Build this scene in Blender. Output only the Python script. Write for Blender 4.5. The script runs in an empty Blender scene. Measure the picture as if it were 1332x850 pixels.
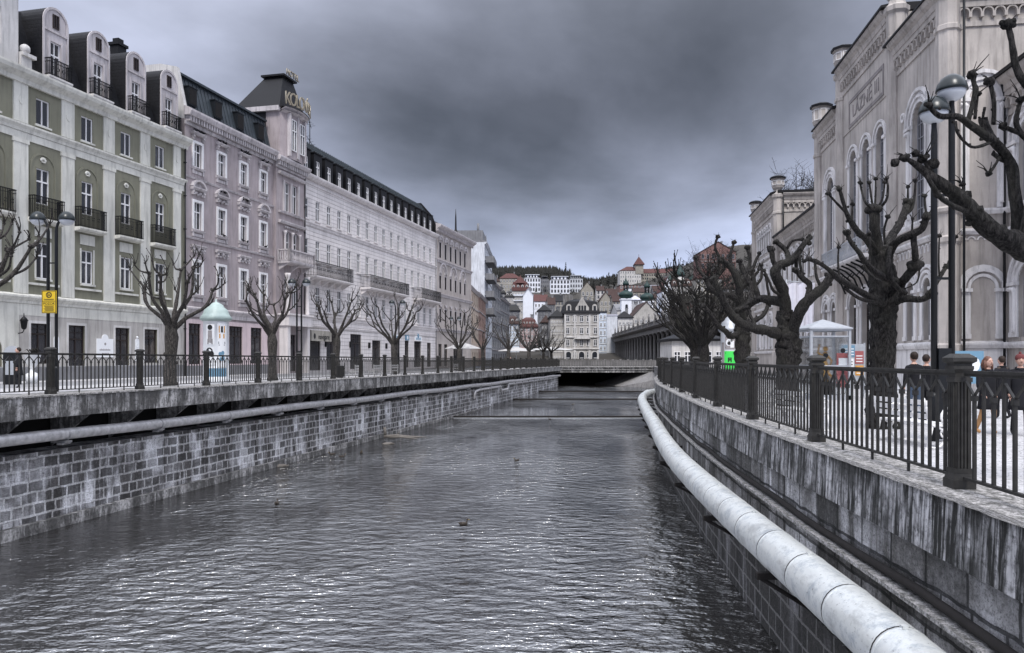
import bpy, math, random
from mathutils import Vector, Matrix, noise
random.seed(11)
SC = bpy.context.scene
COL = SC.collection
R = math.radians
H, F, CX, HY = 1.7, 1000.0, 666.0, 466.0      # eye height, focal length and principal point of the photograph

def P(px, py, Y):
    """where a feature seen at a pixel stands when its distance is Y"""
    return Vector(((px - CX) / F * Y, Y, H - (py - HY) / F * Y))

# ------------------------------------------------------------------ mesh builder
class MB:
    def __init__(s):
        s.v = []; s.f = []; s.m = []; s.uv = []; s.sm = []
    def add(s, pts, faces, m=0, smooth=False, uvs=None):
        b = len(s.v)
        s.v.extend([tuple(p) for p in pts])
        for i, f in enumerate(faces):
            s.f.append([b + k for k in f]); s.m.append(m); s.sm.append(smooth)
            s.uv.append(uvs[i] if uvs else None)
    def face(s, pts, m=0, uv=None):
        s.add(pts, [list(range(len(pts)))], m, False, [uv] if uv else None)
    def box(s, x0, x1, y0, y1, z0, z1, m=0):
        p = [(x0,y0,z0),(x1,y0,z0),(x1,y1,z0),(x0,y1,z0),(x0,y0,z1),(x1,y0,z1),(x1,y1,z1),(x0,y1,z1)]
        s.add(p, [(3,2,1,0),(4,5,6,7),(0,1,5,4),(1,2,6,5),(2,3,7,6),(3,0,4,7)], m)
    def frustum(s, cx, cy, z0, z1, a0, b0, a1, b1, m=0):
        p = [(cx+sx*a, cy+sy*b, z) for (a,b,z) in ((a0,b0,z0),(a1,b1,z1)) for sx,sy in ((-1,-1),(1,-1),(1,1),(-1,1))]
        s.add(p, [(3,2,1,0),(4,5,6,7),(0,1,5,4),(1,2,6,5),(2,3,7,6),(3,0,4,7)], m)
    def mold(s, xa, xb, prof, m=0, y=0.0):
        """profile of (outward, z) swept along x on the wall face"""
        n = len(prof)
        p = [(xa, y-o, z) for o, z in prof] + [(xb, y-o, z) for o, z in prof]
        fs = [(i, n+i, n+(i+1) % n, (i+1) % n) for i in range(n)] + [tuple(range(n)), tuple(range(2*n-1, n-1, -1))]
        s.add(p, fs, m)
    def ring(s, xc, zc, r1, r2, d, a0=0, a1=180, m=0, y=0.0, n=10, yb=None):
        """flat arch band standing d proud of the wall"""
        yb = y + 0.01 if yb is None else yb
        p = []; fs = []
        for i in range(n + 1):
            a = R(a0 + (a1 - a0) * i / n); c, sn = math.cos(a), math.sin(a)
            p += [(xc+r1*c, yb, zc+r1*sn), (xc+r1*c, y-d, zc+r1*sn), (xc+r2*c, y-d, zc+r2*sn), (xc+r2*c, yb, zc+r2*sn)]
        for i in range(n):
            k = 4*i
            fs += [(k,k+1,k+5,k+4), (k+1,k+2,k+6,k+5), (k+2,k+3,k+7,k+6)]
        fs += [(0,1,2,3), (4*n+3,4*n+2,4*n+1,4*n)]
        s.add(p, fs, m)
    def disc(s, xc, zc, r, d, m=0, a0=0, a1=360, n=12, y=0.0, sx=1.0):
        k = n if a1 - a0 >= 360 else n + 1
        p = [(xc + sx*r*math.cos(R(a0+(a1-a0)*i/n)), y-d, zc + r*math.sin(R(a0+(a1-a0)*i/n))) for i in range(k)]
        q = [(a, y+0.01, c) for a, b, c in p]
        fs = [tuple(range(k))] + [(i, (i+1) % k, k+(i+1) % k, k+i) for i in range(k)]
        s.add(p + q, fs, m)
    def tube(s, pts, rad, n=8, m=0, smooth=True, caps=True, lump=0.0):
        pts = [Vector(p) for p in pts]
        if not hasattr(rad, '__len__'): rad = [rad] * len(pts)
        ring = []; up = None
        for i, p in enumerate(pts):
            d = (pts[min(i+1, len(pts)-1)] - pts[max(i-1, 0)])
            d = d.normalized() if d.length > 1e-9 else Vector((0,0,1))
            if up is None:
                up = Vector((0,0,1)) if abs(d.z) < .9 else Vector((1,0,0))
            a = d.cross(up); a.normalize(); b = a.cross(d); up = b
            for k in range(n):
                t = 2*math.pi*k/n
                r = rad[i]
                if lump: r *= 1 + lump*(noise.noise(Vector((p.x*2.3+3*math.cos(t), p.y*2.3+3*math.sin(t), p.z*3))) + .7*noise.noise(Vector((p.x*7+5*math.cos(t), p.y*7+5*math.sin(t), p.z*8))))
                ring.append(p + a*(r*math.cos(t)) + b*(r*math.sin(t)))
        fs = []; uv = []
        L = 0
        for i in range(len(pts)-1):
            L2 = L + (pts[i+1]-pts[i]).length
            for k in range(n):
                fs.append((i*n+k, i*n+(k+1)%n, (i+1)*n+(k+1)%n, (i+1)*n+k))
                w = 2*math.pi*rad[i]/n
                uv.append([(L, k*w), (L, (k+1)*w), (L2, (k+1)*w), (L2, k*w)])
            L = L2
        if caps:
            fs.append(tuple(range(n-1, -1, -1))); fs.append(tuple(range((len(pts)-1)*n, len(pts)*n)))
            uv += [[(0,0)]*n, [(0,0)]*n]
        s.add(ring, fs, m, smooth, uv)
    def lathe(s, prof, c=(0,0,0), n=16, m=0, smooth=True, sx=1, sy=1, rot=0):
        p = []; fs = []
        for r, z in prof:
            for k in range(n):
                t = 2*math.pi*k/n + rot
                p.append((c[0]+sx*r*math.cos(t), c[1]+sy*r*math.sin(t), c[2]+z))
        for i in range(len(prof)-1):
            for k in range(n):
                fs.append((i*n+k, i*n+(k+1)%n, (i+1)*n+(k+1)%n, (i+1)*n+k))
        fs.append(tuple(range(n-1,-1,-1))); fs.append(tuple(range((len(prof)-1)*n, len(prof)*n)))
        s.add(p, fs, m, smooth)
    def blob(s, c, r, m=0, n=8, k=5, sc=(1,1,1), lump=0.0):
        prof = [(max(.001, math.sin(math.pi*i/k)), -math.cos(math.pi*i/k)) for i in range(k+1)]
        p = []; fs = []
        for q, z in prof:
            for j in range(n):
                t = 2*math.pi*j/n
                v = Vector((q*math.cos(t), q*math.sin(t), z))
                g = r*(1 + (lump*noise.noise(v*2.1 + Vector(c)*5) if lump else 0))
                p.append((c[0]+v.x*g*sc[0], c[1]+v.y*g*sc[1], c[2]+v.z*g*sc[2]))
        for i in range(k):
            for j in range(n):
                fs.append((i*n+j, i*n+(j+1)%n, (i+1)*n+(j+1)%n, (i+1)*n+j))
        s.add(p, fs, m, True)
    def sweep(s, path, side, prof, m=0, closed=True, caps=True, split=None):
        """profile of (offset towards the river, z) along a plan path"""
        n = len(prof); p = []; N = len(path)
        for i, q in enumerate(path):
            a = Vector(path[max(i-1,0)][:2]); b = Vector(path[min(i+1,N-1)][:2]); d = (b-a).normalized()
            nx, ny = d.y*side, -d.x*side
            for o, z in prof: p.append((q[0]+nx*o, q[1]+ny*o, q[2]+z))
        acc = [0]
        for i in range(N-1): acc.append(acc[-1] + (Vector(path[i+1][:2])-Vector(path[i][:2])).length)
        pl = [0]
        for i in range(n): 
            a, b = prof[i], prof[(i+1)%n]; pl.append(pl[-1] + math.hypot(b[0]-a[0], b[1]-a[1]))
        fs = []; uv = []
        for i in range(N-1):
            for k in range(n if closed else n-1):
                k2 = (k+1)%n
                vert = abs(prof[k][1]-prof[k2][1]) > abs(prof[k][0]-prof[k2][0])
                va, vb = (prof[k][1], prof[k2][1]) if vert else (pl[k], pl[k+1])
                fs.append((i*n+k, (i+1)*n+k, (i+1)*n+k2, i*n+k2))
                uv.append([(acc[i], va), (acc[i+1], va), (acc[i+1], vb), (acc[i], vb)])
        if caps and closed:
            fs += [tuple(range(n)), tuple(range((N-1)*n, N*n))]; uv += [[(0,0)]*n]*2
        s.add(p, fs, m, False, uv)
    def build(s, name, mats, parent=None, off=None, loc=None, rz=0):
        me = bpy.data.meshes.new(name)
        vv = s.v
        if off is not None: vv = [(a-off[0], b-off[1], c-off[2]) for a, b, c in vv]
        me.from_pydata(vv, [], s.f)
        if not isinstance(mats, (list, tuple)): mats = [mats]
        for mt in mats: me.materials.append(mt)
        me.polygons.foreach_set('material_index', s.m)
        me.polygons.foreach_set('use_smooth', s.sm)
        ul = me.uv_layers.new(name='UVMap'); flat = []
        for fi, f in enumerate(s.f):
            u = s.uv[fi]
            if u is None:
                a, b, c = Vector(vv[f[0]]), Vector(vv[f[1]]), Vector(vv[f[2]])
                nn = (b-a).cross(c-a)
                if abs(nn.z) >= max(abs(nn.x), abs(nn.y)): u = [(vv[k][0], vv[k][1]) for k in f]
                elif abs(nn.y) >= abs(nn.x): u = [(vv[k][0], vv[k][2]) for k in f]
                else: u = [(vv[k][1], vv[k][2]) for k in f]
            for q in u: flat += [q[0], q[1]]
        ul.data.foreach_set('uv', flat)
        me.update()
        o = bpy.data.objects.new(name, me); COL.objects.link(o)
        if parent is not None: o.parent = parent
        if loc is not None: o.location = loc
        o.rotation_euler.z = rz
        return o

def tag(o, label=None, cat=None, group=None, kind=None):
    if label: o['label'] = label
    if cat: o['category'] = cat
    if group: o['group'] = group
    if kind: o['kind'] = kind
    return o
def thing(name, label, cat, loc=(0,0,0), rz=0, group=None):
    o = bpy.data.objects.new(name, None); COL.objects.link(o)
    o.empty_display_size = .3
    o.location = loc; o.rotation_euler.z = rz
    return tag(o, label, cat, group)
def inst(src, parent=None, loc=None, rz=None):
    c = src.copy(); COL.objects.link(c)
    c.parent = parent
    if loc is not None: c.location = loc
    if rz is not None: c.rotation_euler.z = rz
    return c
def copy_tree(o, parent=None):
    c = inst(o, parent)
    for ch in list(o.children): copy_tree(ch, c)
    return c
def text_mesh(name, txt, size, mat, parent, loc, rot, depth=.02, align='CENTER', sx=1.0):
    cu = bpy.data.curves.new(name, 'FONT'); cu.body = txt; cu.size = size; cu.extrude = depth
    cu.align_x = align; cu.align_y = 'CENTER'
    t = bpy.data.objects.new(name, cu); COL.objects.link(t)
    me = bpy.data.meshes.new_from_object(t.evaluated_get(bpy.context.evaluated_depsgraph_get()))
    bpy.data.objects.remove(t); bpy.data.curves.remove(cu)
    me.materials.clear(); me.materials.append(mat); me.name = name
    o = bpy.data.objects.new(name, me); COL.objects.link(o)
    o.parent = parent; o.location = loc; o.rotation_euler = rot; o.scale = (sx, 1, 1)
    return o

# ------------------------------------------------------------------ materials
class NT:
    def __init__(s, name):
        s.mat = bpy.data.materials.new(name); s.mat.use_nodes = True
        s.t = s.mat.node_tree; s.b = s.t.nodes['Principled BSDF']
    def n(s, typ, **kw):
        nd = s.t.nodes.new(typ)
        for k, v in kw.items(): setattr(nd, k, v)
        return nd
    def l(s, a, b): s.t.links.new(a, b)
    def coord(s, scale=(1,1,1), uv=False, loc=(0,0,0)):
        tc = s.n('ShaderNodeTexCoord'); mp = s.n('ShaderNodeMapping')
        mp.inputs['Scale'].default_value = scale; mp.inputs['Location'].default_value = loc
        s.l(tc.outputs['UV' if uv else 'Object'], mp.inputs['Vector']); return mp.outputs['Vector']
    def noise(s, scale, detail=4, vec=None, rough=.55):
        nd = s.n('ShaderNodeTexNoise'); nd.inputs['Scale'].default_value = scale
        nd.inputs['Detail'].default_value = detail; nd.inputs['Roughness'].default_value = rough
        if vec is not None: s.l(vec, nd.inputs['Vector'])
        return nd.outputs['Fac']
    def ramp(s, fac, stops):
        r = s.n('ShaderNodeValToRGB'); e = r.color_ramp.elements
        while len(e) < len(stops): e.new(.5)
        for i, (p, c) in enumerate(stops):
            e[i].position = p
            e[i].color = (c, c, c, 1) if not hasattr(c, '__len__') else (*c, 1)
        s.l(fac, r.inputs['Fac']); return r.outputs['Color']
    def mix(s, fac, a, b, mode='MIX'):
        m = s.n('ShaderNodeMix', data_type='RGBA', blend_type=mode)
        for sock, v in ((m.inputs[0], fac), (m.inputs[6], a), (m.inputs[7], b)):
            if isinstance(v, (int, float)): sock.default_value = v
            elif hasattr(v, '__len__'): sock.default_value = (*v[:3], 1)
            else: s.l(v, sock)
        return m.outputs[2]
    def bump(s, h, strength=.3, dist=.02, prev=None):
        b = s.n('ShaderNodeBump'); b.inputs['Strength'].default_value = strength; b.inputs['Distance'].default_value = dist
        s.l(h, b.inputs['Height'])
        if prev is not None: s.l(prev, b.inputs['Normal'])
        s.l(b.outputs['Normal'], s.b.inputs['Normal']); return b.outputs['Normal']
    def fin(s, col=None, rough=.8, metal=0.0, spec=None):
        if col is not None:
            if hasattr(col, '__len__'): s.b.inputs['Base Color'].default_value = (*col[:3], 1)
            else: s.l(col, s.b.inputs['Base Color'])
        if isinstance(rough, (int, float)): s.b.inputs['Roughness'].default_value = rough
        else: s.l(rough, s.b.inputs['Roughness'])
        s.b.inputs['Metallic'].default_value = metal
        if spec is not None: s.b.inputs['Specular IOR Level'].default_value = spec
        return s.mat

def sc(c, k): return tuple(min(1, x*k) for x in c)
def plaster(name, col, dirt=.5, streak=.5, courses=0.0, rough=.85):
    t = NT(name)
    v1 = t.coord(); v2 = t.coord((2.2, 2.2, .22))
    big = t.noise(.45, 5, v1); st = t.noise(1.6, 5, v2, .65); fine = t.noise(14, 6, v1, .7)
    c = t.mix(t.ramp(big, [(.35, 0), (.7, min(1, dirt*1.4))]), col, sc(col, .62))
    c = t.mix(t.ramp(st, [(.47, 0), (.68, min(1, streak*1.15))]), c, sc(col, .36))
    c = t.mix(t.ramp(fine, [(.42, .12), (.6, 0)]), c, sc(col, .5))
    nb = t.bump(fine, .25, .01)
    if courses:
        # grooved render: horizontal joints
        tc = t.n('ShaderNodeTexCoord'); sp = t.n('ShaderNodeSeparateXYZ'); t.l(tc.outputs['Object'], sp.inputs[0])
        m1 = t.n('ShaderNodeMath', operation='DIVIDE'); t.l(sp.outputs['Z'], m1.inputs[0]); m1.inputs[1].default_value = courses
        m2 = t.n('ShaderNodeMath', operation='FRACT'); t.l(m1.outputs[0], m2.inputs[0])
        g = t.ramp(m2.outputs[0], [(0, 0), (.05, 0), (.11, 1), (1, 1)])
        t.bump(g, .9, .04, nb)
        c = t.mix(t.ramp(m2.outputs[0], [(0, .6), (.05, .6), (.1, 0), (1, 0)]), c, sc(col, .4))
    return t.fin(c, rough)
def plain(name, col, rough=.6, metal=0.0, var=.3, scale=6, bump=.15, spec=None):
    if spec is None and max(col) < .12: spec = .22
    t = NT(name); v = t.coord(); f = t.noise(scale, 5, v, .65)
    c = t.mix(t.ramp(f, [(.35, 0), (.7, var)]), col, sc(col, .45))
    if bump: t.bump(f, bump, .01)
    return t.fin(c, rough, metal, spec)
def glass_dark(name, col=(.012,.013,.017), light=(.22,.22,.24)):
    """window pane with a curtain behind it, a little different in each window"""
    t = NT(name); oi = t.n('ShaderNodeObjectInfo'); v = t.coord((5, 5, .6))
    f = t.noise(2.5, 3, v, .6)
    fold = t.mix(t.ramp(f, [(.4, 0), (.65, .8)]), sc(light, .25), light)
    k = t.ramp(oi.outputs['Random'], [(0, 0), (.55, .03), (.8, .35), (1, .8)])
    gx = t.noise(1.1, 2, t.coord((1, 1, .8)), .4)
    k2 = t.mix(t.ramp(gx, [(.42, 0), (.56, 1)]), (0, 0, 0), k)
    c = t.mix(k2, col, fold)
    t.b.inputs['Coat Weight'].default_value = .55; t.b.inputs['Coat Roughness'].default_value = .03
    return t.fin(c, .25, 0, .6)
def roofmat(name, col, rough=.5, metal=0.0, seam=0.0, tile=0.0):
    t = NT(name); v = t.coord(); f = t.noise(1.2, 6, v, .7); g = t.noise(11, 4, v, .7)
    c = t.mix(t.ramp(f, [(.35, 0), (.7, .6)]), col, sc(col, .5))
    c = t.mix(t.ramp(g, [(.4, .5), (.62, 0)]), c, sc(col, .5))
    nb = t.bump(g, .3, .015)
    if tile:
        b = t.n('ShaderNodeTexBrick'); t.l(t.coord((1,1,1), True), b.inputs['Vector'])
        b.inputs['Scale'].default_value = 1; b.inputs['Brick Width'].default_value = tile; b.inputs['Row Height'].default_value = tile*.7
        b.inputs['Mortar Size'].default_value = tile*.06
        b.inputs['Color1'].default_value = (*c_(col, 1.2), 1); b.inputs['Color2'].default_value = (*c_(col, .7), 1); b.inputs['Mortar'].default_value = (*c_(col, .3), 1)
        c = t.mix(.6, c, b.outputs['Color']); inv = t.n('ShaderNodeMath', operation='SUBTRACT'); inv.inputs[0].default_value = 1
        t.l(b.outputs['Fac'], inv.inputs[1]); t.bump(inv.outputs[0], .5, .02, nb)
    return t.fin(c, rough, metal, .25 if max(col) < .2 else .4)
def c_(c, k): return tuple(min(1, x*k) for x in c)

def masonry(name, bw, bh, stone, mortar, white, wamt=.5, mort=.05, streaky=True, wlow=.5):
    t = NT(name); uv = t.coord((1,1,1), True)
    # the joints wander a little, as hand-laid stone does
    wob = t.n('ShaderNodeTexNoise'); wob.inputs['Scale'].default_value = 2.2; wob.inputs['Detail'].default_value = 3; t.l(uv, wob.inputs['Vector'])
    sub = t.n('ShaderNodeVectorMath', operation='SUBTRACT'); t.l(wob.outputs['Color'], sub.inputs[0]); sub.inputs[1].default_value = (.5,.5,.5)
    scl = t.n('ShaderNodeVectorMath', operation='SCALE'); t.l(sub.outputs[0], scl.inputs[0]); scl.inputs['Scale'].default_value = .10
    add = t.n('ShaderNodeVectorMath', operation='ADD'); t.l(uv, add.inputs[0]); t.l(scl.outputs[0], add.inputs[1])
    b = t.n('ShaderNodeTexBrick'); t.l(add.outputs[0], b.inputs['Vector']); b.inputs['Scale'].default_value = 1
    b.offset_frequency = 2; b.offset = .42; b.squash = .7; b.squash_frequency = 3
    b.inputs['Brick Width'].default_value = bw; b.inputs['Row Height'].default_value = bh
    b.inputs['Mortar Size'].default_value = mort; b.inputs['Mortar Smooth'].default_value = .35; b.inputs['Bias'].default_value = -.1
    b.inputs['Color1'].default_value = (*sc(stone, 1.5), 1); b.inputs['Color2'].default_value = (*sc(stone, .45), 1); b.inputs['Mortar'].default_value = (*mortar, 1)
    g = t.noise(9, 8, uv, .75); big = t.noise(.55, 4, uv, .6)
    c = t.mix(t.ramp(g, [(.32, .85), (.62, 0)]), b.outputs['Color'], sc(stone, .18))
    c = t.mix(t.ramp(g, [(.55, 0), (.72, .6)]), c, sc(stone, 2.6))
    b2 = t.n('ShaderNodeTexBrick'); t.l(add.outputs[0], b2.inputs['Vector']); b2.inputs['Scale'].default_value = 1
    b2.offset_frequency = 2; b2.offset = .42; b2.squash = .7; b2.squash_frequency = 3
    b2.inputs['Brick Width'].default_value = bw; b2.inputs['Row Height'].default_value = bh; b2.inputs['Mortar Size'].default_value = mort; b2.inputs['Mortar Smooth'].default_value = .3
    b2.inputs['Color1'].default_value = (1,1,1,1); b2.inputs['Color2'].default_value = (0,0,0,1); b2.inputs['Mortar'].default_value = (.6,.6,.6,1)
    # limestone run-off: vertical tongues
    v2 = t.coord((1.5, .2, 1), True, (3.7, 0, 0)); s1 = t.noise(1.15, 6, v2, .7)
    v3 = t.coord((.9, .9, 1), True, (9, 2, 0)); s2 = t.noise(.5, 4, v3, .6)
    mul = t.n('ShaderNodeMath', operation='MULTIPLY')
    t.l(t.ramp(s1, [(wlow, 0), (wlow+.13, 1)]), mul.inputs[0]); t.l(t.ramp(s2, [(.4, 0.1), (.6, 1)]), mul.inputs[1])
    mulb = t.n('ShaderNodeMath', operation='MULTIPLY'); t.l(mul.outputs[0], mulb.inputs[0]); t.l(t.ramp(b2.outputs['Color'], [(.2, .25), (.6, 1)]), mulb.inputs[1])
    mul2 = t.n('ShaderNodeMath', operation='MULTIPLY'); t.l(mulb.outputs[0], mul2.inputs[0]); t.l(t.ramp(g, [(.3, .25), (.5, 1)]), mul2.inputs[1])
    mul3 = t.n('ShaderNodeMath', operation='MULTIPLY'); t.l(mul2.outputs[0], mul3.inputs[0]); mul3.inputs[1].default_value = wamt
    c = t.mix(mul3.outputs[0], c, white)
    c = t.mix(t.ramp(big, [(.3, .55), (.46, 0)]), c, sc(stone, .3))
    if mort < .04: c = t.mix(t.ramp(b.outputs['Fac'], [(.3, 0), (.9, .8)]), c, mortar)
    g3 = t.noise(26, 6, uv, .8); c = t.mix(t.ramp(g3, [(.36, .85), (.50, 0)]), c, sc(stone, .15)); c = t.mix(t.ramp(g3, [(.60, 0), (.72, .4)]), c, white)
    nb = t.bump(g, .9, .06)
    inv = t.n('ShaderNodeMath', operation='SUBTRACT'); inv.inputs[0].default_value = 1; t.l(b.outputs['Fac'], inv.inputs[1])
    t.bump(inv.outputs[0], .7, .05, nb)
    return t.fin(c, .85)
def streaked_concrete(name, col, dark, fx=7, amt=.9):
    t = NT(name); uv = t.coord((1,1,1), True); v2 = t.coord((fx, 1.0, 1), True)
    sa = t.noise(1.0, 8, v2, .72); sb = t.noise(.55, 6, t.coord((fx*.7, .5, 1), True, (4, 1, 0)), .7)
    ad = t.n('ShaderNodeMath', operation='MULTIPLY_ADD'); t.l(sa, ad.inputs[0]); ad.inputs[1].default_value = .55
    m5 = t.n('ShaderNodeMath', operation='MULTIPLY'); t.l(sb, m5.inputs[0]); m5.inputs[1].default_value = .45; t.l(m5.outputs[0], ad.inputs[2]); s = ad.outputs[0]
    g = t.noise(9, 8, uv, .75); b = t.noise(.8, 4, uv, .65)
    c = t.mix(t.ramp(s, [(.46, amt), (.56, 0)]), col, dark)
    c = t.mix(t.ramp(b, [(.40, .85), (.55, 0)]), c, sc(dark, 1.6))
    c = t.mix(t.ramp(g, [(.34, .9), (.52, 0)]), c, sc(dark, .5))
    t.bump(g, .6, .03)
    return t.fin(c, .9)

M = {}
M['green'] = plaster('olive_green_render', (.215,.21,.155), .5, .3)
M['white'] = plaster('white_painted_render', (.80,.79,.79), .3, .25)
M['creamw'] = plaster('ivory_painted_render', (.67,.66,.60), .5, .5)
M['offwhite'] = plaster('stone_white_render', (.64,.62,.60), .5, .5)
M['pink'] = plaster('dusty_pink_render', (.40,.345,.35), .55, .45)
M['pinkpale'] = plaster('pale_pink_panel_render', (.66,.54,.55), .4, .3)
M['pinktrim'] = plaster('greyed_stucco_ornament', (.56,.52,.525), .6, .6)
M['whitegr'] = plaster('white_grooved_render', (.76,.715,.70), .4, .4, courses=.42)
M['whitesm'] = plaster('white_smooth_render', (.70,.66,.65), .4, .35)
M['beige'] = plaster('ornate_beige_render', (.46,.41,.38), .6, .6)
M['laz'] = plaster('bath_house_beige_render', (.50,.455,.42), .7, .6)
M['lazw'] = plaster('bath_house_white_stone', (.78,.755,.75), .5, .6)
M['lazg'] = plaster('bath_house_grey_band', (.26,.235,.23), .5, .5)
M['peach'] = plaster('peach_render', (.56,.45,.36), .5, .4)
M['brown'] = plaster('terracotta_render', (.33,.215,.175), .5, .5)
M['deco'] = plaster('cold_white_render', (.66,.68,.72), .5, .5)
M['greyr'] = plaster('grey_render', (.22,.22,.23), .6, .6)
M['cream'] = plaster('cream_render', (.50,.475,.445), .6, .6)
M['cream2'] = plaster('yellowish_render', (.36,.335,.29), .6, .6)
M['blue'] = plaster('pale_blue_white_render', (.62,.68,.76), .4, .4)
M['purewhite'] = plaster('clean_white_render', (.80,.82,.88), .15, .15)
M['rose'] = plaster('rose_render', (.52,.38,.37), .5, .4)
M['brick'] = plaster('red_brick_wall', (.24,.135,.12), .6, .5)
M['stonedk'] = plaster('weathered_colonnade_stone', (.22,.21,.205), .7, .8)
M['frame'] = plain('white_window_paint', (.75,.74,.74), .4, var=.15)
M['darkframe'] = plain('dark_brown_shop_joinery', (.03,.022,.02), .4, var=.3)
M['greyframe'] = plain('grey_window_paint', (.26,.26,.28), .5, var=.2)
M['pane'] = glass_dark('window_glass')
M['shop'] = glass_dark('shop_window_glass', (.025,.025,.03), (.22,.19,.17))
M['iron'] = plain('black_wrought_iron', (.010,.010,.011), .5, 0, var=.5)
M['rail'] = plain('grey_green_railing_paint', (.045,.043,.040), .45, 0, var=.85, scale=9, bump=.4)
M['pole'] = plain('anthracite_lamp_post', (.012,.013,.015), .4, 0, var=.4)
M['globe'] = plain('milky_lamp_bowl', (.50,.52,.55), .25, var=.15)
M['lampcap'] = plain('green_grey_lamp_cap', (.010,.015,.016), .28, .0, var=.3, scale=3, spec=.35)
M['slate'] = roofmat('slate_shingles', (.014,.014,.017), .7, tile=.32)
M['metalroof'] = roofmat('standing_seam_metal', (.014,.017,.021), .5, 0)
M['metalroof2'] = roofmat('light_zinc_roof', (.045,.056,.066), .45, 0)
M['blackroof'] = roofmat('black_sheet_metal', (.007,.007,.009), .55, 0)
M['redroof'] = roofmat('red_clay_tiles', (.105,.047,.043), .8, tile=.5)
M['brownroof'] = roofmat('brown_tiles', (.060,.036,.032), .8, tile=.5)
M['domegreen'] = roofmat('patinated_copper', (.025,.052,.048), .5, 0)
M['bark'] = None
def bark(name, a, b):
    t = NT(name); v = t.coord((6,6,2.0)); v1 = t.coord(); f = t.noise(4, 9, v, .8); g = t.noise(1.3, 4, v1)
    c = t.mix(t.ramp(f, [(.44, 0), (.6, 1)]), b, a); c = t.mix(t.ramp(g, [(.45, 0), (.65, .5)]), c, (.045,.044,.036))
    t.bump(f, 1.0, .08); return t.fin(c, .9, 0, .2)
M['bark'] = bark('plane_tree_bark', (.060,.055,.053), (.004,.0036,.0036))
M['barkl'] = bark('young_grey_bark', (.12,.108,.10), (.018,.016,.015))
M['twig'] = bark('dark_twigs', (.040,.035,.034), (.010,.009,.009))
M['wall_l'] = masonry('left_quay_masonry', .62, .36, (.085,.08,.08), (.58,.57,.57), (.90,.90,.94), 1.0, .045, True, .42)
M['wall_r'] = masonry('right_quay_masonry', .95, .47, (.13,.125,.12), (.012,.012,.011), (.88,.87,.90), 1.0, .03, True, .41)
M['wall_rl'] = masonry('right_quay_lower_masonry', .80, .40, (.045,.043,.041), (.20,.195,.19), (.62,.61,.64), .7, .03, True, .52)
M['cop_l'] = streaked_concrete('left_quay_beam_concrete', (.46,.45,.45), (.04,.039,.038), 5)
M['cop_r'] = streaked_concrete('right_quay_beam_concrete', (.56,.55,.56), (.010,.010,.009), 13, 1.0)
def coptop():
    t = NT('lichened_coping_top'); uv = t.coord((1,1,1), True); g = t.noise(7, 8, uv, .8); h = t.noise(30, 4, uv, .7)
    c = t.mix(t.ramp(g, [(.42, 0), (.58, 1)]), (.09,.088,.08), (.52,.50,.49)); c = t.mix(t.ramp(h, [(.4, .7), (.55, 0)]), c, (.05,.05,.045))
    t.bump(g, .7, .03); return t.fin(c, .9)
M['coptop'] = coptop()
def cobble(name, col, dark):
    t = NT(name); uv = t.coord((1,1,1)); vo = t.n('ShaderNodeTexVoronoi', feature='DISTANCE_TO_EDGE'); vo.inputs['Scale'].default_value = 8; t.l(uv, vo.inputs['Vector'])
    g = t.noise(.6, 6, uv, .7); h = t.noise(9, 5, uv, .7)
    c = t.mix(t.ramp(g, [(.35, .7), (.65, 0)]), col, sc(col, .55)); c = t.mix(t.ramp(vo.outputs['Distance'], [(0, .9), (.09, 0)]), c, dark)
    c = t.mix(t.ramp(h, [(.35, .5), (.55, 0)]), c, sc(col, .5))
    t.bump(vo.outputs['Distance'], .5, .03); return t.fin(c, .7)
M['cobble'] = cobble('pale_granite_setts', (.56,.55,.56), (.16,.16,.16))
M['asphalt'] = plain('grey_street_paving', (.26,.26,.27), .8, var=.5, scale=2)
def pipe_mat():
    t = NT('weathered_aluminium_cladding'); v = t.coord((1,1,1), True); f = t.noise(2.6, 8, v, .75); g = t.noise(16, 6, v, .75); s = t.noise(1, 3, t.coord((.5, 3, 1), True))
    c = t.mix(t.ramp(f, [(.5, 0), (.64, .75)]), (.66,.68,.67), (.30,.34,.38)); c = t.mix(t.ramp(g, [(.33, .9), (.41, 0)]), c, (.07,.07,.07))
    w5 = t.noise(1.1, 6, t.coord((.8, 1.6, 1), True, (2, 7, 0)), .7); c = t.mix(t.ramp(w5, [(.52, 0), (.62, .55)]), c, (.30,.31,.31)); c = t.mix(t.ramp(s, [(.55, 0), (.75, .4)]), c, (.36,.37,.36))
    t.bump(g, .25, .01); r = t.ramp(f, [(.3, .28), (.7, .5)]); return t.fin(c, r, .35)
M['pipe'] = pipe_mat()
M['pipeold'] = plain('old_grey_pipe_lagging', (.52,.51,.52), .45, .3, var=.8, scale=5, bump=.3)
M['steel'] = plain('galvanised_bracket', (.30,.30,.31), .5, .6, var=.6)
M['rust'] = plain('dark_rusty_steel', (.028,.025,.024), .8, .2, var=.6)
M['dark'] = plain('near_black_and_shade', (.012,.011,.011), .8)  # near black; in the quay recess and under the bridge it stands for shade
M['bench'] = plain('white_bench_paint', (.78,.77,.76), .4, var=.25)
M['kiosk'] = plain('grey_painted_steel', (.42,.44,.47), .4, .2, var=.3)
M['gold'] = plain('gilded_bronze', (.55,.33,.12), .35, .5, var=.6)
M['tealcap'] = plain('pale_teal_paint', (.38,.47,.44), .45, var=.3)
M['poster'] = plain('white_poster_paper', (.78,.80,.82), .5, var=.08, scale=2)
M['ink'] = plain('black_print', (.02,.02,.022), .6, var=.1)
M['printgrey'] = plain('grey_print', (.30,.28,.28), .6, var=.3)
M['orange'] = plain('orange_print', (.62,.30,.05), .6, var=.2)
M['blueprint'] = plain('blue_print', (.14,.27,.38), .5, var=.2)
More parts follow.
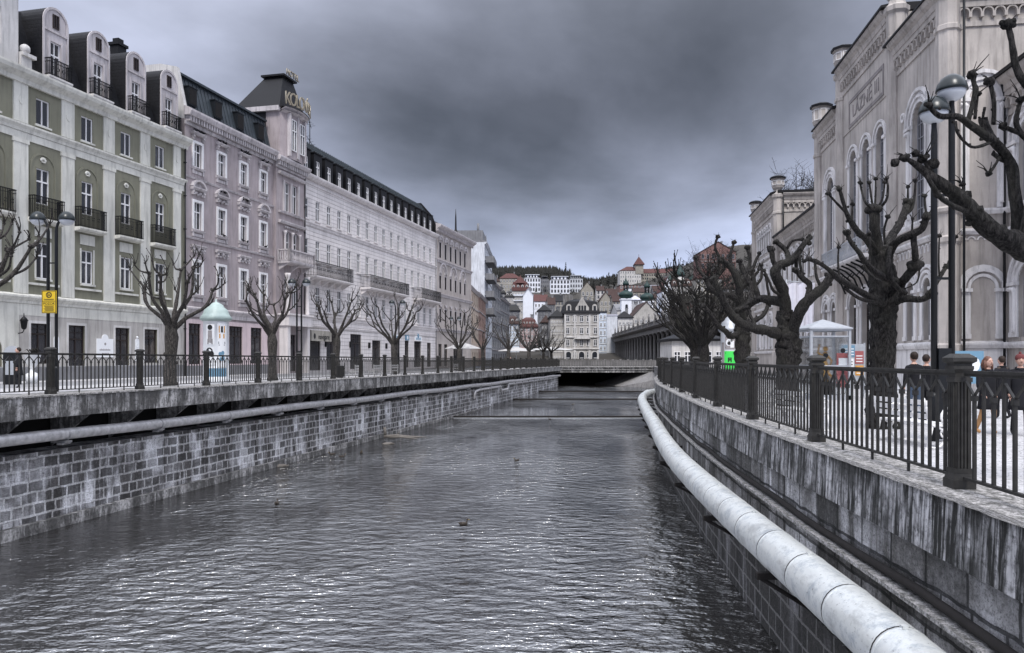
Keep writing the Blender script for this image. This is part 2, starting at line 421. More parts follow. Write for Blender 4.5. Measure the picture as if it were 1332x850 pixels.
M['redprint'] = plain('red_print', (.34,.10,.10), .5, var=.2)
M['limegreen'] = plain('bright_green_print', (.06,.70,.10), .5, var=.1)
M['yellow'] = plain('yellow_sign_enamel', (.62,.42,.015), .4, var=.15)
M['gletter'] = plain('brass_letters', (.30,.26,.19), .4, .4, var=.3)
M['signw'] = plain('white_sign_enamel', (.80,.81,.82), .4, var=.05)
M['parasol'] = plain('cream_canvas', (.42,.41,.40), .8, var=.15)
M['flag'] = plain('lilac_white_cloth', (.70,.69,.76), .8, var=.2, scale=3)
M['skin'] = plain('skin', (.50,.30,.23), .5, var=.1)
M['black_cloth'] = plain('black_wool', (.014,.014,.017), .9, var=.3)
M['jeans'] = plain('blue_denim', (.05,.075,.12), .9, var=.3)
M['tan'] = plain('tan_leather_boots', (.42,.22,.09), .6, var=.3)
M['redcloth'] = plain('red_wool', (.13,.03,.03), .9, var=.3)
M['browncloth'] = plain('brown_coat_cloth', (.07,.05,.04), .9, var=.3)
M['hair'] = plain('dark_hair', (.025,.016,.012), .6, var=.3)
M['hairb'] = plain('auburn_hair', (.12,.05,.03), .6, var=.3)
M['duck'] = plain('brown_duck_feathers', (.06,.05,.042), .7, var=.6, scale=30)
M['beak'] = plain('yellow_beak', (.45,.32,.05), .5)
M['duckw'] = plain('white_feathers', (.6,.6,.6), .7)
M['foam'] = plain('white_water_foam', (.30,.31,.33), .7, var=.9, scale=5)
M['wood'] = plain('driftwood', (.16,.145,.13), .8, var=.7)
M['grass'] = plain('winter_hillside_ground', (.055,.050,.044), .95, var=.7, scale=.03, bump=0)
def water():
    t = NT('river_water')
    v = t.coord((1.0, 1.7, 1)); a = t.noise(1.6, 3, v, .5); v2 = t.coord((1.0, 1.9, 1), False, (3,7,0)); b = t.noise(5.4, 3, v2, .55)
    big = t.noise(.12, 3, t.coord((1,.5,1))); pat = t.ramp(t.noise(.22, 3, t.coord((1,.6,1), False, (5,5,0))), [(.35, .35), (.65, 1)])
    def times(x, y):
        m_ = t.n('ShaderNodeMath', operation='MULTIPLY'); t.l(x, m_.inputs[0]); t.l(y, m_.inputs[1]); return m_.outputs[0]
    n1 = t.bump(times(a, pat), 1.0, .27); t.bump(times(b, pat), 1.0, .08, n1)
    c = t.mix(big, (.007,.006,.005), (.011,.010,.009))
    t.b.inputs['IOR'].default_value = 2.7
    return t.fin(c, .02, 0, .8)
M['water'] = water()
# ------------------------------------------------------------------ plan of the river
def smooth_path(pts, step):
    ys = []; y = pts[0][0]
    while y <= pts[-1][0] + 1e-6: ys.append(y); y += step
    def val(y):
        for i in range(len(pts)-1):
            if pts[i][0] <= y <= pts[i+1][0] + 1e-6:
                p0 = pts[max(i-1,0)]; p1 = pts[i]; p2 = pts[i+1]; p3 = pts[min(i+2, len(pts)-1)]
                h = p2[0]-p1[0]; t = (y-p1[0])/h
                m1 = (p2[1]-p0[1])/(p2[0]-p0[0])*h; m2 = (p3[1]-p1[1])/(p3[0]-p1[0])*h
                return (2*t**3-3*t*t+1)*p1[1]+(t**3-2*t*t+t)*m1+(-2*t**3+3*t*t)*p2[1]+(t**3-t*t)*m2
        return pts[-1][1]
    return [(val(y), y, 0.0) for y in ys], val
RP = [(-2,4.1),(3,4.55),(8.53,5.0),(13.3,5.3),(18.2,5.69),(23,6.14),(27.8,6.65),(32.6,7.2),(37.4,7.8),(43,8.5),(50,9.65),(58,11.1),(66,12.9),(74,14.8),(85,17.2),(100,20),(120,23.2),(142,26.4)]
rpath, XR = smooth_path(RP, 1.0)
def XL(Y): return -19.65 + .202*Y
def ZL(Y): return -.0035*(Y-24.5)
lpath = [(XL(y), y, ZL(y)) for y in range(2, 143, 3)]
GL, GR, WZ = .40, 0.0, -3.8          # left street, right promenade, water

# ------------------------------------------------------------------ water and ground
steps = [(-12, 71, 0), (71, 99, .13), (99, 119, .26), (119, 175, .39)]
for a, b, dz in steps:
    mb = MB(); mb.face([(-60, a, WZ+dz), (60, a, WZ+dz), (60, b, WZ+dz), (-60, b, WZ+dz)])
    tag(mb.build('river_water', M['water']), kind='structure')
mb = MB(); mb.face([(-80,-14,-6),(80,-14,-6),(80,176,-6),(-80,176,-6)])
tag(mb.build('river_bed', M['dark']), kind='structure')
mb = MB()
for i in range(len(lpath)-1):
    a, b = lpath[i], lpath[i+1]
    mb.face([(-130, a[1], GL+a[2]), (a[0]-.55, a[1], GL+a[2]), (b[0]-.55, b[1], GL+b[2]), (-130, b[1], GL+b[2])])
tag(mb.build('left_promenade', M['cobble']), kind='structure')
mb = MB()
for i in range(len(rpath)-1):
    a, b = rpath[i], rpath[i+1]
    mb.face([(a[0]+.45, a[1], GR), (160, a[1], GR), (160, b[1], GR), (b[0]+.45, b[1], GR)])
tag(mb.build('right_promenade', M['cobble']), kind='structure')
# a dark carriageway strip along the left facades
mb = MB()
for i in range(len(lpath)-1):
    a, b = lpath[i], lpath[i+1]
    mb.face([(a[0]-15.5, a[1], GL+a[2]+.004), (a[0]-9.5, a[1], GL+a[2]+.004), (b[0]-9.5, b[1], GL+b[2]+.004), (b[0]-15.5, b[1], GL+b[2]+.004)])
tag(mb.build('left_road', M['asphalt']), kind='structure')

# ------------------------------------------------------------------ quay walls
q = thing('quay_wall', 'dark block masonry river wall with light mortar on the left bank', 'river wall', (XL(60), 60, WZ))
off = q.location
mb = MB(); mb.sweep(lpath, 1, [(-.25,-1.28),(-.25,-3.5),(-1.7,-3.5),(-1.7,-1.28)]); mb.build('masonry', M['wall_l'], q, off)
mb = MB(); mb.sweep(lpath, 1, [(-1.3,-.17),(-1.3,-1.28),(-1.7,-1.28),(-1.7,-.17)]); mb.build('recessed_wall', M['dark'], q, off)  # shade under the overhanging beam is put into this near-black colour
mb = MB(); mb.sweep(lpath, 1, [(-.05,-3.45),(-.05,-5.8),(-1.1,-5.8),(-1.1,-3.45)]); mb.build('footing', M['cop_l'], q, off)
mb = MB(); mb.sweep(lpath, 1, [(.40,.53),(.40,-.17),(-1.7,-.17),(-1.7,.53)]); mb.build('concrete_beam', M['cop_l'], q, off)
mb = MB(); mb.sweep(lpath, 1, [(.43,.55),(.43,.50),(-.6,.50),(-.6,.55)]); mb.build('coping', M['coptop'], q, off)
mb = MB()
for k in range(46):
    y = 18 + k*2.7; x = XL(y); z = ZL(y)
    mb = MB()
    mb.add([(x-1.25,y-.07,z-.19),(x+.05,y-.07,z-.19),(x-1.25,y-.07,z-1.27),(x-1.25,y+.07,z-.19),(x+.05,y+.07,z-.19),(x-1.25,y+.07,z-1.27)],
           [(0,1,2),(3,5,4),(0,2,5,3),(1,4,5,2),(0,3,4,1)])
    mb.build('console', M['cop_l'], q, off)

q = thing('quay_wall', 'stained block masonry river wall with streaked concrete beam on the right bank', 'river wall', (XR(20), 20, WZ))
off = q.location
mb = MB(); mb.sweep(rpath, -1, [(.20,-.48),(.20,-2.55),(-.9,-2.55),(-.9,-.48)]); mb.build('masonry', M['wall_r'], q, off)
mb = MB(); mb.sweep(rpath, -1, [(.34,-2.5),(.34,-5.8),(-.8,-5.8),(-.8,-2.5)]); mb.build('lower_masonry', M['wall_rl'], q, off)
mb = MB(); mb.sweep(rpath, -1, [(.30,.215),(.33,-.48),(-.5,-.48),(-.5,.215)]); mb.build('concrete_beam', M['cop_r'], q, off)
# coping with a ragged outer lip
rp2 = smooth_path(RP, .25)[0]; mb = MB(); prof0 = [(.34,.25),(.36,.20),(-.5,.20),(-.5,.25)]
n = 4; pp = []; fs = []; uv = []
for i, w in enumerate(rp2):
    a = Vector(rp2[max(i-1,0)][:2]); b = Vector(rp2[min(i+1,len(rp2)-1)][:2]); d = (b-a).normalized(); nx, ny = -d.y, d.x
    e = .035*noise.noise(Vector((w[1]*2.3, 0, 0))) + .02*noise.noise(Vector((w[1]*7, 3, 0)))
    for k, (o, z) in enumerate(prof0):
        oo = o + (e if k < 2 else 0); pp.append((w[0]+nx*oo, w[1]+ny*oo, z + (e*.4 if k == 0 else 0)))
for i in range(len(rp2)-1):
    for k in range(4):
        k2 = (k+1) % 4; fs.append((i*4+k, (i+1)*4+k, (i+1)*4+k2, i*4+k2)); uv.append([(i*.25,k*.4),(i*.25+.25,k*.4),(i*.25+.25,k*.4+.85),(i*.25,k*.4+.85)])
mb.add(pp, fs, 0, False, uv); mb.build('coping', M['coptop'], q, off)

# ------------------------------------------------------------------ railings
def post_mesh():
    mb = MB()
    mb.box(-.19,.19,-.19,.19,0,.10); mb.frustum(0,0,.10,.17,.175,.175,.15,.15)
    mb.box(-.125,.125,-.125,.125,.17,1.26)
    for sx in (-1, 1):
        for q_ in (-.085, -.028, .028, .085):
            mb.box(q_-.014, q_+.014, sx*.138-.013, sx*.138+.013, .22, 1.16)
            mb.box(sx*.138-.013, sx*.138+.013, q_-.014, q_+.014, .22, 1.16)
    mb.box(-.155,.155,-.155,.155,.17,.22); mb.box(-.15,.15,-.15,.15,1.16,1.21)
    mb.frustum(0,0,1.26,1.30,.13,.13,.165,.165); mb.box(-.165,.165,-.165,.165,1.30,1.335)
    mb.frustum(0,0,1.335,1.36,.145,.145,.145,.145); mb.frustum(0,0,1.36,1.385,.15,.15,.20,.20); mb.box(-.20,.20,-.20,.20,1.385,1.425)
    mb.frustum(0,0,1.425,1.47,.20,.20,.11,.11)
    mb.v = [(a*.64, b_*.64, c*1.02) for a, b_, c in mb.v]
    return mb
def bar(mb, a, b, w, t, d):
    """flat bar from a to b, w wide along d and t thick across it"""
    d = Vector((d[0], d[1], 0)).normalized(); n_ = Vector((d.y, -d.x, 0))
    a, b = Vector(a), Vector(b); ax = (b-a)
    side = d if abs(ax.normalized().dot(d)) < .75 else Vector((0,0,1))
    p = []
    for q_ in (a, b):
        for s1, s2 in ((-1,-1),(1,-1),(1,1),(-1,1)): p.append(q_ + side*(w/2*s1) + n_*(t/2*s2))
    mb.add(p, [(0,1,2,3),(7,6,5,4),(0,4,5,1),(1,5,6,2),(2,6,7,3),(3,7,4,0)])
def panel(mb, pts, z0, detail=True):
    """pts: list of (x,y,z) along the panel between two posts"""
    tot = sum((Vector(pts[i+1])-Vector(pts[i])).length for i in range(len(pts)-1))
    def at(s):
        for i in range(len(pts)-1):
            a, b = Vector(pts[i]), Vector(pts[i+1]); l = (b-a).length
            if s <= l or i == len(pts)-2:
                return a + (b-a)*(s/l), (b-a).normalized()
            s -= l
    n_ = max(4, int(round(tot/.19))); n_ += n_ % 2
    for i in range(len(pts)-1):
        a, b = Vector(pts[i]), Vector(pts[i+1]); d = b-a; up = Vector((0,0,1))
        bar(mb, a+up*(z0+1.295), b+up*(z0+1.295), .035, .062, d)
        bar(mb, a+up*(z0+1.262), b+up*(z0+1.262), .03, .03, d)
        bar(mb, a+up*(z0+.125), b+up*(z0+.125), .03, .05, d)
    up = Vector((0,0,1)); hw = tot/n_
    for k in range(1, n_):
        p, d = at(tot*k/n_)
        if k % 2:      # forked baluster with collar
            bar(mb, p+up*(z0+.12), p+up*(z0+1.03), .034, .034, d)
            bar(mb, p+up*(z0+.985), p+up*(z0+1.045), .056, .056, d)
            for sg in (-1, 1):
                bar(mb, p+up*(z0+1.04), p+d*(sg*hw*.93)+up*(z0+1.20), .024, .028, d)
        else:
            low = 0.0 if (k % 6 == 0) else .12
            bar(mb, p+up*(z0+low), p+up*(z0+1.26), .030, .030, d)
rail_r = thing('railing', 'cast iron railing with fluted posts along the right quay', 'railing', (XR(20), 20, .25))
fine = smooth_path(RP, .2)[0]
acc = [0.0]
for i in range(len(fine)-1): acc.append(acc[-1] + math.hypot(fine[i+1][0]-fine[i][0], fine[i+1][1]-fine[i][1]))
def at_s(s):
    for i in range(len(acc)-1):
        if acc[i+1] >= s:
            t = (s-acc[i])/(acc[i+1]-acc[i]); a, b = fine[i], fine[i+1]
            return Vector((a[0]+(b[0]-a[0])*t, a[1]+(b[1]-a[1])*t, 0)), math.atan2(b[1]-a[1], b[0]-a[0])
    return Vector(fine[-1]), 0
s0 = acc[min(range(len(fine)), key=lambda i: abs(fine[i][1]-8.53))]
pm = post_mesh(); proto = None; sps = [s0 + 4.81*k for k in range(-2, 27)]
for i, s_ in enumerate(sps):
    if s_ < 0 or s_ > acc[-1]: continue
    p, an = at_s(s_); loc = Vector((p.x, p.y, .25)) - rail_r.location
    if proto is None: proto = pm.build('post', M['rail'], rail_r, loc=loc, rz=an); first = proto
    else: inst(proto, rail_r, loc, an)
    if s_ + 4.81 < acc[-1]:
        pts = []
        for k in range(7):
            u = s_ + .13 + (4.81-.26)*k/6; w, _ = at_s(u); pts.append((w.x, w.y, .25))
        mb = MB(); panel(mb, pts, 0); mb.build('railing_panel', M['rail'], rail_r, rail_r.location)
rail_l = thing('railing', 'cast iron railing with fluted posts along the left quay', 'railing', (XL(60), 60, .55+ZL(60)))
ang = math.atan2(1, .202); stp = 4.22; y = 24.5 - 2*stp/1.0202
while y < 140:
    loc = Vector((XL(y), y, .55+ZL(y))) - rail_l.location
    inst(proto, rail_l, loc, ang)
    y2 = y + stp/1.0202; d = .13/1.02
    if y2 < 141:
        mb = MB(); panel(mb, [(XL(y+d), y+d, .55+ZL(y+d)), (XL(y2-d), y2-d, .55+ZL(y2-d))], 0); mb.build('railing_panel', M['rail'], rail_l, rail_l.location)
    y = y2

# ------------------------------------------------------------------ pipes
pr = thing('heating_pipe', 'large pale metal clad pipe hung on the right river wall', 'pipe', (XR(20)-1, 20, -1.45))
path = []
for k in range(0, 54):
    Y = -1 + k*1.5
    o_ = .85 + .25*math.exp(-((Y-24)/10)**2) + (.55*max(0, min(1, (Y-44)/18)))
    if Y > 68: o_ -= (Y-68)*.17
    path.append((XR(Y)-o_, Y, H-3.15))
mb = MB(); mb.tube(path, .33, 28); mb.build('pipe_cladding', M['pipe'], pr, pr.location)
for k in range(1, 53):
    if k*1.5 < 4: continue
    mb = MB()
    a, b = Vector(path[k]), Vector(path[min(k+1,53)]); d = (b-a).normalized()
    mb.tube([a, a+d*.015, a+d*.05, a+d*.06], [.331,.337,.337,.331], 28, caps=False)
    mb.tube([a+d*.066, a+d*.07, a+d*.088, a+d*.092], [.331,.3335,.3335,.331], 28, m=1, caps=False)
    if k % 2 == 0:      # small strap lugs on top
        c = a + Vector((0,0,.33)); mb.box(c.x-.03, c.x+.03, c.y-.015, c.y+.06, c.z, c.z+.03)
    mb.build('cladding_band', [M['pipe'], M['rust']], pr, pr.location)
for k in range(3, 50, 3):
    mb = MB(); a = Vector(path[k]); wx = XR(a.y) - .2
    mb.box(a.x-.36, wx+.05, a.y-.06, a.y+.06, a.z-.44, a.z-.335)
    mb.tube([(a.x-.30, a.y, a.z-.42), (wx, a.y, a.z-1.05)], .04, 6)
    mb.build('wall_bracket', M['rust'], pr, pr.location)
pr2 = thing('cable_pipe', 'thin dark pipe running along the right river wall behind the large pipe', 'pipe', (XR(20)-.3, 20, -1.1))
mb = MB(); mb.tube([(XR(y)-.30+.02*math.sin(y*1.7), y, -1.02+.02*math.sin(y*.9)) for y in range(3, 75, 2)], .055, 8); mb.build('tube', M['rust'], pr2, pr2.location)
mb = MB(); mb.sweep([w for w in rpath if 3 <= w[1] <= 75], -1, [(.21,-1.10),(.44,-1.10),(.44,-1.15),(.21,-1.15)]); mb.build('ledge', M['coptop'], pr2, pr2.location)

pl = thing('heating_pipe', 'long grey lagged pipe under the concrete beam of the left quay', 'pipe', (XL(40), 40, -.9))
def zpl(y): return H-2.46-.006*(y-22)
mb = MB(); mb.tube([(XL(y)+.10, y, zpl(y)+.03*math.sin(y*.35)) for y in range(14, 141, 2)], .185, 14); mb.build('pipe_lagging', M['pipeold'], pl, pl.location)
for k in range(26):
    y = 20.3 + k*4.6; mb = MB(); x = XL(y)+.1; z = zpl(y)
    mb.box(x-.36, x+.22, y-.10, y+.10, z-.26, z-.19); mb.box(x-.10, x+.10, y-.22, y+.22, z-.32, z-.26)
    mb.tube([(x, y, z-.02), (x, y+.06, z-.02)], .205, 14)
    if y < 138: mb.build('pipe_support', M['steel'], pl, pl.location)
ps = thing('drain_pipe', 'short stepped pipe low on the far end of the left river wall', 'pipe', (XL(80), 80, -1.9))
mb = MB(); mb.tube([(XL(78)+.05,78,-2.4),(XL(78)+.1,78.2,-1.75),(XL(80)+.1,80,-1.6),(XL(90)+.1,90,-1.6),(XL(90.4)+.1,90.6,-2.1),(XL(94)+.1,94,-2.1),(XL(94.5)+.1,94.6,-1.5),(XL(136)+.1,136,-1.75)], .13, 10)
mb.build('pipe_run', M['pipeold'], ps, ps.location)
mb = MB()
for y in (84, 99, 109, 119, 129): mb.box(XL(y)-.25, XL(y)+.28, y-.08, y+.08, -1.92, -1.84)
mb.build('pipe_support', M['steel'], ps, ps.location)

# ------------------------------------------------------------------ weirs
wl = ['nearest of the three low weir sills crossing the river', 'middle of the three low weir sills crossing the river', 'farthest of the three low weir sills, close to the bridge']
for (Y, dz), lb in zip(((71, .13), (99, .26), (119, .39)), wl):
    w = thing('weir', lb, 'weir', (XL(Y)+6, Y, WZ), group='weir sills across the river')
    mb = MB(); mb.box(XL(Y)-.2, XR(Y), Y-.25, Y+.2, WZ-1.4, WZ+dz+.03); mb.build('sill', M['rust'], w, w.location)
    mb = MB(); xa_, xb_ = XL(Y)-.1, XR(Y)-.25; nn = 60; pp = []
    for i in range(nn+1):
        x = xa_+(xb_-xa_)*i/nn; q_ = .05+.09*abs(noise.noise(Vector((x*1.3, Y, 0)))); pp += [(x, Y-.26, WZ-.02), (x, Y-.26, WZ+.016), (x, Y-.28-q_, WZ+.012), (x, Y-.30-q_, WZ-.02)]
    mb.add(pp, [(4*i+k, 4*i+k+1, 4*i+k+5, 4*i+k+4) for i in range(nn) for k in range(3)])
    mb.build('foam', M['foam'], w, w.location)

# ------------------------------------------------------------------ bridge
b = thing('bridge', 'low flat road bridge crossing the river at the end of the straight', 'bridge', (17, 145, -.6))
mb = MB(); mb.box(7.2, 30, 140.6, 152, -.95, .15); mb.build('deck', M['cop_l'], b, b.location)
mb = MB(); mb.box(7.2, 30, 140.45, 140.6, -.45, -.35); mb.box(7.2, 30, 140.4, 140.6, .0, .2); mb.build('edge_beam', M['coptop'], b, b.location)
mb = MB()
for k in range(76): mb.box(7.5+k*.3, 7.55+k*.3, 140.7, 140.75, .2, 1.15)
mb.box(7.2, 30, 140.68, 140.77, 1.15, 1.22); mb.box(7.2, 30, 140.68, 140.77, .28, .33); mb.build('bridge_railing', M['rail'], b, b.location)
mb = MB(); mb.box(7.2, 30, 150.9, 151.2, .15, 1.3)
for k in range(16): mb.box(7.6+k*1.5, 8.0+k*1.5, 150.8, 151.3, .15, 1.45)
mb.build('parapet', M['stonedk'], b, b.location)
mb = MB(); mb.box(2, 34, 176, 177, -5, -.3); mb.build('shade_end_wall', M['dark'], b, b.location)  # near-black wall closes the channel, standing in for the shade under the bridge
mb = MB()
mb.face([(19.5,139.9,WZ+.3),(27,125,WZ+.3),(28,125,-1),(25,141,-.9)]); mb.face([(16,152,WZ+.3),(19.5,139.9,WZ+.3),(25,141,-.9),(24,153,-.9)]); mb.build('bank_slope', M['stonedk'], b, b.location)

# ------------------------------------------------------------------ twin street lamps
def lamp_tree(loc, hgt, s=1.0, rz=0, detail=True, label='', group='twin street lamps along the quays', sep=.35, arms=((-.14, .0), (.12, .30)), lower=0.0):
    t = thing('street_lamp', label, 'street lamp', loc, rz, group)
    for i, sg in enumerate((-1, 1)):
        x = sg*sep/2; hh = hgt - (.30 if i == 0 else 0.0)*0 - (lower if i == 0 else 0)
        mb = MB(); ex = x + sg*arms[i][0]*0
        reach = arms[i][1]
        top = [(x,0,0),(x,0,hh-.9)]
        sgn = sg if reach >= 0 else -sg; rr = abs(reach)
        for k in range(1, 7):
            a = R(90*k/6*1.1); top.append((x+sgn*rr*(1-math.cos(a)), 0, hh-.9+.55*math.sin(a)))
        mb.tube(top, [.062]*2+[.05]*6, 12); mb.tube([(x,0,0),(x,0,.9),(x,0,1.0)], [.085,.085,.062], 12)
        mb.build('pole', M['pole'], t)
        hx = top[-1][0]; hz = top[-1][2]
        hd = MB(); hd.lathe([(.01,.30),(.09,.285),(.20,.21),(.27,.10),(.295,.0),(.30,-.04),(.27,-.045)], (hx, 0, hz-.05), 24); h_ = hd.build('lamp_hood', M['lampcap'], t)
        gl = MB(); gl.lathe([(.27,-.045),(.25,-.12),(.19,-.20),(.10,-.245),(.01,-.255)], (hx, 0, hz-.05), 24); gl.build('lamp_bowl', M['globe'], h_)
    mb = MB(); mb.box(-sep/2+.05, sep/2-.05, -.09, .09, .05, 1.9 if detail else .9)
    mb.build('switch_box', M['pole'], t)
    mb = MB()
    for z in (3.3, 5.0): mb.box(-sep/2, sep/2, -.02, .02, z, z+.05)
    mb.build('cross_tie', M['pole'], t)
    return t
lamp_tree((XL(30)-4.35, 30, GL+ZL(30)), 7.15, label='twin headed dark street lamp carrying the yellow sign, in front of the green building', arms=((0,.35),(0,.35)), sep=.32, detail=False)
lamp_tree((-14.95, 54, GL+ZL(54)), 7.1, label='twin headed street lamp in front of the pink hotel tower bay', arms=((0,.3),(0,.3)), sep=.32)
lamp_tree((-10.9, 73, GL+ZL(73)), 7.1, label='twin headed street lamp in front of the second balcony of the long white building', arms=((0,.3),(0,.3)), sep=.32)
lamp_tree((-7.4, 100, GL+ZL(100)), 7.1, label='farthest twin headed street lamp, by the ornate beige building', arms=((0,.3),(0,.3)), sep=.32)
lamp_tree((8.80, 15.7, 0), 7.60, label='tall twin headed street lamp close behind the right railing by the bath house', arms=((0,.0),(0,.0)), sep=.36, lower=.45)

# yellow notice hung on the first lamp
sg = thing('warning_sign', 'yellow rectangular notice with black print strapped to the lamp post', 'sign', (0,0,0))
sp = P(64, 393, 29.8); sg.location = sp
mb = MB(); mb.box(-.28,.28,-.02,.02,-.44,.44); mb.build('sign_plate', M['yellow'], sg)
mb = MB()
for x0,x1,z0,z1 in ((-.27,-.25,-.43,.43),(.25,.27,-.43,.43),(-.25,.25,.41,.43),(-.25,.25,-.43,-.41),(-.25,.25,.02,.035)): mb.box(x0,x1,-.026,-.018,z0,z1)
mb.ring(0,.27,.085,.115,.026,0,360,n=20,yb=-.018,y=0); mb.box(-.06,.06,-.026,-.018,.25,.27); mb.box(-.05,-.02,-.026,-.018,.20,.34); mb.box(.03,.05,-.026,-.018,.21,.33)
for k in range(2): mb.box(-.20+.02*k,.20-.02*k,-.026,-.018,.10-.03*k,.113-.03*k)
for k in range(7): mb.box(-.20+.03*(k%3),.20-.02*(k%2),-.026,-.018,-.16-.035*k,-.147-.035*k)
mb.build('sign_print', M['ink'], sg)
text_mesh('sign_text', 'POZOR', .13, M['ink'], sg, (0,-.024,-.07), (R(90),0,0), .003)
mb = MB(); mb.box(-.05,.05,.02,.09,.2,.24); mb.box(-.05,.05,.02,.09,-.24,-.2); mb.build('bracket', M['steel'], sg)
# ------------------------------------------------------------------ facade kit
def wall_front(mb, x0, x1, z0, z1, holes, y=0.0, depth=.25, m=0, mr=None):
    """holes: (xa, xb, za, zb, arched)"""
    mr = m if mr is None else mr
    xs = sorted(set([x0, x1] + [h[0] for h in holes] + [h[1] for h in holes]))
    zs = sorted(set([z0, z1] + [h[2] for h in holes] + [h[3] for h in holes]))
    xs = [x for x in xs if x0 <= x <= x1]; zs = [z for z in zs if z0 <= z <= z1]
    for j in range(len(zs)-1):
        run = None
        for i in range(len(xs)-1):
            cx, cz = (xs[i]+xs[i+1])/2, (zs[j]+zs[j+1])/2
            solid = not any(h[0] < cx < h[1] and h[2] < cz < h[3] for h in holes)
            if solid and run is None: run = xs[i]
            if run is not None and (not solid or i == len(xs)-2):
                e = xs[i] if not solid else xs[i+1]
                mb.face([(run,y,zs[j]),(e,y,zs[j]),(e,y,zs[j+1]),(run,y,zs[j+1])], m); run = None
    for xa, xb, za, zb, arch in holes:
        r = (xb-xa)/2; xc = (xa+xb)/2; zt = zb - r if arch else zb; yd = y + depth
        mb.face([(xa,y,za),(xa,yd,za),(xa,yd,zt),(xa,y,zt)], mr); mb.face([(xb,yd,za),(xb,y,za),(xb,y,zt),(xb,yd,zt)], mr)
        mb.face([(xa,yd,za),(xa,y,za),(xb,y,za),(xb,yd,za)], mr)
        if not arch: mb.face([(xa,y,zb),(xa,yd,zb),(xb,yd,zb),(xb,y,zb)], mr)
        else:
            n = 12
            for i in range(n):
                a, b_ = math.pi*(1-i/n), math.pi*(1-(i+1)/n)
                p, q_ = (xc+r*math.cos(a), zt+r*math.sin(a)), (xc+r*math.cos(b_), zt+r*math.sin(b_))
                mb.face([(p[0],y,p[1]),(q_[0],y,q_[1]),(q_[0],y,zb),(p[0],y,zb)], m)
                mb.face([(p[0],y,p[1]),(p[0],yd,p[1]),(q_[0],yd,q_[1]),(q_[0],y,q_[1])], mr)
def shell(mb, L, D, z0, z1, m=0, holes=(), depth=.25, mr=None, y=0.0):
    wall_front(mb, 0, L, z0, z1, list(holes), y, depth, m, mr)
    mb.face([(0,D,z0),(0,y,z0),(0,y,z1),(0,D,z1)], m); mb.face([(L,y,z0),(L,D,z0),(L,D,z1),(L,y,z1)], m)
    mb.face([(L,D,z0),(0,D,z0),(0,D,z1),(L,D,z1)], m); mb.face([(0,y,z1-.02),(L,y,z1-.02),(L,D,z1-.02),(0,D,z1-.02)], m)

WC = {}
def window_src(w, h, style):
    """a window proto: frame mesh (origin bottom centre) and pane mesh"""
    k = (round(w,2), round(h,2), style)
    if k in WC: return WC[k]
    fr = MB(); t = .07; arch = style.startswith('arch'); dark = 'dark' in style
    r = w/2; zt = h - r if arch else h
    y0, y1 = -.05, .03
    fr.box(-r, -r+t, y0, y1, 0, zt); fr.box(r-t, r, y0, y1, 0, zt); fr.box(-r+t, r-t, y0, y1, 0, t)
    if arch: fr.ring(0, zt, r-t, r, .05, 0, 180, n=12, yb=.03)
    else: fr.box(-r+t, r-t, y0, y1, h-t, h)
    if 'cross' in style:
        zc = h*.64
        fr.box(-r+t, r-t, y0-.015, y1, zc-.045, zc+.045); fr.box(-.045, .045, y0-.01, y1-.005, t, zc-.045); fr.box(-.03, .03, y0-.01, y1-.005, zc+.045, h-t)
    elif 'grid' in style:
        n = max(2, int(round(w/.42)))
        for i in range(1, n): fr.box(-r+w*i/n-.02, -r+w*i/n+.02, y0+.01, y1-.01, t, (zt + (math.sqrt(max(0, r*r-(-r+w*i/n)**2)) if arch else 0)) - t)
        m_ = max(2, int(round(h/.75)))
        for j in range(1, m_):
            z = zt*j/(m_-1) if arch else h*j/m_
            fr.box(-r+t, r-t, y0+.005, y1-.015, z-.02, z+.02)
    elif 'shop' in style:
        fr.box(-r+t, r-t, y0-.01, y1, h*.74-.04, h*.74+.04)
        n = max(2, int(round(w/.55)))
        for i in range(1, n): fr.box(-r+w*i/n-.018, -r+w*i/n+.018, y0+.01, y1-.01, h*.74+.04, h-t)
        if w > 1.2: fr.box(-.03, .03, y0, y1-.005, t, h*.74-.04)
        fr.box(-r+t, r-t, y0+.008, y1-.01, h*.87-.015, h*.87+.015)
    else: fr.box(-.03, .03, y0, y1-.005, t, h-t)
    f = fr.build('window', M['darkframe'] if dark else (M['greyframe'] if style == 'archgrid' else M['frame'])); 
    pn = MB(); 
    if arch:
        n = 12; pts = [(-r+.01,.005,0),(r-.01,.005,0)] + [((r-.01)*math.cos(math.pi*i/n), .005, zt+(r-.01)*math.sin(math.pi*i/n)) for i in range(n+1)]
        pn.face(pts); pn.face([(a,.04,c) for a,b_,c in reversed(pts)])
    else: pn.box(-r+.01, r-.01, .005, .02, .01, h-.01)
    p = pn.build('pane', M['shop'] if dark else M['pane'])
    me = (f.data, p.data); bpy.data.objects.remove(f); bpy.data.objects.remove(p)
    WC[k] = me; return me
def put_window(root, x, z, w, h, style='cross', y=.2, name='window'):
    a, b_ = window_src(w, h, style)
    o = bpy.data.objects.new(name, a); COL.objects.link(o); o.parent = root; o.location = (x, y, z)
    p = bpy.data.objects.new('pane', b_); COL.objects.link(p); p.parent = o
    return o
def frame_at(p0, p1, zg):
    d = Vector((p1[0]-p0[0], p1[1]-p0[1])); return Vector((p0[0], p0[1], zg)), math.atan2(d.y, d.x), d.length
def consoles(mb, xa, xb, z, step, w, h, out, m=0, y=0.0):
    n = int((xb-xa)/step)
    for i in range(n+1):
        x = xa + (xb-xa)*i/n; mb.box(x-w/2, x+w/2, y-out, y+.01, z, z+h, m)
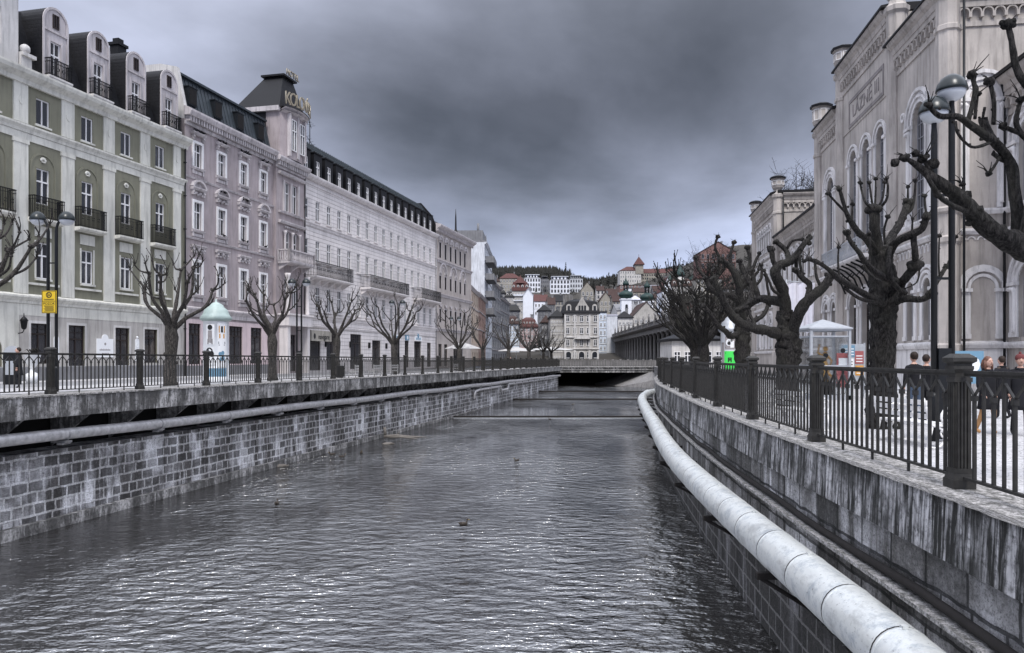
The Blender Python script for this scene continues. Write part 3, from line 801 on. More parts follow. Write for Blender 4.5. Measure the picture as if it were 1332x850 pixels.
def balcony(root, xa, xb, zf, zr, out, kind='iron', mat=None, slabmat=None, name='balcony', step=.11, y=0, cons=True):
    s_ = MB(); s_.mold(xa-.06, xb+.06, [(0,zf),(out+.06,zf),(out+.06,zf-.10),(out-.02,zf-.20),(0,zf-.26)], y=y)
    n = max(2, int((xb-xa)/1.6)+1)
    for i in range(n if cons else 0):
        x = xa+.2 + (xb-xa-.4)*i/(n-1)
        s_.add([(x-.09,y,zf-.24),(x-.09,y-out*.8,zf-.24),(x-.09,y,zf-.85),(x+.09,y,zf-.24),(x+.09,y-out*.8,zf-.24),(x+.09,y,zf-.85)], [(0,1,2),(3,5,4),(0,3,4,1),(1,4,5,2)])
    b_ = s_.build(name, slabmat or M['offwhite'], root)
    r = MB(); mt = mat or M['iron']
    if kind == 'iron':
        for q0, q1 in (((xa, y), (xa, y-out)), ((xa, y-out), (xb, y-out)), ((xb, y-out), (xb, y))):
            l = math.hypot(q1[0]-q0[0], q1[1]-q0[1]); k = max(2, int(l/step))
            for i in range(k+1):
                x = q0[0]+(q1[0]-q0[0])*i/k; yy = q0[1]+(q1[1]-q0[1])*i/k
                r.box(x-.016, x+.016, yy-.016, yy+.016, zf, zr-.03)
            x0, x1 = sorted((q0[0], q1[0])); y0, y1 = sorted((q0[1], q1[1]))
            for z, hh in ((zr-.03, .05), (zf+.08, .03), (zr-.22, .02)): r.box(x0-.03, x1+.03, y0-.03, y1+.03, z, z+hh)
        k = max(2, int((xb-xa)/.42))
        for i in range(k):
            x = xa + (xb-xa)*(i+.5)/k
            r.ring(x, (zf+zr)/2-.02, .10, .125, .012, 0, 360, n=8, y=y-out, yb=y-out+.012)
    else:
        for q0, q1 in (((xa, y), (xa, y-out)), ((xa, y-out), (xb, y-out)), ((xb, y-out), (xb, y))):
            l = math.hypot(q1[0]-q0[0], q1[1]-q0[1]); k = max(2, int(l/.24))
            for i in range(1, k):
                x = q0[0]+(q1[0]-q0[0])*i/k; yy = q0[1]+(q1[1]-q0[1])*i/k; hh = zr-zf-.2
                r.lathe([(.05,.0),(.045,.06*hh),(.085,.32*hh),(.035,.66*hh),(.06,.9*hh),(.05,hh)], (x, yy, zf+.08), 8)
            x0, x1 = sorted((q0[0], q1[0])); y0, y1 = sorted((q0[1], q1[1]))
            r.box(x0-.1, x1+.1, y0-.1, y1+.1, zr-.12, zr); r.box(x0-.08, x1+.08, y0-.08, y1+.08, zf, zf+.08)
            for (x, yy) in (q0, q1): r.box(x-.12, x+.12, yy-.12, yy+.12, zf+.002, zr+.02)
    r.build('balcony_railing', mt, b_)
    return b_
def part(mb, name, mat, root, label=None):
    o = mb.build(name, mat, root)
    if label: o['label'] = label
    return o
def side_gable(mb, x, pts, t=.3, m=0):
    p = [(x, a, b_) for a, b_ in pts] + [(x+t, a, b_) for a, b_ in pts]; n = len(pts)
    mb.add(p, [tuple(range(n)), tuple(range(2*n-1, n-1, -1))] + [(i, n+i, n+(i+1)%n, (i+1)%n) for i in range(n)], m)
def roof_prism(mb, xa, xb, prof, m=0):
    """prof: (y, z) list, closed polygon extruded along x"""
    side_gable(mb, xa, prof, xb-xa, m)

KL = .239; SL = math.hypot(1, KL)          # left facades run along x = -40 + .239 y
def FL(Y): return (-40+KL*Y, Y)
def left_root(Ya, Yb, name, label, cat):
    p0, p1 = FL(Ya), FL(Yb); loc, rz, L_ = frame_at(p0, p1, GL-.25)
    return thing(name, label, cat, loc, rz), L_, (lambda Y: (Y-Ya)*SL), (lambda z: z + H - GL + .25)

# ================================================================== olive green building
g, L_, U, Z = left_root(32, 60.2, 'green_town_house', 'olive green town house with white pilasters and four arched dormers', 'building')
bay = 3.43*1.028
wx = [U(47.1) + bay*k for k in range(-4, 4)]; px_ = [U(45.5) + bay*k for k in range(-3, 5)]
hs = []
for x in wx:
    hs += [(x-.5,x+.5,Z(14.2),Z(15.8),False), (x-.5,x+.5,Z(9.4),Z(11.55),False), (x-.5,x+.5,Z(4.85),Z(7.05),False)]
gro = [(U(46.85),1.3,Z(-.35),2.45,'w'), (U(49.65),1.35,Z(-1.3),3.4,'d'), (U(53.6),1.35,Z(-1.3),3.4,'d'), (U(56.4),1.35,Z(-.35),2.45,'w'), (U(36.5),1.3,Z(-.35),2.45,'w'), (U(40),1.3,Z(-.35),2.45,'w')]
for x, w_, z, h_, k in gro: hs.append((x-w_/2, x+w_/2, z, z+h_, False))
hs.append((U(42.6), U(44.3), Z(-1.3), Z(1.35), True))
mb = MB(); shell(mb, L_-.012, 13, 0, Z(16.6), 0, hs, .2); part(mb, 'wall', M['green'], g)
mb = MB(); wall_front(mb, .01, L_-.02, Z(-.6), Z(2.6), [h for h in hs if h[3] < Z(2.5)], -.03, .04); part(mb, 'ground_floor_render', M['cream'], g)
mb = MB()
mb.mold(-.1, L_-.012, [(0,Z(3.25)),(.10,Z(3.25)),(.12,Z(3.4)),(.30,Z(3.62)),(.30,Z(3.72)),(0,Z(3.85))]); mb.mold(-.05, L_-.012, [(0,Z(2.55)),(.05,Z(2.55)),(.05,Z(3.24)),(0,Z(3.24))])
mb.mold(-.1, L_-.012, [(0,Z(13.45)),(.10,Z(13.45)),(.14,Z(13.62)),(.26,Z(13.8)),(.26,Z(13.9)),(0,Z(14.0))]); mb.mold(0, L_-.012, [(0,Z(13.0)),(.06,Z(13.0)),(.06,Z(13.44)),(0,Z(13.44))])
part(mb, 'string_course', M['creamw'], g)
mb = MB(); mb.mold(-.3, L_+.15, [(0,Z(16.3)),(.18,Z(16.3)),(.22,Z(16.55)),(.55,Z(16.8)),(.62,Z(17.0)),(.62,Z(17.12)),(0,Z(17.3))]); part(mb, 'cornice', M['creamw'], g)
mb = MB(); mb.mold(0, L_-.012, [(0,0),(.08,0),(.08,Z(-.55)),(0,Z(-.5))]); part(mb, 'plinth', M['greyr'], g)
for i, x in enumerate(px_):
    w_ = .5 if i < len(px_)-1 else .42
    mb = MB(); mb.box(x-w_, x+w_, -.10, .01, Z(3.84), Z(13.0)); mb.box(x-w_-.06, x+w_+.06, -.14, .01, Z(12.75), Z(13.0))
    mb.box(x-w_, x+w_, -.09, .01, Z(13.99), Z(16.3)); mb.disc(x, Z(15.3), .26, .12, n=14, y=0, sx=.62)
    part(mb, 'pilaster', M['creamw'], g)
mb = MB()
for x in wx:
    mb.ring(x, Z(11.55), .85, .97, .05, 0, 180); mb.box(x-.97, x-.85, -.05, .01, Z(8.2), Z(11.55)); mb.box(x+.85, x+.97, -.05, .01, Z(8.2), Z(11.55))
    mb.box(x-.55,x-.50,-.03,.01,Z(9.4),Z(11.6)); mb.box(x+.5,x+.55,-.03,.01,Z(9.4),Z(11.6))
part(mb, 'arch_moulding', M['green'], g)
for x in wx:
    mb = MB()
    for k in range(5):
        a = R(20+35*k); mb.blob((x+.16*math.cos(a), -.04, Z(12.05)+.14*math.sin(a)), .10, n=6, k=4, sc=(1,.5,1))
    mb.box(x-.13,x+.13,-.08,.01,Z(11.95),Z(12.03))
    mb.box(x-.62,x+.62,-.05,.01,Z(7.4),Z(8.05)); mb.box(x-1.15,x+1.15,-.12,.01,Z(4.42),Z(4.55)); mb.box(x-.6,x+.6,-.13,.01,Z(4.72),Z(4.84))
    mb.box(x-.6,x+.6,-.10,.01,Z(14.08),Z(14.19))
    mb.box(x-.62,x-.5,-.025,.01,Z(4.85),Z(7.15)); mb.box(x+.5,x+.62,-.025,.01,Z(4.85),Z(7.15))
    part(mb, 'stucco_trim', M['creamw'], g)
for x, w_, z, h_, k in gro:
    mb = MB(); mb.box(x-w_/2-.16,x-w_/2,-.05,.01,z,z+h_+.16); mb.box(x+w_/2,x+w_/2+.16,-.05,.01,z,z+h_+.16); mb.box(x-w_/2,x+w_/2,-.05,.01,z+h_,z+h_+.16); part(mb, 'opening_surround', M['offwhite'], g)
for x in wx:
    put_window(g, x, Z(14.2), 1.0, 1.6, 'mid', .12); put_window(g, x, Z(9.4), 1.0, 2.15, 'cross', .12); put_window(g, x, Z(4.85), 1.0, 2.2, 'cross', .12)
    balcony(g, x-1.12, x+1.12, Z(8.45), Z(9.75), .5, slabmat=M['creamw'], cons=False)
for x, w_, z, h_, k in gro:
    put_window(g, x, z, w_, h_, 'darkshop', .14, 'window' if k == 'w' else 'door')
put_window(g, U(43.45), Z(-1.3), 1.7*1.03, 2.65, 'archdarkshop', .15, 'door')
mb = MB(); mb.box(U(41.6), U(45.9), -.04, .005, Z(-1.2), Z(2.5)); 
mb2 = MB(); wall_front(mb2, U(41.8), U(45.4), Z(-1.3), Z(2.55), [(U(42.6), U(44.3), Z(-1.3), Z(1.35), True)], -.05, .06); part(mb2, 'entrance_surround', M['creamw'], g)
# steep slate mansard and dormers
mb = MB(); roof_prism(mb, 0, L_-.02, [(.15,Z(17.2)),(1.55,Z(21.3)),(6,Z(22.6)),(12.8,Z(17.2))]); part(mb, 'roof', M['slate'], g)
for k in range(-3, 4):
    if k in (-1, -2): continue
    x = U(47.85) + bay*k
    mb = MB(); zb = Z(17.25); zs = Z(20.75); r = .95
    wall_front(mb, x-r, x+r, zb, zs, [(x-.42, x+.42, zb+.05, zb+2.35, False)], -.18, .25)
    n = 12; arc = [(x+r*math.cos(math.pi*i/n), -.18, zs+r*math.sin(math.pi*i/n)) for i in range(n+1)]; mb.face(arc)
    mb.ring(x, zs, r-.10, r+.04, .06, 0, 180, y=-.18, yb=-.17); mb.box(x-r-.03, x-r+.10, -.24, -.17, zb, zs); mb.box(x+r-.10, x+r+.03, -.24, -.17, zb, zs)
    mb.box(x-r+.1, x+r-.1, -.25, -.17, Z(20.15), Z(20.28)); mb.box(x-.58, x-.42, -.22, -.17, zb, zb+2.5); mb.box(x+.42, x+.58, -.22, -.17, zb, zb+2.5)
    d = part(mb, 'dormer', M['pinktrim'], g)
    bk = MB(); prof = [(x+(r+.02)*math.cos(math.pi*i/n), zs+(r+.02)*math.sin(math.pi*i/n)) for i in range(n+1)] + [(x-r-.02, zb), ]
    prof = [(x+r+.02, zb)] + prof[:-1] + [(x-r-.02, zb)]
    p = [(a, -.12, c) for a, c in prof] + [(a, 4.0, c) for a, c in prof]; q_ = len(prof)
    bk.add(p, [(i, q_+i, q_+(i+1)%q_, (i+1)%q_) for i in range(q_)] + [tuple(range(q_, 2*q_))]); part(bk, 'dormer_cheek', M['slate'], d)
    put_window(d, x, zb+.05, .84, 2.3, 'cross', -.02)
    put_window(d, x, Z(20.45), .46, .85, 'darkmid', -.20)
    balcony(d, x-.85, x+.85, zb+.05, zb+1.1, .38, y=-.2, cons=False)
mb = MB(); xg = U(45.35); zg1 = Z(22.0)
wall_front(mb, xg-9, xg, Z(17.1), zg1, [(U(43.75)-.5, U(43.75)+.5, Z(18.1), Z(20.2), False), (U(40.3)-.5, U(40.3)+.5, Z(18.1), Z(20.2), False)], -.05, .25)
mb.face([(xg,-.05,Z(17.1)),(xg,5,Z(17.1)),(xg,5,zg1),(xg,-.05,zg1)]); mb.box(xg-9, xg-.02, 0.3, 6, zg1-.2, zg1)
mb.mold(xg-9.1, xg+.12, [(0,zg1-.25),(.35,zg1-.05),(.4,zg1+.15),(0,zg1+.2)], y=-.05)
mb.box(xg+.05, xg+1.0, -.35, .4, Z(17.9), Z(18.1)); mb.box(xg+.05, xg+.8, -.2, .4, Z(17.2), Z(17.9)); mb.blob((xg+.45, -.05, Z(18.38)), .30, n=12, k=8)
part(mb, 'gable_front', M['offwhite'], g)
for y_ in (43.75, 40.3): put_window(g, U(y_), Z(18.1), 1.0, 2.1, 'cross', .08)
mb = MB(); mb.box(U(54.6), U(55.4), 1.2, 1.9, Z(21), Z(22.6)); mb.box(U(54.6)-.1, U(55.4)+.1, 1.1, 2.0, Z(22.4), Z(22.6)); mb.box(U(54.75), U(55.25), 1.3, 1.8, Z(22.6), Z(22.95)); part(mb, 'chimney', M['blackroof'], g)
# lantern and plaques fixed to the ground floor
mb = MB(); xl = U(45.35); zl = Z(1.55)
mb.tube([(xl,0,zl-.1),(xl,-.35,zl-.05),(xl,-.45,zl+.1)], .03, 6); mb.lathe([(.05,.12),(.14,.2),(.2,.62),(.24,.66),(.1,.85),(.03,.92),(.02,1.1)], (xl,-.45,zl), 6)
part(mb, 'wall_lantern', M['iron'], g)
mb = MB(); xl = U(52.0); mb.box(xl-.75, xl+.75, -.07, -.02, Z(.05), Z(1.3)); mb.disc(xl, Z(1.3), .3, .07, 0, 0, 180, y=0); 
pq = part(mb, 'name_plaque', M['signw'], g)
mb = MB(); mb.disc(xl, Z(.95), .09, .076); 
for k in range(9): mb.box(xl-.5+.11*k, xl-.5+.11*k+.07, -.078, -.068, Z(.50), Z(.60)+.02*(k%2))
for k in range(5): mb.box(xl-.3+.13*k, xl-.3+.13*k+.09, -.078, -.068, Z(.3), Z(.35))
part(mb, 'plaque_print', M['printgrey'], pq)
for y_ in (48.05, 55.0):
    mb = MB(); xl = U(y_); mb.box(xl-.2, xl+.2, -.06, -.01, Z(-.2), Z(1.2)); mb.disc(xl, Z(1.2), .2, .06, 0, 0, 180); mb.blob((xl, -.04, Z(1.48)), .09, n=8)
    mb.ring(xl, Z(.9), .10, .14, .08, 0, 360); mb.box(xl-.1, xl+.1, -.08, -.01, Z(-.1), Z(.6)); part(mb, 'wall_sign', M['signw'], g)

# ================================================================== pink hotel with corner tower
p, L_, U, Z = left_root(60.2, 78.1, 'pink_hotel', 'dusty pink stucco hotel with ornate pediments, mansard roof and a pyramid tower', 'building')
wx = [U(61.7), U(64.8), U(67.95), U(71.05)]; bx = U(75.4); xb0 = U(72.75)
hs = []
for x in wx: hs += [(x-.5,x+.5,Z(15.3),Z(17.2),False), (x-.5,x+.5,Z(10.3),Z(12.5),False), (x-.5,x+.5,Z(5.1),Z(7.75),False)]
shops = [(U(61.3),1.5), (U(66.8),2.0), (U(69.9),1.8), (U(64.0),1.5)]
for x, w_ in shops: hs.append((x-w_/2, x+w_/2, Z(-.5), Z(2.75), False))
mb = MB(); shell(mb, L_-.012, 13, 0, Z(18.8), 0, hs, .2); part(mb, 'wall', M['pink'], p)
mb = MB(); wall_front(mb, 0, xb0, Z(-.6), Z(3.1), [(x-w_/2, x+w_/2, Z(-.5), Z(2.75), False) for x, w_ in shops], -.06, .07); part(mb, 'ground_floor_panels', M['pinkpale'], p)
mb = MB(); mb.mold(0, xb0, [(0,0),(.1,0),(.1,Z(-.62)),(0,Z(-.6))]); part(mb, 'plinth', M['greyr'], p)
for x, w_ in shops: put_window(p, x, Z(-.5), w_, 3.25, 'darkshop', .1, 'shop_window')
mb = MB()
mb.mold(.01, xb0, [(0,Z(3.3)),(.10,Z(3.3)),(.12,Z(3.6)),(.30,Z(3.9)),(.30,Z(4.0)),(0,Z(4.12))]); mb.mold(.01, xb0, [(0,Z(8.95)+.5),(.10,Z(8.95)+.5),(.16,Z(9.6)),(0,Z(9.65))])
mb.mold(.01, xb0, [(0,Z(14.25)),(.06,Z(14.25)),(.12,Z(14.4)),(0,Z(14.45))]); part(mb, 'string_course', M['pinktrim'], p)
mb = MB(); mb.mold(-.1, xb0, [(0,Z(18.35)),(.12,Z(18.35)),(.15,Z(18.6)),(0,Z(18.6))]); consoles(mb, .15, xb0-.15, Z(18.62), .34, .17, .42, .45); mb.mold(-.15, xb0, [(0,Z(19.04)),(.55,Z(19.04)),(.7,Z(19.35)),(.7,Z(19.5)),(.15,Z(19.75)),(0,Z(19.75))]); part(mb, 'cornice', M['pinktrim'], p)
def surround(mb, x, z, w, h, out=.07, t=.14):
    mb.box(x-w/2-t,x-w/2,-out,.01,z-.02,z+h); mb.box(x+w/2,x+w/2+t,-out,.01,z-.02,z+h); mb.box(x-w/2-t,x+w/2+t,-out,.01,z+h,z+h+t)
def hood(mb, x, z, kind, w=1.7):
    hw = w/2
    for s_ in (-1, 1): mb.box(x+s_*(hw-.12)-.09, x+s_*(hw-.12)+.09, -.20, .01, z-.35, z+.05); mb.blob((x+s_*(hw-.12), -.2, z-.12), .10, n=6, k=4)
    mb.mold(x-hw-.08, x+hw+.08, [(0,z+.05),(.20,z+.05),(.32,z+.2),(.32,z+.27),(0,z+.3)])
    if kind == 'arch':
        mb.ring(x, z+.25-.35, .86*hw+.16, .86*hw+.32, .30, 25, 155); mb.disc(x, z-.10, .86*hw+.17, .08, 0, 25, 155)
        for k in range(6): mb.blob((x-.45+.18*k, -.12, z-.22+.09*math.sin(k*2.1)), .11, n=6, k=4, sc=(1,.7,1))
    if kind == 'orn':
        for k in range(9): mb.blob((x-.6+.15*k, -.10, z-.18+.12*math.sin(k*1.9)), .10, n=6, k=4, sc=(1.1,.7,1))
        mb.blob((x, -.15, z-.05), .17, n=8, k=5)
def apron(mb, x, z, w):
    mb.mold(x-w/2-.15, x+w/2+.15, [(0,z-.16),(.14,z-.16),(.22,z-.03),(.22,z),(0,z+.02)])
    for s_ in (-1,1): mb.box(x+s_*(w/2)-.08, x+s_*(w/2)+.08, -.13, .01, z-.5, z-.16)
    mb.box(x-w/2+.12,x+w/2-.12,-.05,.01,z-.48,z-.24)
for x in wx:
    for zz, hh, zh, kd, wd in ((15.3,1.9,17.75,'flat',1.5),(10.3,2.2,13.35,'arch',1.6),(5.1,2.65,8.75,'orn',1.6)): mb = MB(); surround(mb, x, Z(zz), 1.0, hh); hood(mb, x, Z(zh), kd, wd); apron(mb, x, Z(zz-.1), 1.3); part(mb, 'window_pediment', M['pinktrim'], p)
    for zz, hh in ((15.3,1.85),(10.3,2.15),(5.1,2.6)): mb = MB(); surround(mb, x, Z(zz), .99, hh, .10, .2); part(mb, 'window_surround', M['white'], p)
    put_window(p, x, Z(15.3), 1.0, 1.9, 'cross', .15); put_window(p, x, Z(10.3), 1.0, 2.2, 'cross', .15); put_window(p, x, Z(5.1), 1.0, 2.65, 'cross', .15)
mb = MB(); roof_prism(mb, .3, xb0+.1, [(.25,Z(19.6)),(.95,Z(22.5)),(2.2,Z(23.0)),(12.5,Z(23.0)),(12.8,Z(19))])
for k in range(26):
    x = .6+k*.5
    if x < xb0: mb.add([(x,.22,Z(19.65)),(x+.05,.22,Z(19.65)),(x+.05,.90,Z(22.5)),(x,.90,Z(22.5)),(x,.3,Z(19.65)),(x+.05,.3,Z(19.65)),(x+.05,1.0,Z(22.45)),(x,1.0,Z(22.45))], [(0,1,2,3),(0,4,5,1),(0,3,7,4),(1,5,6,2)])
mb.box(.3, xb0+.1, .7, 1.1, Z(22.42), Z(22.6)); part(mb, 'roof', M['metalroof2'], p)
mb = MB(); side_gable(mb, 0, [(.05,Z(17)),(.05,Z(19.7)),(.75,Z(22.9)),(2.2,Z(23.25)),(13,Z(23.25)),(13,Z(17))], .35); part(mb, 'gable_wall', M['offwhite'], p)
for x in (wx[0]-.2, wx[1], wx[2], wx[3]+.1):
    o = MB(); o.box(x-.5,x+.5,.25,.9,Z(20.2),Z(21.6)); o.box(x-.56,x+.56,.20,.9,Z(21.6),Z(21.68)); sk = part(o, 'roof_window', M['metalroof'], p)
    o = MB(); o.box(x-.42,x+.42,.22,.26,Z(20.3),Z(21.5)); part(o, 'pane', M['dark'], sk)
# projecting bay with curved attic
mb = MB(); bw = L_-.012-xb0; o_ = -.32
hb = []
for dx in (-.72, .72): hb += [(bx+dx-.5,bx+dx+.5,Z(14.2),Z(17.0),False), (bx+dx-.5,bx+dx+.5,Z(9.35),Z(12.3),False), (bx+dx-.48,bx+dx+.48,Z(4.9),Z(7.7),False)]
hb.append((bx-1.0, bx+1.0, Z(-1.3), Z(2.3), False))
wall_front(mb, xb0, L_-.012, 0, Z(18.6), hb, o_, .3); mb.face([(xb0,o_,0),(xb0,0,0),(xb0,0,Z(18.6)),(xb0,o_,Z(18.6))]); mb.face([(L_-.012,o_,0),(L_-.012,0,0),(L_-.012,0,Z(18.6)),(L_-.012,o_,Z(18.6))]); mb.face([(xb0,o_,Z(18.6)),(L_-.012,o_,Z(18.6)),(L_-.012,1,Z(18.6)),(xb0,1,Z(18.6))])
part(mb, 'bay', M['pink'], p)
mb = MB(); mb.mold(xb0-.1, L_+.1, [(0,Z(18.1)),(.12,Z(18.1)),(.15,Z(18.3)),(0,Z(18.3))], y=o_); consoles(mb, xb0+.1, L_-.1, Z(18.32), .34, .17, .42, .4, y=o_)
mb.mold(xb0-.2, L_+.2, [(0,Z(18.74)),(.5,Z(18.74)),(.65,Z(19.0)),(.65,Z(19.15)),(0,Z(19.4))], y=o_)
for z in (17.55, 12.9): mb.mold(xb0+.3, L_-.3, [(0,Z(z)),(.25,Z(z)),(.35,Z(z)+.18),(.35,Z(z)+.25),(0,Z(z)+.3)], y=o_)
mb.mold(xb0+.4, L_-.4, [(0,Z(13.9)),(.2,Z(13.9)),(.25,Z(14.05)),(0,Z(14.1))], y=o_)
for dx in (-1.4, 0, 1.4):
    mb.box(bx+dx-.12,bx+dx+.12,o_-.12,o_+.01,Z(14.15),Z(17.1))
    mb.lathe([(.17,0),(.17,.12),(.13,.2),(.115,2.5),(.15,2.6),(.19,2.75),(.19,2.9)],(bx+dx,o_-.18,Z(9.35)),10)
for k in range(7): mb.blob((bx-1.2+.4*k, o_-.1, Z(12.65)), .13, n=6, k=4, sc=(1.3,.6,1))
part(mb, 'bay_ornament', M['pinktrim'], p)
for dx in (-.72, .72):
    put_window(p, bx+dx, Z(14.2), 1.0, 2.8, 'cross', o_+.18); put_window(p, bx+dx, Z(9.35), 1.0, 2.95, 'cross', o_+.18); put_window(p, bx+dx, Z(4.9), .96, 2.8, 'cross', o_+.18)
balcony(p, bx-2.35, bx+2.35, Z(9.25), Z(10.35), 1.2, 'stone', M['pinktrim'], M['pinktrim'], y=o_)
put_window(p, bx, Z(-1.3), 2.0, 3.6, 'darkshop', o_+.2, 'door')
mb = MB()
for s_ in (-1, 1): mb.box(bx+s_*1.9-.25, bx+s_*1.9+.25, o_-.9, o_+.01, 0, Z(3.1)); mb.lathe([(.26,0),(.2,.2),(.17,3.4),(.24,3.6),(.3,3.9)],(bx+s_*1.9,o_-.75,Z(4.2)),10)
mb.box(bx-2.3,bx+2.3,o_-1.1,o_+.01,Z(3.1),Z(4.1)); mb.box(bx-2.45,bx+2.45,o_-1.25,o_+.01,Z(4.1),Z(4.25)); part(mb, 'porch', M['whitesm'], p)
# attic turret
hwt = 2.3
mb = MB(); zb, ze = Z(19.2), Z(23.5)
n = 16; prof = []
for i in range(n+1):
    a = -1+2*i/n; prof.append((bx+a*hwt, o_-.15-.75*(1-a*a)*.8))
for i in range(n):
    (xa, ya), (xb_, yb_) = prof[i], prof[i+1]; mb.face([(xa,ya,zb),(xb_,yb_,zb),(xb_,yb_,ze),(xa,ya,ze)])
mb.face([(bx-hwt,prof[0][1],zb),(bx-hwt,1.0,zb),(bx-hwt,1.0,ze),(bx-hwt,prof[0][1],ze)]); mb.face([(bx+hwt,prof[0][1],zb),(bx+hwt,4,zb),(bx+hwt,4,ze),(bx+hwt,prof[0][1],ze)]); tw = part(mb, 'attic_turret', M['pink'], p)
mb = MB(); mb.box(bx-hwt-.02, bx+hwt-.02, 1.0, 4.0, zb, ze); part(mb, 'turret_cladding', M['blackroof'], tw)
for dx in (-.78, .78): put_window(tw, bx+dx, Z(20.0), .9, 3.0, 'cross', o_-.78)
mb = MB()
for dx in (-1.45, -.08, .08, 1.45): mb.box(bx+dx-.09, bx+dx+.09, o_-.85, o_-.5, Z(19.4), ze)
for i in range(n):
    (xa, ya), (xb_, yb_) = prof[i], prof[i+1]; f1, f2 = .45, .45
    for (q0, q1, za, zc) in ((.0,.45,ze-.05,ze+.12),(.0,.62,ze+.12,ze+.45)):
        mb.add([(xa,ya-q0,za),(xb_,yb_-q0,za),(xb_,yb_-q1,zc),(xa,ya-q1,zc),(xa,ya+.3,zc),(xb_,yb_+.3,zc)], [(0,1,2,3),(3,2,5,4)])
mb.box(bx-hwt-.35, bx-hwt+.02, o_-.2, 4.2, ze, ze+.45); mb.box(bx+hwt-.02, bx+hwt+.35, o_-.2, 4.2, ze, ze+.45)
part(mb, 'curved_cornice', M['pinktrim'], tw)
mb = MB(); zt = Z(27.3)
q0 = [(bx-hwt-.3,o_-.3,ze+.4),(bx+hwt+.3,o_-.3,ze+.4),(bx+hwt+.3,4.3,ze+.4),(bx-hwt-.3,4.3,ze+.4)]; q1 = [(bx-.95,.0,zt),(bx+.95,.0,zt),(bx+.95,1.9,zt),(bx-.95,1.9,zt)]
mb.add(q0+q1, [(0,1,5,4),(1,2,6,5),(2,3,7,6),(3,0,4,7),(4,5,6,7)]); mb.box(bx-1.25,bx+1.25,-.3,2.2,zt,zt+.18)
pts = [(x_, y_-.65, ze+.42) for x_, y_ in prof]; mb.face(pts + [(bx+hwt,o_,ze+.46),(bx-hwt,o_,ze+.46)])
part(mb, 'pyramid_roof', M['blackroof'], p)
letters = 'KOLONÁDA'
for i, ch in enumerate(letters):
    a = -1 + 2*(i+.5)/len(letters); x_ = bx + a*(hwt+.15); y_ = o_-.15-.75*(1-a*a)*.8 - .62
    slope = 2*.6*a/ (hwt); text_mesh('roof_letter', ch, 1.75, M['gletter'], p, (x_, y_, ze+1.15), (R(90), 0, math.atan(slope)), .06, sx=.62)
text_mesh('roof_letter', 'HOTEL', .85, M['gletter'], p, (bx+.75, -.1, zt+.65), (R(90), 0, 0), .05, sx=.9)
# birds sitting on the pediments
bi = 0
bp = {(0,17.75):3,(1,17.75):3,(2,17.75):4,(3,17.75):2,(1,13.35):2,(2,13.35):2,(2,10.2):2,(3,10.2):1,(1,10.2):1}
bmsh = MB(); bmsh.blob((0,0,.10), .10, n=8, k=5, sc=(1.5,.9,.85)); bmsh.blob((.13,0,.21), .055, n=6, k=4); bmsh.tube([(-.12,0,.10),(-.27,0,.05)], [.05,.02], 5); bmsh.tube([(.17,0,.21),(.21,0,.20)], [.016,.004], 5); bmsh.tube([(.0,.03,.03),(0,.03,-.0)], .012, 4); bmsh.tube([(.0,-.03,.03),(0,-.03,-.0)], .012, 4)
proto_b = None
for (k, z), cnt in bp.items():
    for j in range(cnt):
        lp = Vector((wx[k]-.65+1.3*(j+.5)/cnt+random.uniform(-.12,.12), -.24, Z(z)+(.29 if z > 11 else .015)+(.22 if z == 13.35 else 0)))
        if z == 13.35: lp.y = -.26
        wp = p.matrix_basis @ lp
        if proto_b is None: proto_b = bmsh.build('pigeon', M['black_cloth'], None, loc=wp, rz=random.uniform(0,6)); o = proto_b
        else: o = inst(proto_b, None, wp, random.uniform(0,6))
        tag(o, 'small dark pigeon perched on a stucco window pediment or sill of the pink hotel', 'bird', 'pigeons perched on the pink hotel')

# ================================================================== long white grooved building
w, L_, U, Z = left_root(78.1, 118.25, 'white_town_house', 'long white town house with grooved render, three iron balconies and a black mansard', 'building')
xs = [U(78.9) + 2.463*1.028*k for k in range(16)]; hs = []
for x in xs: hs += [(x-.46,x+.46,Z(14.45),Z(16.5),False), (x-.46,x+.46,Z(10.1),Z(12.35),False)]
low = [x for x in xs]
for x in low: hs.append((x-.46,x+.46,Z(4.95),Z(7.5),False))
ops = [(U(79.9),4.2,2.7),(U(84.6),2.7,2.7),(U(90.5),3.0,2.8),(U(96.3),2.6,2.2),(U(102.6),2.6,2.4),(U(106.4),1.5,2.4),(U(110.6),2.8,2.4),(U(115.3),1.7,2.3)]
for x, w_, t_ in ops: hs.append((x-w_/2, x+w_/2, Z(-1.3), Z(t_), False))
mb = MB(); shell(mb, L_-.012, 13, 0, Z(18.5), 0, hs, .28); part(mb, 'wall', M['whitegr'], w)
for x in xs:
    put_window(w, x, Z(14.45), .92, 2.05, 'cross', .11); put_window(w, x, Z(10.1), .92, 2.25, 'cross', .11); put_window(w, x, Z(4.95), .92, 2.55, 'cross', .11)
for i, (x, w_, t_) in enumerate(ops): put_window(w, x, Z(-1.3), w_, t_+1.3, 'darkshop', .15, 'shop_window')
mb = MB()
mb.mold(.02, L_-.012, [(0,Z(18.0)),(.08,Z(18.0)),(.12,Z(18.2)),(0,Z(18.25))])
mb.mold(.02, L_-.012, [(0,Z(13.7)),(.08,Z(13.7)),(.12,Z(13.9)),(.22,Z(14.0)),(.22,Z(14.08)),(0,Z(14.12))])
mb.mold(.02, L_-.012, [(0,Z(4.15)),(.10,Z(4.15)),(.12,Z(4.35)),(.26,Z(4.5)),(.26,Z(4.6)),(0,Z(4.65))]); mb.mold(.02, L_-.012, [(0,Z(3.2)),(.08,Z(3.2)),(.14,Z(3.4)),(0,Z(3.45))])
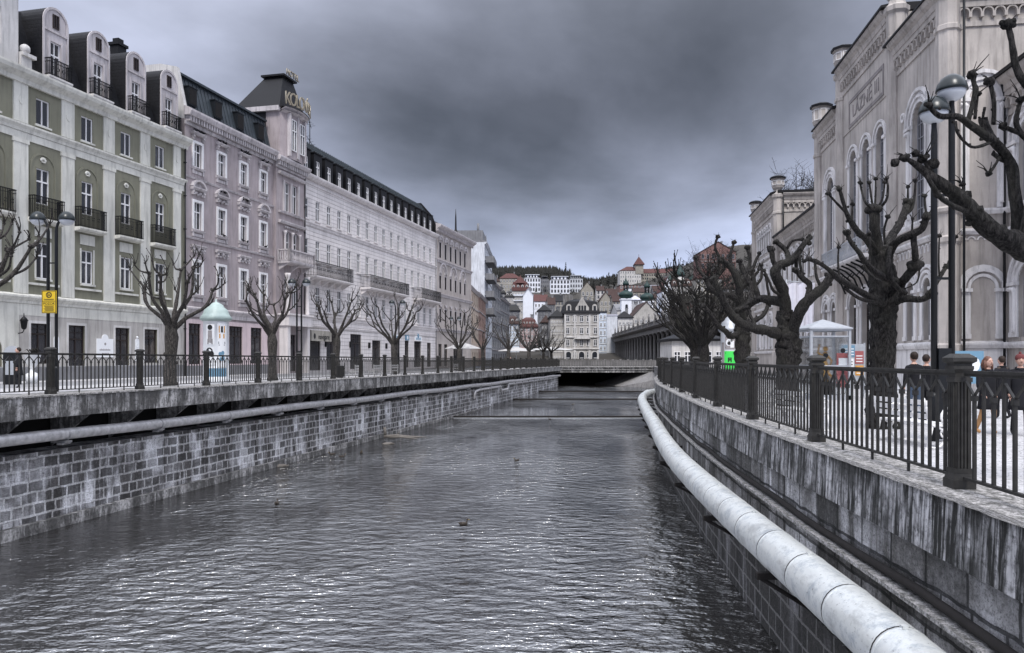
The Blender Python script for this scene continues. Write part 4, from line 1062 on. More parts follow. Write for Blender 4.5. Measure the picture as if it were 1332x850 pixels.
for x in xs:
    mb.mold(x-.6, x+.6, [(0,Z(14.3)),(.14,Z(14.3)),(.14,Z(14.42)),(0,Z(14.44))]); mb.mold(x-.6, x+.6, [(0,Z(9.95)),(.14,Z(9.95)),(.14,Z(10.07)),(0,Z(10.09))]); mb.mold(x-.6, x+.6, [(0,Z(4.8)),(.14,Z(4.8)),(.14,Z(4.92)),(0,Z(4.94))])
part(mb, 'string_course', M['whitesm'], w)
mb = MB(); mb.mold(.1, L_+.1, [(0,Z(18.45)),(.2,Z(18.45)),(.5,Z(18.7)),(.55,Z(18.85)),(.55,Z(18.95)),(0,Z(19.0))]); part(mb, 'cornice', M['whitesm'], w)
mb = MB(); roof_prism(mb, .2, L_-.1, [(.6,Z(18.9)),(.7,Z(21.0)),(.85,Z(21.5)),(2.3,Z(23.5)),(12.6,Z(23.5)),(12.9,Z(18.4))])
for k in range(84):
    x = .3+k*.49; mb.add([(x,.80,Z(21.55)),(x+.07,.80,Z(21.55)),(x+.07,2.25,Z(23.58)),(x,2.25,Z(23.58))], [(0,1,2,3)])
    mb.add([(x,.80,Z(21.55)),(x,2.25,Z(23.58)),(x,2.3,Z(23.45)),(x,.85,Z(21.45))], [(0,1,2,3)])
part(mb, 'roof', M['metalroof2'], w)
mb = MB(); side_gable(mb, L_-.3, [(-.05,Z(18.9)),(-.05,Z(20.5)),(.5,Z(21.9)),(2.3,Z(23.9)),(13,Z(23.9)),(13,Z(18))], .28); side_gable(mb, .02, [(-.05,Z(18.9)),(-.05,Z(21.9)),(2.3,Z(23.7)),(12,Z(23.7)),(12,Z(18))], .22); part(mb, 'fire_wall', M['blackroof'], w)
for i, x in enumerate(xs):
    mb = MB(); mb.box(x-.88,x-.42,-.02,1.6,Z(18.95),Z(21.55)); mb.box(x+.42,x+.88,-.02,1.6,Z(18.95),Z(21.55)); mb.box(x-.42,x+.42,-.02,1.6,Z(20.75),Z(21.55)); mb.box(x-.98,x+.98,-.14,1.8,Z(21.5),Z(21.62))
    d = part(mb, 'dormer', M['blackroof'], w); put_window(d, x, Z(19.0), .84, 1.75, 'cross', .08)
for a, b_ in ((xs[0]-.1, xs[3]+.9), (xs[5]+.6, xs[10]+.6), (xs[12]+.4, xs[15]+1.3)): balcony(w, a, b_, Z(8.45), Z(9.95), 1.25, 'iron', None, M['whitesm'], step=.17)
mb = MB(); mb.box(U(78.3), U(82.6), -.95, -.75, Z(1.75), Z(2.75)); mb.box(U(78.3), U(82.6), -.95, .01, Z(2.75), Z(2.85)); fs_ = part(mb, 'shop_sign', M['cream2'], w)
text_mesh('shop_name', 'navigare', .75, M['ink'], fs_, (U(80.9), -.97, Z(2.2)), (R(90),0,0), .01)
mb = MB(); mb.disc(U(78.95), Z(2.25), .28, .03, y=-.95, sx=.7); part(mb, 'shop_emblem', M['ink'], fs_)
for y_, w_, nm in ((102.6, 2.6, 'CAFE'), (106.4, 1.3, ''), (110.6, 2.8, '')):
    mb = MB(); x = U(y_); mb.box(x-w_/2, x+w_/2, -.12, -.02, Z(2.45), Z(3.15)); s2 = part(mb, 'shop_sign', M['signw'] if w_ > 1.5 else M['blueprint'], w)
    mb = MB()
    if w_ > 1.5:
        for k in range(6): mb.box(x-w_*.38+k*w_*.13, x-w_*.38+k*w_*.13+.2, -.14, -.11, Z(2.62), Z(2.9)+.05*(k%2))
        if y_ > 108: mb.disc(x-.1, Z(3.2), .32, .15)
    else: mb.disc(x, Z(2.8), .25, .15)
    part(mb, 'sign_print', M['blueprint'] if w_ > 1.5 else M['signw'], s2)
mb = MB(); xa = U(84.4); mb.tube([(xa,2.6,Z(23.4)),(xa,2.6,Z(26.2))], .05, 6); mb.tube([(xa-1.4,2.6,Z(24.6)),(xa+1.4,2.6,Z(23.4))], .03, 5); mb.tube([(xa-.9,2.3,Z(26.1)),(xa+.9,2.9,Z(25.7))], .03, 5)
for k in range(6): t_ = -1.2+.45*k; mb.tube([(xa+t_,2.25,Z(24)-.43*t_),(xa+t_,2.95,Z(24)-.43*t_)], .018, 4)
for k in range(4): t_ = -.7+.4*k; mb.tube([(xa+t_,2.2,Z(25.9)-.2*t_),(xa+t_,3.0,Z(25.9)-.2*t_)], .018, 4)
part(mb, 'roof_aerial', M['iron'], w)
mb = MB()
for x_ in (U(83.0), U(88.9), U(94.0), U(99.2)): mb.box(x_-.15,x_+.15,-.2,-.01,Z(1.2),Z(1.9))
part(mb, 'wall_lantern', M['iron'], w)

# ================================================================== ornate beige corner building
o2, L_, U, Z = left_root(118.25, 137, 'ornate_corner_house', 'ornate beige corner house with arched window hoods and a small roof spire', 'building')
xs = [U(120.3)+2.56*1.028*k for k in range(6)]; hs = []
for x in xs: hs += [(x-.45,x+.45,Z(15.7),Z(18.1),False), (x-.45,x+.45,Z(10.9),Z(12.9),False), (x-.45,x+.45,Z(5.6),Z(7.7),False)]
gr_ = [xs[0], xs[1]+.2, xs[3], xs[4]+.6]
for x in gr_: hs.append((x-.8,x+.8,Z(-1.3),Z(2.2),False))
mb = MB(); shell(mb, L_-.012, 13, 0, Z(20.2), 0, hs, .25); part(mb, 'wall', M['beige'], o2)
for x in xs:
    put_window(o2, x, Z(15.7), .9, 2.4, 'darkmid', .04); put_window(o2, x, Z(10.9), .9, 2.0, 'darkmid', .04); put_window(o2, x, Z(5.6), .9, 2.1, 'darkmid', .04)
    mb = MB(); surround(mb, x, Z(15.7), .9, 2.4, .03); surround(mb, x, Z(10.9), .9, 2.0, .03); surround(mb, x, Z(5.6), .9, 2.1, .03)
    mb.ring(x, Z(18.3), .6, .95, .28, 0, 180); mb.blob((x,-.15,Z(18.55)),.22,n=8,k=5); mb.ring(x, Z(13.15), .35, .6, .12, 0, 180)
    mb.blob((x,-.1,Z(8.1)),.3,n=8,k=4,sc=(1.6,.6,.6)); mb.box(x-.7,x+.7,-.2,.01,Z(8.3),Z(8.42)); part(mb, 'window_hood', M['pinktrim'], o2)
for k in range(3):
    mb = MB(); x = (xs[2*k]+xs[2*k+1])/2; mb.ring(x, Z(13.3), 1.5, 1.8, .18, 0, 180, n=16); mb.ring(x, Z(13.3), 1.0, 1.15, .12, 0, 180, n=16)
    part(mb, 'arch_relief', M['pinktrim'], o2)
for x in gr_: put_window(o2, x, Z(-1.3), 1.6, 3.5, 'darkshop', .15, 'shop_window')
mb = MB()
for z in (14.9, 9.6, 4.2): mb.mold(.02, L_, [(0,Z(z)),(.12,Z(z)),(.18,Z(z)+.25),(.35,Z(z)+.38),(.35,Z(z)+.46),(0,Z(z)+.5)])
mb.mold(-.05, L_+.5, [(0,Z(19.6)),(.2,Z(19.6)),(.3,Z(20.0)),(.8,Z(20.3)),(.9,Z(20.5)),(.9,Z(20.62)),(0,Z(20.8))]); consoles(mb, .2, L_-.2, Z(19.65), .62, .22, .4, .45); part(mb, 'cornice', M['pinktrim'], o2)
mb = MB(); mb.add([(-.0,.0,Z(20.6)),(L_+.3,0,Z(20.6)),(L_+.3,13,Z(20.6)),(0,13,Z(20.6)),(2,3,Z(22.6)),(L_-3,3,Z(22.6)),(L_-3,10,Z(22.6)),(2,10,Z(22.6))], [(0,1,5,4),(1,2,6,5),(2,3,7,6),(3,0,4,7),(4,5,6,7)]); part(mb, 'roof', M['blackroof'], o2)
mb = MB(); xq = U(131.2); mb.lathe([(1.1,0),(.9,.5),(.35,1.0),(.18,1.5),(.12,3.6),(.03,5.0)], (xq, 1.0, Z(20.5)), 8); part(mb, 'spire', M['blackroof'], o2)

for root, L2, zt in ((g, None, 16.4), (p, None, 18.2), (w, None, 18.2)):
    Ya, Yb = {g.name: (32, 60.2), p.name: (60.2, 78.1), w.name: (78.1, 118.25)}[root.name]
    x = (Yb-Ya)*SL - .14; yo = -.42 if root is p else -.14
    mb = MB(); mb.tube([(x,yo,.05),(x,yo,zt+H-GL+.25)], .06, 8)
    for k in range(7): mb.box(x-.08,x+.08,yo-.08,yo+.12 if root is not p else yo+.1,1.2+k*2.6,1.26+k*2.6)
    part(mb, 'downpipe', M['pole'] if root is not w else M['steel'], root)
# ================================================================== bath house on the right bank
YA, YN = 86.4, 36.0
def FR(Y): return (15.3+.139*Y, Y)
loc, rz, L_ = frame_at(FR(YA), FR(YN), 0)
bh = thing('bath_house', 'beige historic bath house with octagonal turrets, arched windows and its name on the frieze', 'building', loc, rz)
U = lambda Y: (YA-Y)*1.0096
Z = lambda z: z + H
def arch_trim(mb, x, zs, r, bot, big=True, y=0, mullion=True):
    """white stone arch in steps around an opening of radius r"""
    mb.ring(x, zs, r, r+.14, .05, y=y, yb=y+.02); mb.ring(x, zs, r+.24, r+.38, .12, y=y, yb=y+.01)
    if big: mb.ring(x, zs, r+.55, r+.72, .16, y=y, yb=y+.01); mb.ring(x, zs, r+.14, r+.55, .03, y=y, yb=y+.01)
    w_ = .72 if big else .38
    for s_ in (-1, 1):
        a, b_ = sorted((x+s_*r, x+s_*(r+w_))); mb.box(a, b_, y-.06, y+.01, bot, zs-.16)
        mb.box(a-.05, b_+.05, y-.17, y+.01, zs-.16, zs); mb.box(a-.02, b_+.02, y-.10, y+.01, bot, bot+.22)
        if big: 
            for k in range(3): mb.blob((x+s_*(r+.2+.2*k), y-.12, zs-.32), .11, n=6, k=4)
            mb.lathe([(.10,0),(.085,.1),(.075,zs-bot-.75),(.12,zs-bot-.6),(.13,zs-bot-.5)], (x+s_*(r+.18), y-.10, bot+.2), 8)
def corbel(mb, xa, xb, z, y=0, r=.2, mat=0):
    """row of little round arches under the eaves"""
    n = max(1, int((xb-xa)/(2.7*r))); st = (xb-xa)/n
    for i in range(n):
        x = xa+st*(i+.5); mb.ring(x, z, r, st/2-.005, .20, 0, 180, n=6, y=y, yb=y-.02)
        mb.box(x-st/2-.0, x-r-.0, y-.2, y+.01, z-.22, z); mb.box(x+r, x+st/2, y-.2, y+.01, z-.22, z)
    mb.box(xa, xb, y-.22, y+.01, z+st/2-.01, z+st/2+.28)
def big_cornice(mb, xa, xb, zt, y=0, ca=0, cb=0):
    corbel(mb, xa, xb, zt-1.15, y, .19)
    mb.mold(xa-ca, xb+cb, [(0,zt-.62),(.26,zt-.62),(.32,zt-.42),(.32,zt-.36),(.5,zt-.2),(.58,zt-.05),(.58,zt),(0,zt)], y=y)
    mb.mold(xa, xb, [(0,zt-1.75),(.07,zt-1.75),(.07,zt-1.5),(0,zt-1.48)], y=y)
def turret(root, x, y, zt, zc, r=.5, zb=0.0, mat='laz'):
    mb = MB(); o = math.pi/8
    mb.lathe([(r+.12,zb),(r+.12,zb+2.3),(r,zb+2.4),(r,Z(5.3)),(r+.1,Z(5.4)),(r+.12,Z(5.6)),(r,Z(5.7)),(r,Z(6.7)),(r+.12,Z(6.8)),(r+.14,Z(6.95)),(r,Z(7.05)),
              (r,zc-2.0),(r+.08,zc-1.95),(r+.08,zc-1.75),(r,zc-1.7),(r,zc-.5),(r+.14,zc-.35),(r+.16,zc-.1),(r-.02,zc+.05),(r-.12,zc+.35),(r+.05,zc+.55),(r+.12,zc+.75),(r+.12,zt-.25),(r+.22,zt-.18)], (x,y,0), 8, smooth=False, rot=o)
    t = part(mb, 'turret', M[mat], root)
    mb = MB(); mb.lathe([(r+.30,zt-.18),(r+.32,zt-.02),(r+.02,zt+.12),(.05,zt+.22)], (x,y,0), 8, smooth=False, rot=o); part(mb, 'turret_cap', M['blackroof'], t)
    mb = MB()
    for k in range(8):
        a = math.pi/4*k; rr = (r+.12)*math.cos(math.pi/8); c, s_ = math.cos(a), math.sin(a)
        def w_(u, d, z): return (x + c*(rr+d) - s_*u, y + s_*(rr+d) + c*u, z)
        h0, h1 = zc+.85, zt-.42; hw = .16
        for (u0, u1, z0, z1) in ((-hw-.05,-hw,h0,h1),(hw,hw+.05,h0,h1),(-hw-.05,hw+.05,h1,h1+.06),(-hw-.05,hw+.05,h0-.05,h0)):
            mb.add([w_(u0,0,z0),w_(u1,0,z0),w_(u1,0,z1),w_(u0,0,z1),w_(u0,.035,z0),w_(u1,.035,z0),w_(u1,.035,z1),w_(u0,.035,z1)], [(4,5,6,7),(0,1,5,4),(1,2,6,5),(2,3,7,6),(3,0,4,7)])
    part(mb, 'turret_panels', M['lazw'], t)
    return t
def side_frame(x, mbs):
    """parts built in a plane turned 90 degrees: x' runs into the building, facing +x"""
    out = []
    for mb, nm, mt in mbs:
        o = mb.build(nm, mt, bh, None, (x, 0, 0), R(90)); out.append(o)
    return out
uF, uW1, uC0, uC1, uE = 0, U(74.5), U(52.7), U(42.65), U(36.0)
uW0 = U(58.5)
# ---- main block
big = []; cen = []; low = []; portals = []
for Y in (55.6, 39.2): big.append(U(Y))
for Y in (50.2, 47.6, 45.0): cen.append(U(Y))
for Y in (56.7, 54.7, 40.35, 38.15): low.append(U(Y))
hs = []
for x in big: hs.append((x-.95, x+.95, Z(7.0), Z(13.05), True))
for x in cen: hs.append((x-.75, x+.75, Z(7.0), Z(13.55), True))
for x in low: hs.append((x-.5, x+.5, Z(.9), Z(4.0), True))
for x in cen: hs.append((x-.8, x+.8, 0.0, Z(4.2), True))
hs2 = [(a-uW0, b_-uW0, c, d, e) for a, b_, c, d, e in hs]
def shift(mb, dx, dy=0): mb.v = [(a+dx, b_+dy, c) for a, b_, c in mb.v]; return mb
mb = MB(); shell(mb, uE-uW0, 20, 0, Z(16.6), 0, hs2, .45); shift(mb, uW0); part(mb, 'wall', M['laz'], bh)
mb = MB(); mb.box(uC0, uC1, -.05, 18, Z(15.0), Z(19.2)); part(mb, 'raised_attic', M['laz'], bh)
mb = MB(); big_cornice(mb, uW0+.3, uC0-.4, Z(17.2)); big_cornice(mb, uC1+.4, uE-.3, Z(17.2)); big_cornice(mb, uC0+.4, uC1-.4, Z(19.5), -.05); part(mb, 'cornice', M['laz'], bh)
mb = MB()
mb.mold(uW0, uC0, [(0,Z(17.2)),(.66,Z(17.2)),(.66,Z(17.3)),(0,Z(17.45))]); mb.mold(uC1, uE, [(0,Z(17.2)),(.66,Z(17.2)),(.66,Z(17.3)),(0,Z(17.45))]); mb.mold(uC0, uC1, [(0,Z(19.5)),(.72,Z(19.5)),(.72,Z(19.62)),(0,Z(19.75))])
mb.box(uW0+.1, uE+.3, .0, 19.9, Z(17.2), Z(17.43)); mb.box(uC0, uC1, .0, 17.9, Z(19.3), Z(19.73)); part(mb, 'roof', M['blackroof'], bh)
for x, zt, zc in ((uW0, 19.2, 17.2), (uC0, 21.2, 19.5), (uC1, 21.4, 19.5), (uE, 19.6, 17.2)): turret(bh, x, .1, Z(zt), Z(zc), .52)
def one(f): mb = MB(); f(mb); part(mb, 'arch_surround', M['lazw'], bh)
for x in big: one(lambda mb: arch_trim(mb, x, Z(12.1), .95, Z(7.0)))
for x in cen: one(lambda mb: (arch_trim(mb, x, Z(12.8), .75, Z(7.0), False), mb.box(x-.75, x+.75, -.05, .3, Z(6.85), Z(7.0))))
for x in low: one(lambda mb: (arch_trim(mb, x, Z(3.5), .5, Z(.9), False), mb.ring(x, Z(3.5), 1.0, 1.16, .1)))
for x in cen: one(lambda mb: arch_trim(mb, x, Z(3.4), .8, .4, False))
mb = MB()
for a, b_ in ((uW0+.5, uC0-.5), (uC0+.5, uC1-.5), (uC1+.5, uE-.5)):
    mb.mold(a, b_, [(0,Z(6.7)),(.12,Z(6.7)),(.2,Z(6.85)),(.2,Z(6.95)),(0,Z(6.98))]); mb.mold(a, b_, [(0,Z(5.75)),(.10,Z(5.75)),(.22,Z(5.9)),(.22,Z(6.0)),(0,Z(6.05))])
    mb.mold(a, b_, [(0,Z(.45)),(.18,Z(.45)),(.26,Z(.62)),(.26,Z(.7)),(0,Z(.8))]) if a != uC0+.5 else None
    n = int((b_-a)/.46)
    for i in range(n):
        x = a+(b_-a)*(i+.5)/n; mb.ring(x, Z(5.5), .13, .19, .05, 0, 180, n=5); mb.box(x-.23-.035, x-.23+.035, -.06, .01, Z(5.25), Z(5.5))
part(mb, 'string_course', M['lazw'], bh)
mb = MB()
for a, b_ in ((uW0+.5, uC0-.5), (uC1+.5, uE-.5)): mb.mold(a, b_, [(0,0),(.1,0),(.1,Z(.44)),(0,Z(.45))])
part(mb, 'plinth', M['lazw'], bh)
for x in big:
    put_window(bh, x, Z(7.0), 1.9, 6.05, 'archgrid', .3)
    mb = MB(); mb.ring(x+2.2 if x < uC0 else x-2.15, Z(12.9), .16, .26, .08, 0, 360); part(mb, 'roundel', M['lazw'], bh)
for x in cen: put_window(bh, x, Z(7.0), 1.5, 6.55, 'archgrid', .3); put_window(bh, x, 0, 1.6, 5.9, 'archdarkgrid', .35, 'door')
for x in low: put_window(bh, x, Z(.9), 1.0, 3.1, 'archgrid', .3)
# frieze panel and lettering
pa, pb, z0, z1 = U(50.9), U(44.2), Z(15.15), Z(16.95)
mb = MB()
for (a, b_, c, d) in ((pa,pb,z1-.22,z1),(pa,pb,z0,z0+.22),(pa,pa+.22,z0+.22,z1-.22),(pb-.22,pb,z0+.22,z1-.22)): mb.box(a, b_, -.09, -.045, c, d)
fp = part(mb, 'frieze_panel', M['lazg'], bh)
text_mesh('frieze_letters', 'LÁZNĚ III', 1.15, M['lazg'], fp, ((pa+pb)/2, -.06, (z0+z1)/2-.02), (R(90),0,0), .02, sx=1.08)
# balcony
bk = balcony(bh, U(52.0), U(43.6), Z(5.98), Z(7.0), 1.5, 'iron', M['kiosk'], M['lazw'], step=.22)
mb = MB()
for i in range(9):
    x = U(52.0)+.3+(U(43.6)-U(52.0)-.6)*i/8; mb.tube([(x,-1.4,Z(5.75)),(x,-.9,Z(5.5)),(x,-.35,Z(5.0)),(x,-.05,Z(4.3))], .06, 6); mb.tube([(x,-.05,Z(5.7)),(x,-.5,Z(5.15))], .035, 5)
part(mb, 'balcony_bracket', M['pole'], bk)
# ---- near end wall
mb = MB(); arch_trim(mb, 1.62, Z(3.24), .55, Z(.9), False); mb.ring(1.62, Z(3.24), .38+.55, .55+.56, .05)
arch_trim(mb, 1.62, Z(12.1), .6, Z(7.0), True)
mb.mold(.5, 2.62, [(0,Z(6.7)),(.12,Z(6.7)),(.2,Z(6.85)),(.2,Z(6.95)),(0,Z(6.98))]); mb.mold(.5, 2.62, [(0,Z(5.75)),(.10,Z(5.75)),(.22,Z(5.9)),(.22,Z(6.0)),(0,Z(6.05))]); mb.mold(.5, 2.62, [(0,Z(.45)),(.18,Z(.45)),(.26,Z(.62)),(.26,Z(.7)),(0,Z(.8))]); mb.mold(.5, 2.62, [(0,0),(.1,0),(.1,Z(.44)),(0,Z(.45))])
for i in range(5): mb.ring(.7+.42*i, Z(5.5), .13, .19, .05, 0, 180, n=6)
corn = MB(); big_cornice(corn, .5, 19.5, Z(17.2)); rf = MB(); rf.mold(.3, 20, [(0,Z(17.2)),(.66,Z(17.2)),(.66,Z(17.3)),(0,Z(17.45))])
side_frame(uE, [(mb, 'end_wall_trim', M['lazw']), (corn, 'cornice', M['laz']), (rf, 'roof_edge', M['blackroof'])])
mb = MB(); mb.tube([(uE+.62,.55,0),(uE+.62,.55,Z(16.8))], .06, 8); mb.tube([(uE+.12,2.50,0),(uE+.12,2.50,Z(12.2)),(uE+.3,2.3,Z(12.6))], .06, 8); part(mb, 'downpipe', M['pole'], bh)
# ---- lower wing coming towards the camera
yw = 2.68; Lw = 14.0
mb = MB(); wall_front(mb, uE+.005, uE+Lw, 0, Z(12.4), [(uE+1.0, uE+2.5, Z(.95), Z(4.2), True), (uE+1.0, uE+2.5, Z(7.0), Z(10.6), True), (uE+5, uE+6.5, Z(.95), Z(4.2), True), (uE+5, uE+6.5, Z(7.0), Z(10.6), True), (uE+9, uE+10.5, Z(.95), Z(4.2), True), (uE+9, uE+10.5, Z(7.0), Z(10.6), True)], yw, .4)
mb.face([(uE+Lw,yw,0),(uE+Lw,20,0),(uE+Lw,20,Z(12.4)),(uE+Lw,yw,Z(12.4))]); mb.face([(uE,yw,Z(12.38)),(uE+Lw,yw,Z(12.38)),(uE+Lw,20,Z(12.38)),(uE,20,Z(12.38))])
part(mb, 'side_wing', M['laz'], bh)
mb = MB()
for k in range(3):
    x = uE+1.75+4*k; arch_trim(mb, x, Z(3.45), .75, Z(.95), True, yw); arch_trim(mb, x, Z(9.85), .75, Z(7.0), True, yw)
    put_window(bh, x, Z(.95), 1.5, 3.25, 'archgrid', yw+.25); put_window(bh, x, Z(7.0), 1.5, 3.6, 'archgrid', yw+.25)
for z in (6.7, 5.75, .45): mb.mold(uE+.01, uE+Lw, [(0,Z(z)),(.12,Z(z)),(.22,Z(z)+.15),(.22,Z(z)+.25),(0,Z(z)+.3)], y=yw)
for i in range(30): mb.ring(uE+.4+.46*i, Z(5.5), .13, .19, .05, 0, 180, n=6, y=yw)
part(mb, 'wing_trim', M['lazw'], bh)
mb = MB(); big_cornice(mb, uE+.2, uE+Lw, Z(12.9), yw); part(mb, 'wing_cornice', M['laz'], bh)
mb = MB(); mb.mold(uE+.02, uE+Lw+.3, [(0,Z(12.9)),(.7,Z(12.9)),(.72,Z(13.05)),(-6,Z(15.2)),(-6,Z(12.9))], y=yw); part(mb, 'wing_roof', M['blackroof'], bh)
# ---- connecting wing
yc = .25; la = uW1; lb = uW0; wl_ = lb-la; ups = [la+1.6+2.05*k for k in range(7)]
hs = [(x-.5,x+.5,Z(6.6),Z(9.6),True) for x in ups] + [(x-.45,x+.45,Z(.9),Z(3.9),True) for x in ups]
mb = MB(); wall_front(mb, la, lb, 0, Z(11.2), hs, yc, .35); mb.face([(la,yc,Z(11.2)),(lb,yc,Z(11.2)),(lb,14,Z(11.2)),(la,14,Z(11.2))]); part(mb, 'connecting_wing', M['laz'], bh)
mb = MB()
for x in ups: arch_trim(mb, x, Z(9.1), .5, Z(6.6), False, yc); arch_trim(mb, x, Z(3.45), .45, Z(.9), False, yc); put_window(bh, x, Z(6.6), 1.0, 3.0, 'archgrid', yc+.25); put_window(bh, x, Z(.9), .9, 3.0, 'archgrid', yc+.25)
for z in (5.9, 4.9, .45): mb.mold(la, lb, [(0,Z(z)),(.12,Z(z)),(.22,Z(z)+.15),(.22,Z(z)+.25),(0,Z(z)+.3)], y=yc)
part(mb, 'wing_trim', M['lazw'], bh)
mb = MB(); big_cornice(mb, la+.4, lb-.5, Z(11.6), yc); part(mb, 'wing_cornice', M['laz'], bh)
mb = MB(); mb.mold(la, lb, [(0,Z(11.6)),(.7,Z(11.6)),(.72,Z(11.75)),(-6,Z(13.4)),(-6,Z(11.6))], y=yc); part(mb, 'wing_roof', M['blackroof'], bh)
# ---- far pavilion
tops = [U(84.2)+1.28*k for k in range(6)]
hs = [(x-.36,x+.36,Z(10.9),Z(13.3),True) for x in tops] + [(x-.5,x+.5,Z(5.8),Z(9.2),True) for x in (U(83.6),U(80.4),U(77.2))] + [(x-.5,x+.5,Z(.9),Z(4.0),True) for x in (U(83.6),U(80.4),U(77.2))]
mb = MB(); shell(mb, uW1, 16, 0, Z(15.4), 0, hs, .3); part(mb, 'pavilion_wall', M['laz'], bh)
mb = MB()
for x in tops: arch_trim(mb, x, Z(12.94), .36, Z(10.9), False); put_window(bh, x, Z(10.9), .72, 2.4, 'archmid', .2)
for x in (U(83.6),U(80.4),U(77.2)): arch_trim(mb, x, Z(8.7), .5, Z(5.8), True); arch_trim(mb, x, Z(3.5), .5, Z(.9), True); put_window(bh, x, Z(5.8), 1.0, 3.4, 'archgrid', .2); put_window(bh, x, Z(.9), 1.0, 3.1, 'archgrid', .2)
for z in (10.2, 9.6, 5.0, .45): mb.mold(.4, uW1-.4, [(0,Z(z)),(.12,Z(z)),(.2,Z(z)+.15),(.2,Z(z)+.22),(0,Z(z)+.25)])
part(mb, 'pavilion_trim', M['lazw'], bh)
mb = MB(); big_cornice(mb, .4, uW1-.4, Z(15.9)); part(mb, 'pavilion_cornice', M['laz'], bh)
mb = MB(); mb.mold(-.2, uW1+.3, [(0,Z(15.9)),(.66,Z(15.9)),(.66,Z(16.0)),(0,Z(16.2))]); mb.box(0, uW1+.55, 0, 16.3, Z(15.91), Z(16.18)); part(mb, 'pavilion_roof', M['blackroof'], bh)
for x in (0, uW1): turret(bh, x, .1, Z(17.5), Z(15.9), .46)
corn = MB(); big_cornice(corn, .5, 15.8, Z(15.9)); side_frame(uW1, [(corn, 'pavilion_cornice', M['laz'])])
mb = MB(); mb.tube([(uW1+.55,.5,Z(11)),(uW1+.55,.5,Z(15.5))], .07, 8); part(mb, 'downpipe', M['pole'], bh)
# ------------------------------------------------------------------ pollarded trees
def jitter(a, s): return a + Vector((random.uniform(-s,s), random.uniform(-s,s), random.uniform(-s,s)))
def limb(mb, pts, r0, r1, n=7, lump=.25):
    """smooth bent limb through the points"""
    pts = [Vector(p) for p in pts]; out = []
    for i in range(len(pts)-1):
        p0 = pts[max(i-1,0)]; p1 = pts[i]; p2 = pts[i+1]; p3 = pts[min(i+2,len(pts)-1)]
        k = 4
        for j in range(k):
            t = j/k; out.append(.5*((2*p1)+(p2-p0)*t+(2*p0-5*p1+4*p2-p3)*t*t+(3*p1-p0-3*p2+p3)*t**3))
    out.append(pts[-1]); m = len(out)
    mb.tube(out, [r0+(r1-r0)*i/(m-1) for i in range(m)], n, lump=lump)
def knob(mb, p, r, rnd, tw=2):
    mb.blob(p, r, n=7, k=5, sc=(1,1,.85), lump=.5)
    for _ in range(3):
        a = rnd.uniform(0, 6.28); mb.blob((p[0]+r*.75*math.cos(a), p[1]+r*.75*math.sin(a), p[2]+rnd.uniform(-.4,.5)*r), r*.5, n=5, k=4)
    for _ in range(4):
        a = rnd.uniform(0, 6.28); l = rnd.uniform(.10, .30); q = Vector(p); e = q + Vector((math.cos(a)*l*.7, math.sin(a)*l*.5, l*rnd.uniform(.3,1)))
        mb.tube([q, (q+e)/2 + Vector((.01,0,.015)), e], [.009, .007, .004], 4)
def pollard(name, label, x, y, zg, th, r, reach, top, nl, seed, group, mat='bark', shoots=3, fine=True, sub=3):
    rnd = random.Random(seed)
    t = thing(name, label, 'tree', (x, y, zg), 0, group)
    tr = MB(); lean = Vector((rnd.uniform(-.15,.15), rnd.uniform(-.1,.1), 0)); n_ = 12 if fine else 7
    tr.tube([(0,0,-.1),(lean.x*.1,lean.y*.1,.25),(lean.x*.4,lean.y*.4,th*.5),(lean.x*.8,lean.y*.8,th*.85),(lean.x,lean.y,th+.15)], [r*1.45,r*1.1,r*.95,r*1.05,r*.9], n_, lump=.22)
    if fine:
        for _ in range(7): a = rnd.uniform(0,6.28); tr.blob((lean.x*.5+r*.85*math.cos(a), r*.85*math.sin(a), rnd.uniform(.5,th)), r*rnd.uniform(.2,.38), n=7, k=5, lump=.4)
    part(tr, 'trunk', M[mat], t)
    cr = MB(); base = lean + Vector((0,0,th))
    for i in range(nl):
        a = 6.283*i/nl + rnd.uniform(-.3,.3); up = rnd.uniform(.35, 1.0); rr = reach*rnd.uniform(.65,1.0)*(1.15-.45*up)
        d = Vector((math.cos(a), math.sin(a), 0)); h = (top-th)*(.35+.6*up)
        p1 = base + d*rr*.30 + Vector((0,0,h*.22)); p2 = base + d*rr*.68 + Vector((0,0,h*.48)) + Vector((rnd.uniform(-.15,.15),rnd.uniform(-.15,.15),0)); p3 = base + d*rr*.9 + Vector((0,0,h*.85))
        limb(cr, [base - Vector((0,0,.2)), p1, p2, p3], r*.46, r*.18, 8 if fine else 5)
        if fine: knob(cr, p3, r*.36, rnd)
        for j in range(sub):                                  # secondary branches, knotted at the end
            q = [p1, p2, p3][j % 3] if j else p3; a2 = a + rnd.uniform(-1.3,1.3); l = rnd.uniform(.45,.95)*reach*.42
            e = q + Vector((math.cos(a2)*l*.8, math.sin(a2)*l*.8, rnd.uniform(.35,1.0)*l)); mid = (q+e)/2 + Vector((rnd.uniform(-.1,.1),rnd.uniform(-.1,.1),-.08))
            limb(cr, [q, mid, e], r*.20, r*.10, 6 if fine else 4)
            knob(cr, e, r*.19, rnd) if fine else cr.blob(e, r*.2, n=5, k=3)
            for _ in range(shoots):
                a3 = rnd.uniform(0,6.28); l3 = rnd.uniform(.25,.6); g_ = e + Vector((math.cos(a3)*l3*.45, math.sin(a3)*l3*.45, l3))
                cr.tube([e, (e+g_)/2 + Vector((.03,.02,0)), g_], [r*.075, r*.06, r*.05], 5); cr.blob(g_, r*.10, n=5, k=3)
    part(cr, 'crown', M[mat], t)
    return t
GT = 'pollarded trees along the left promenade'
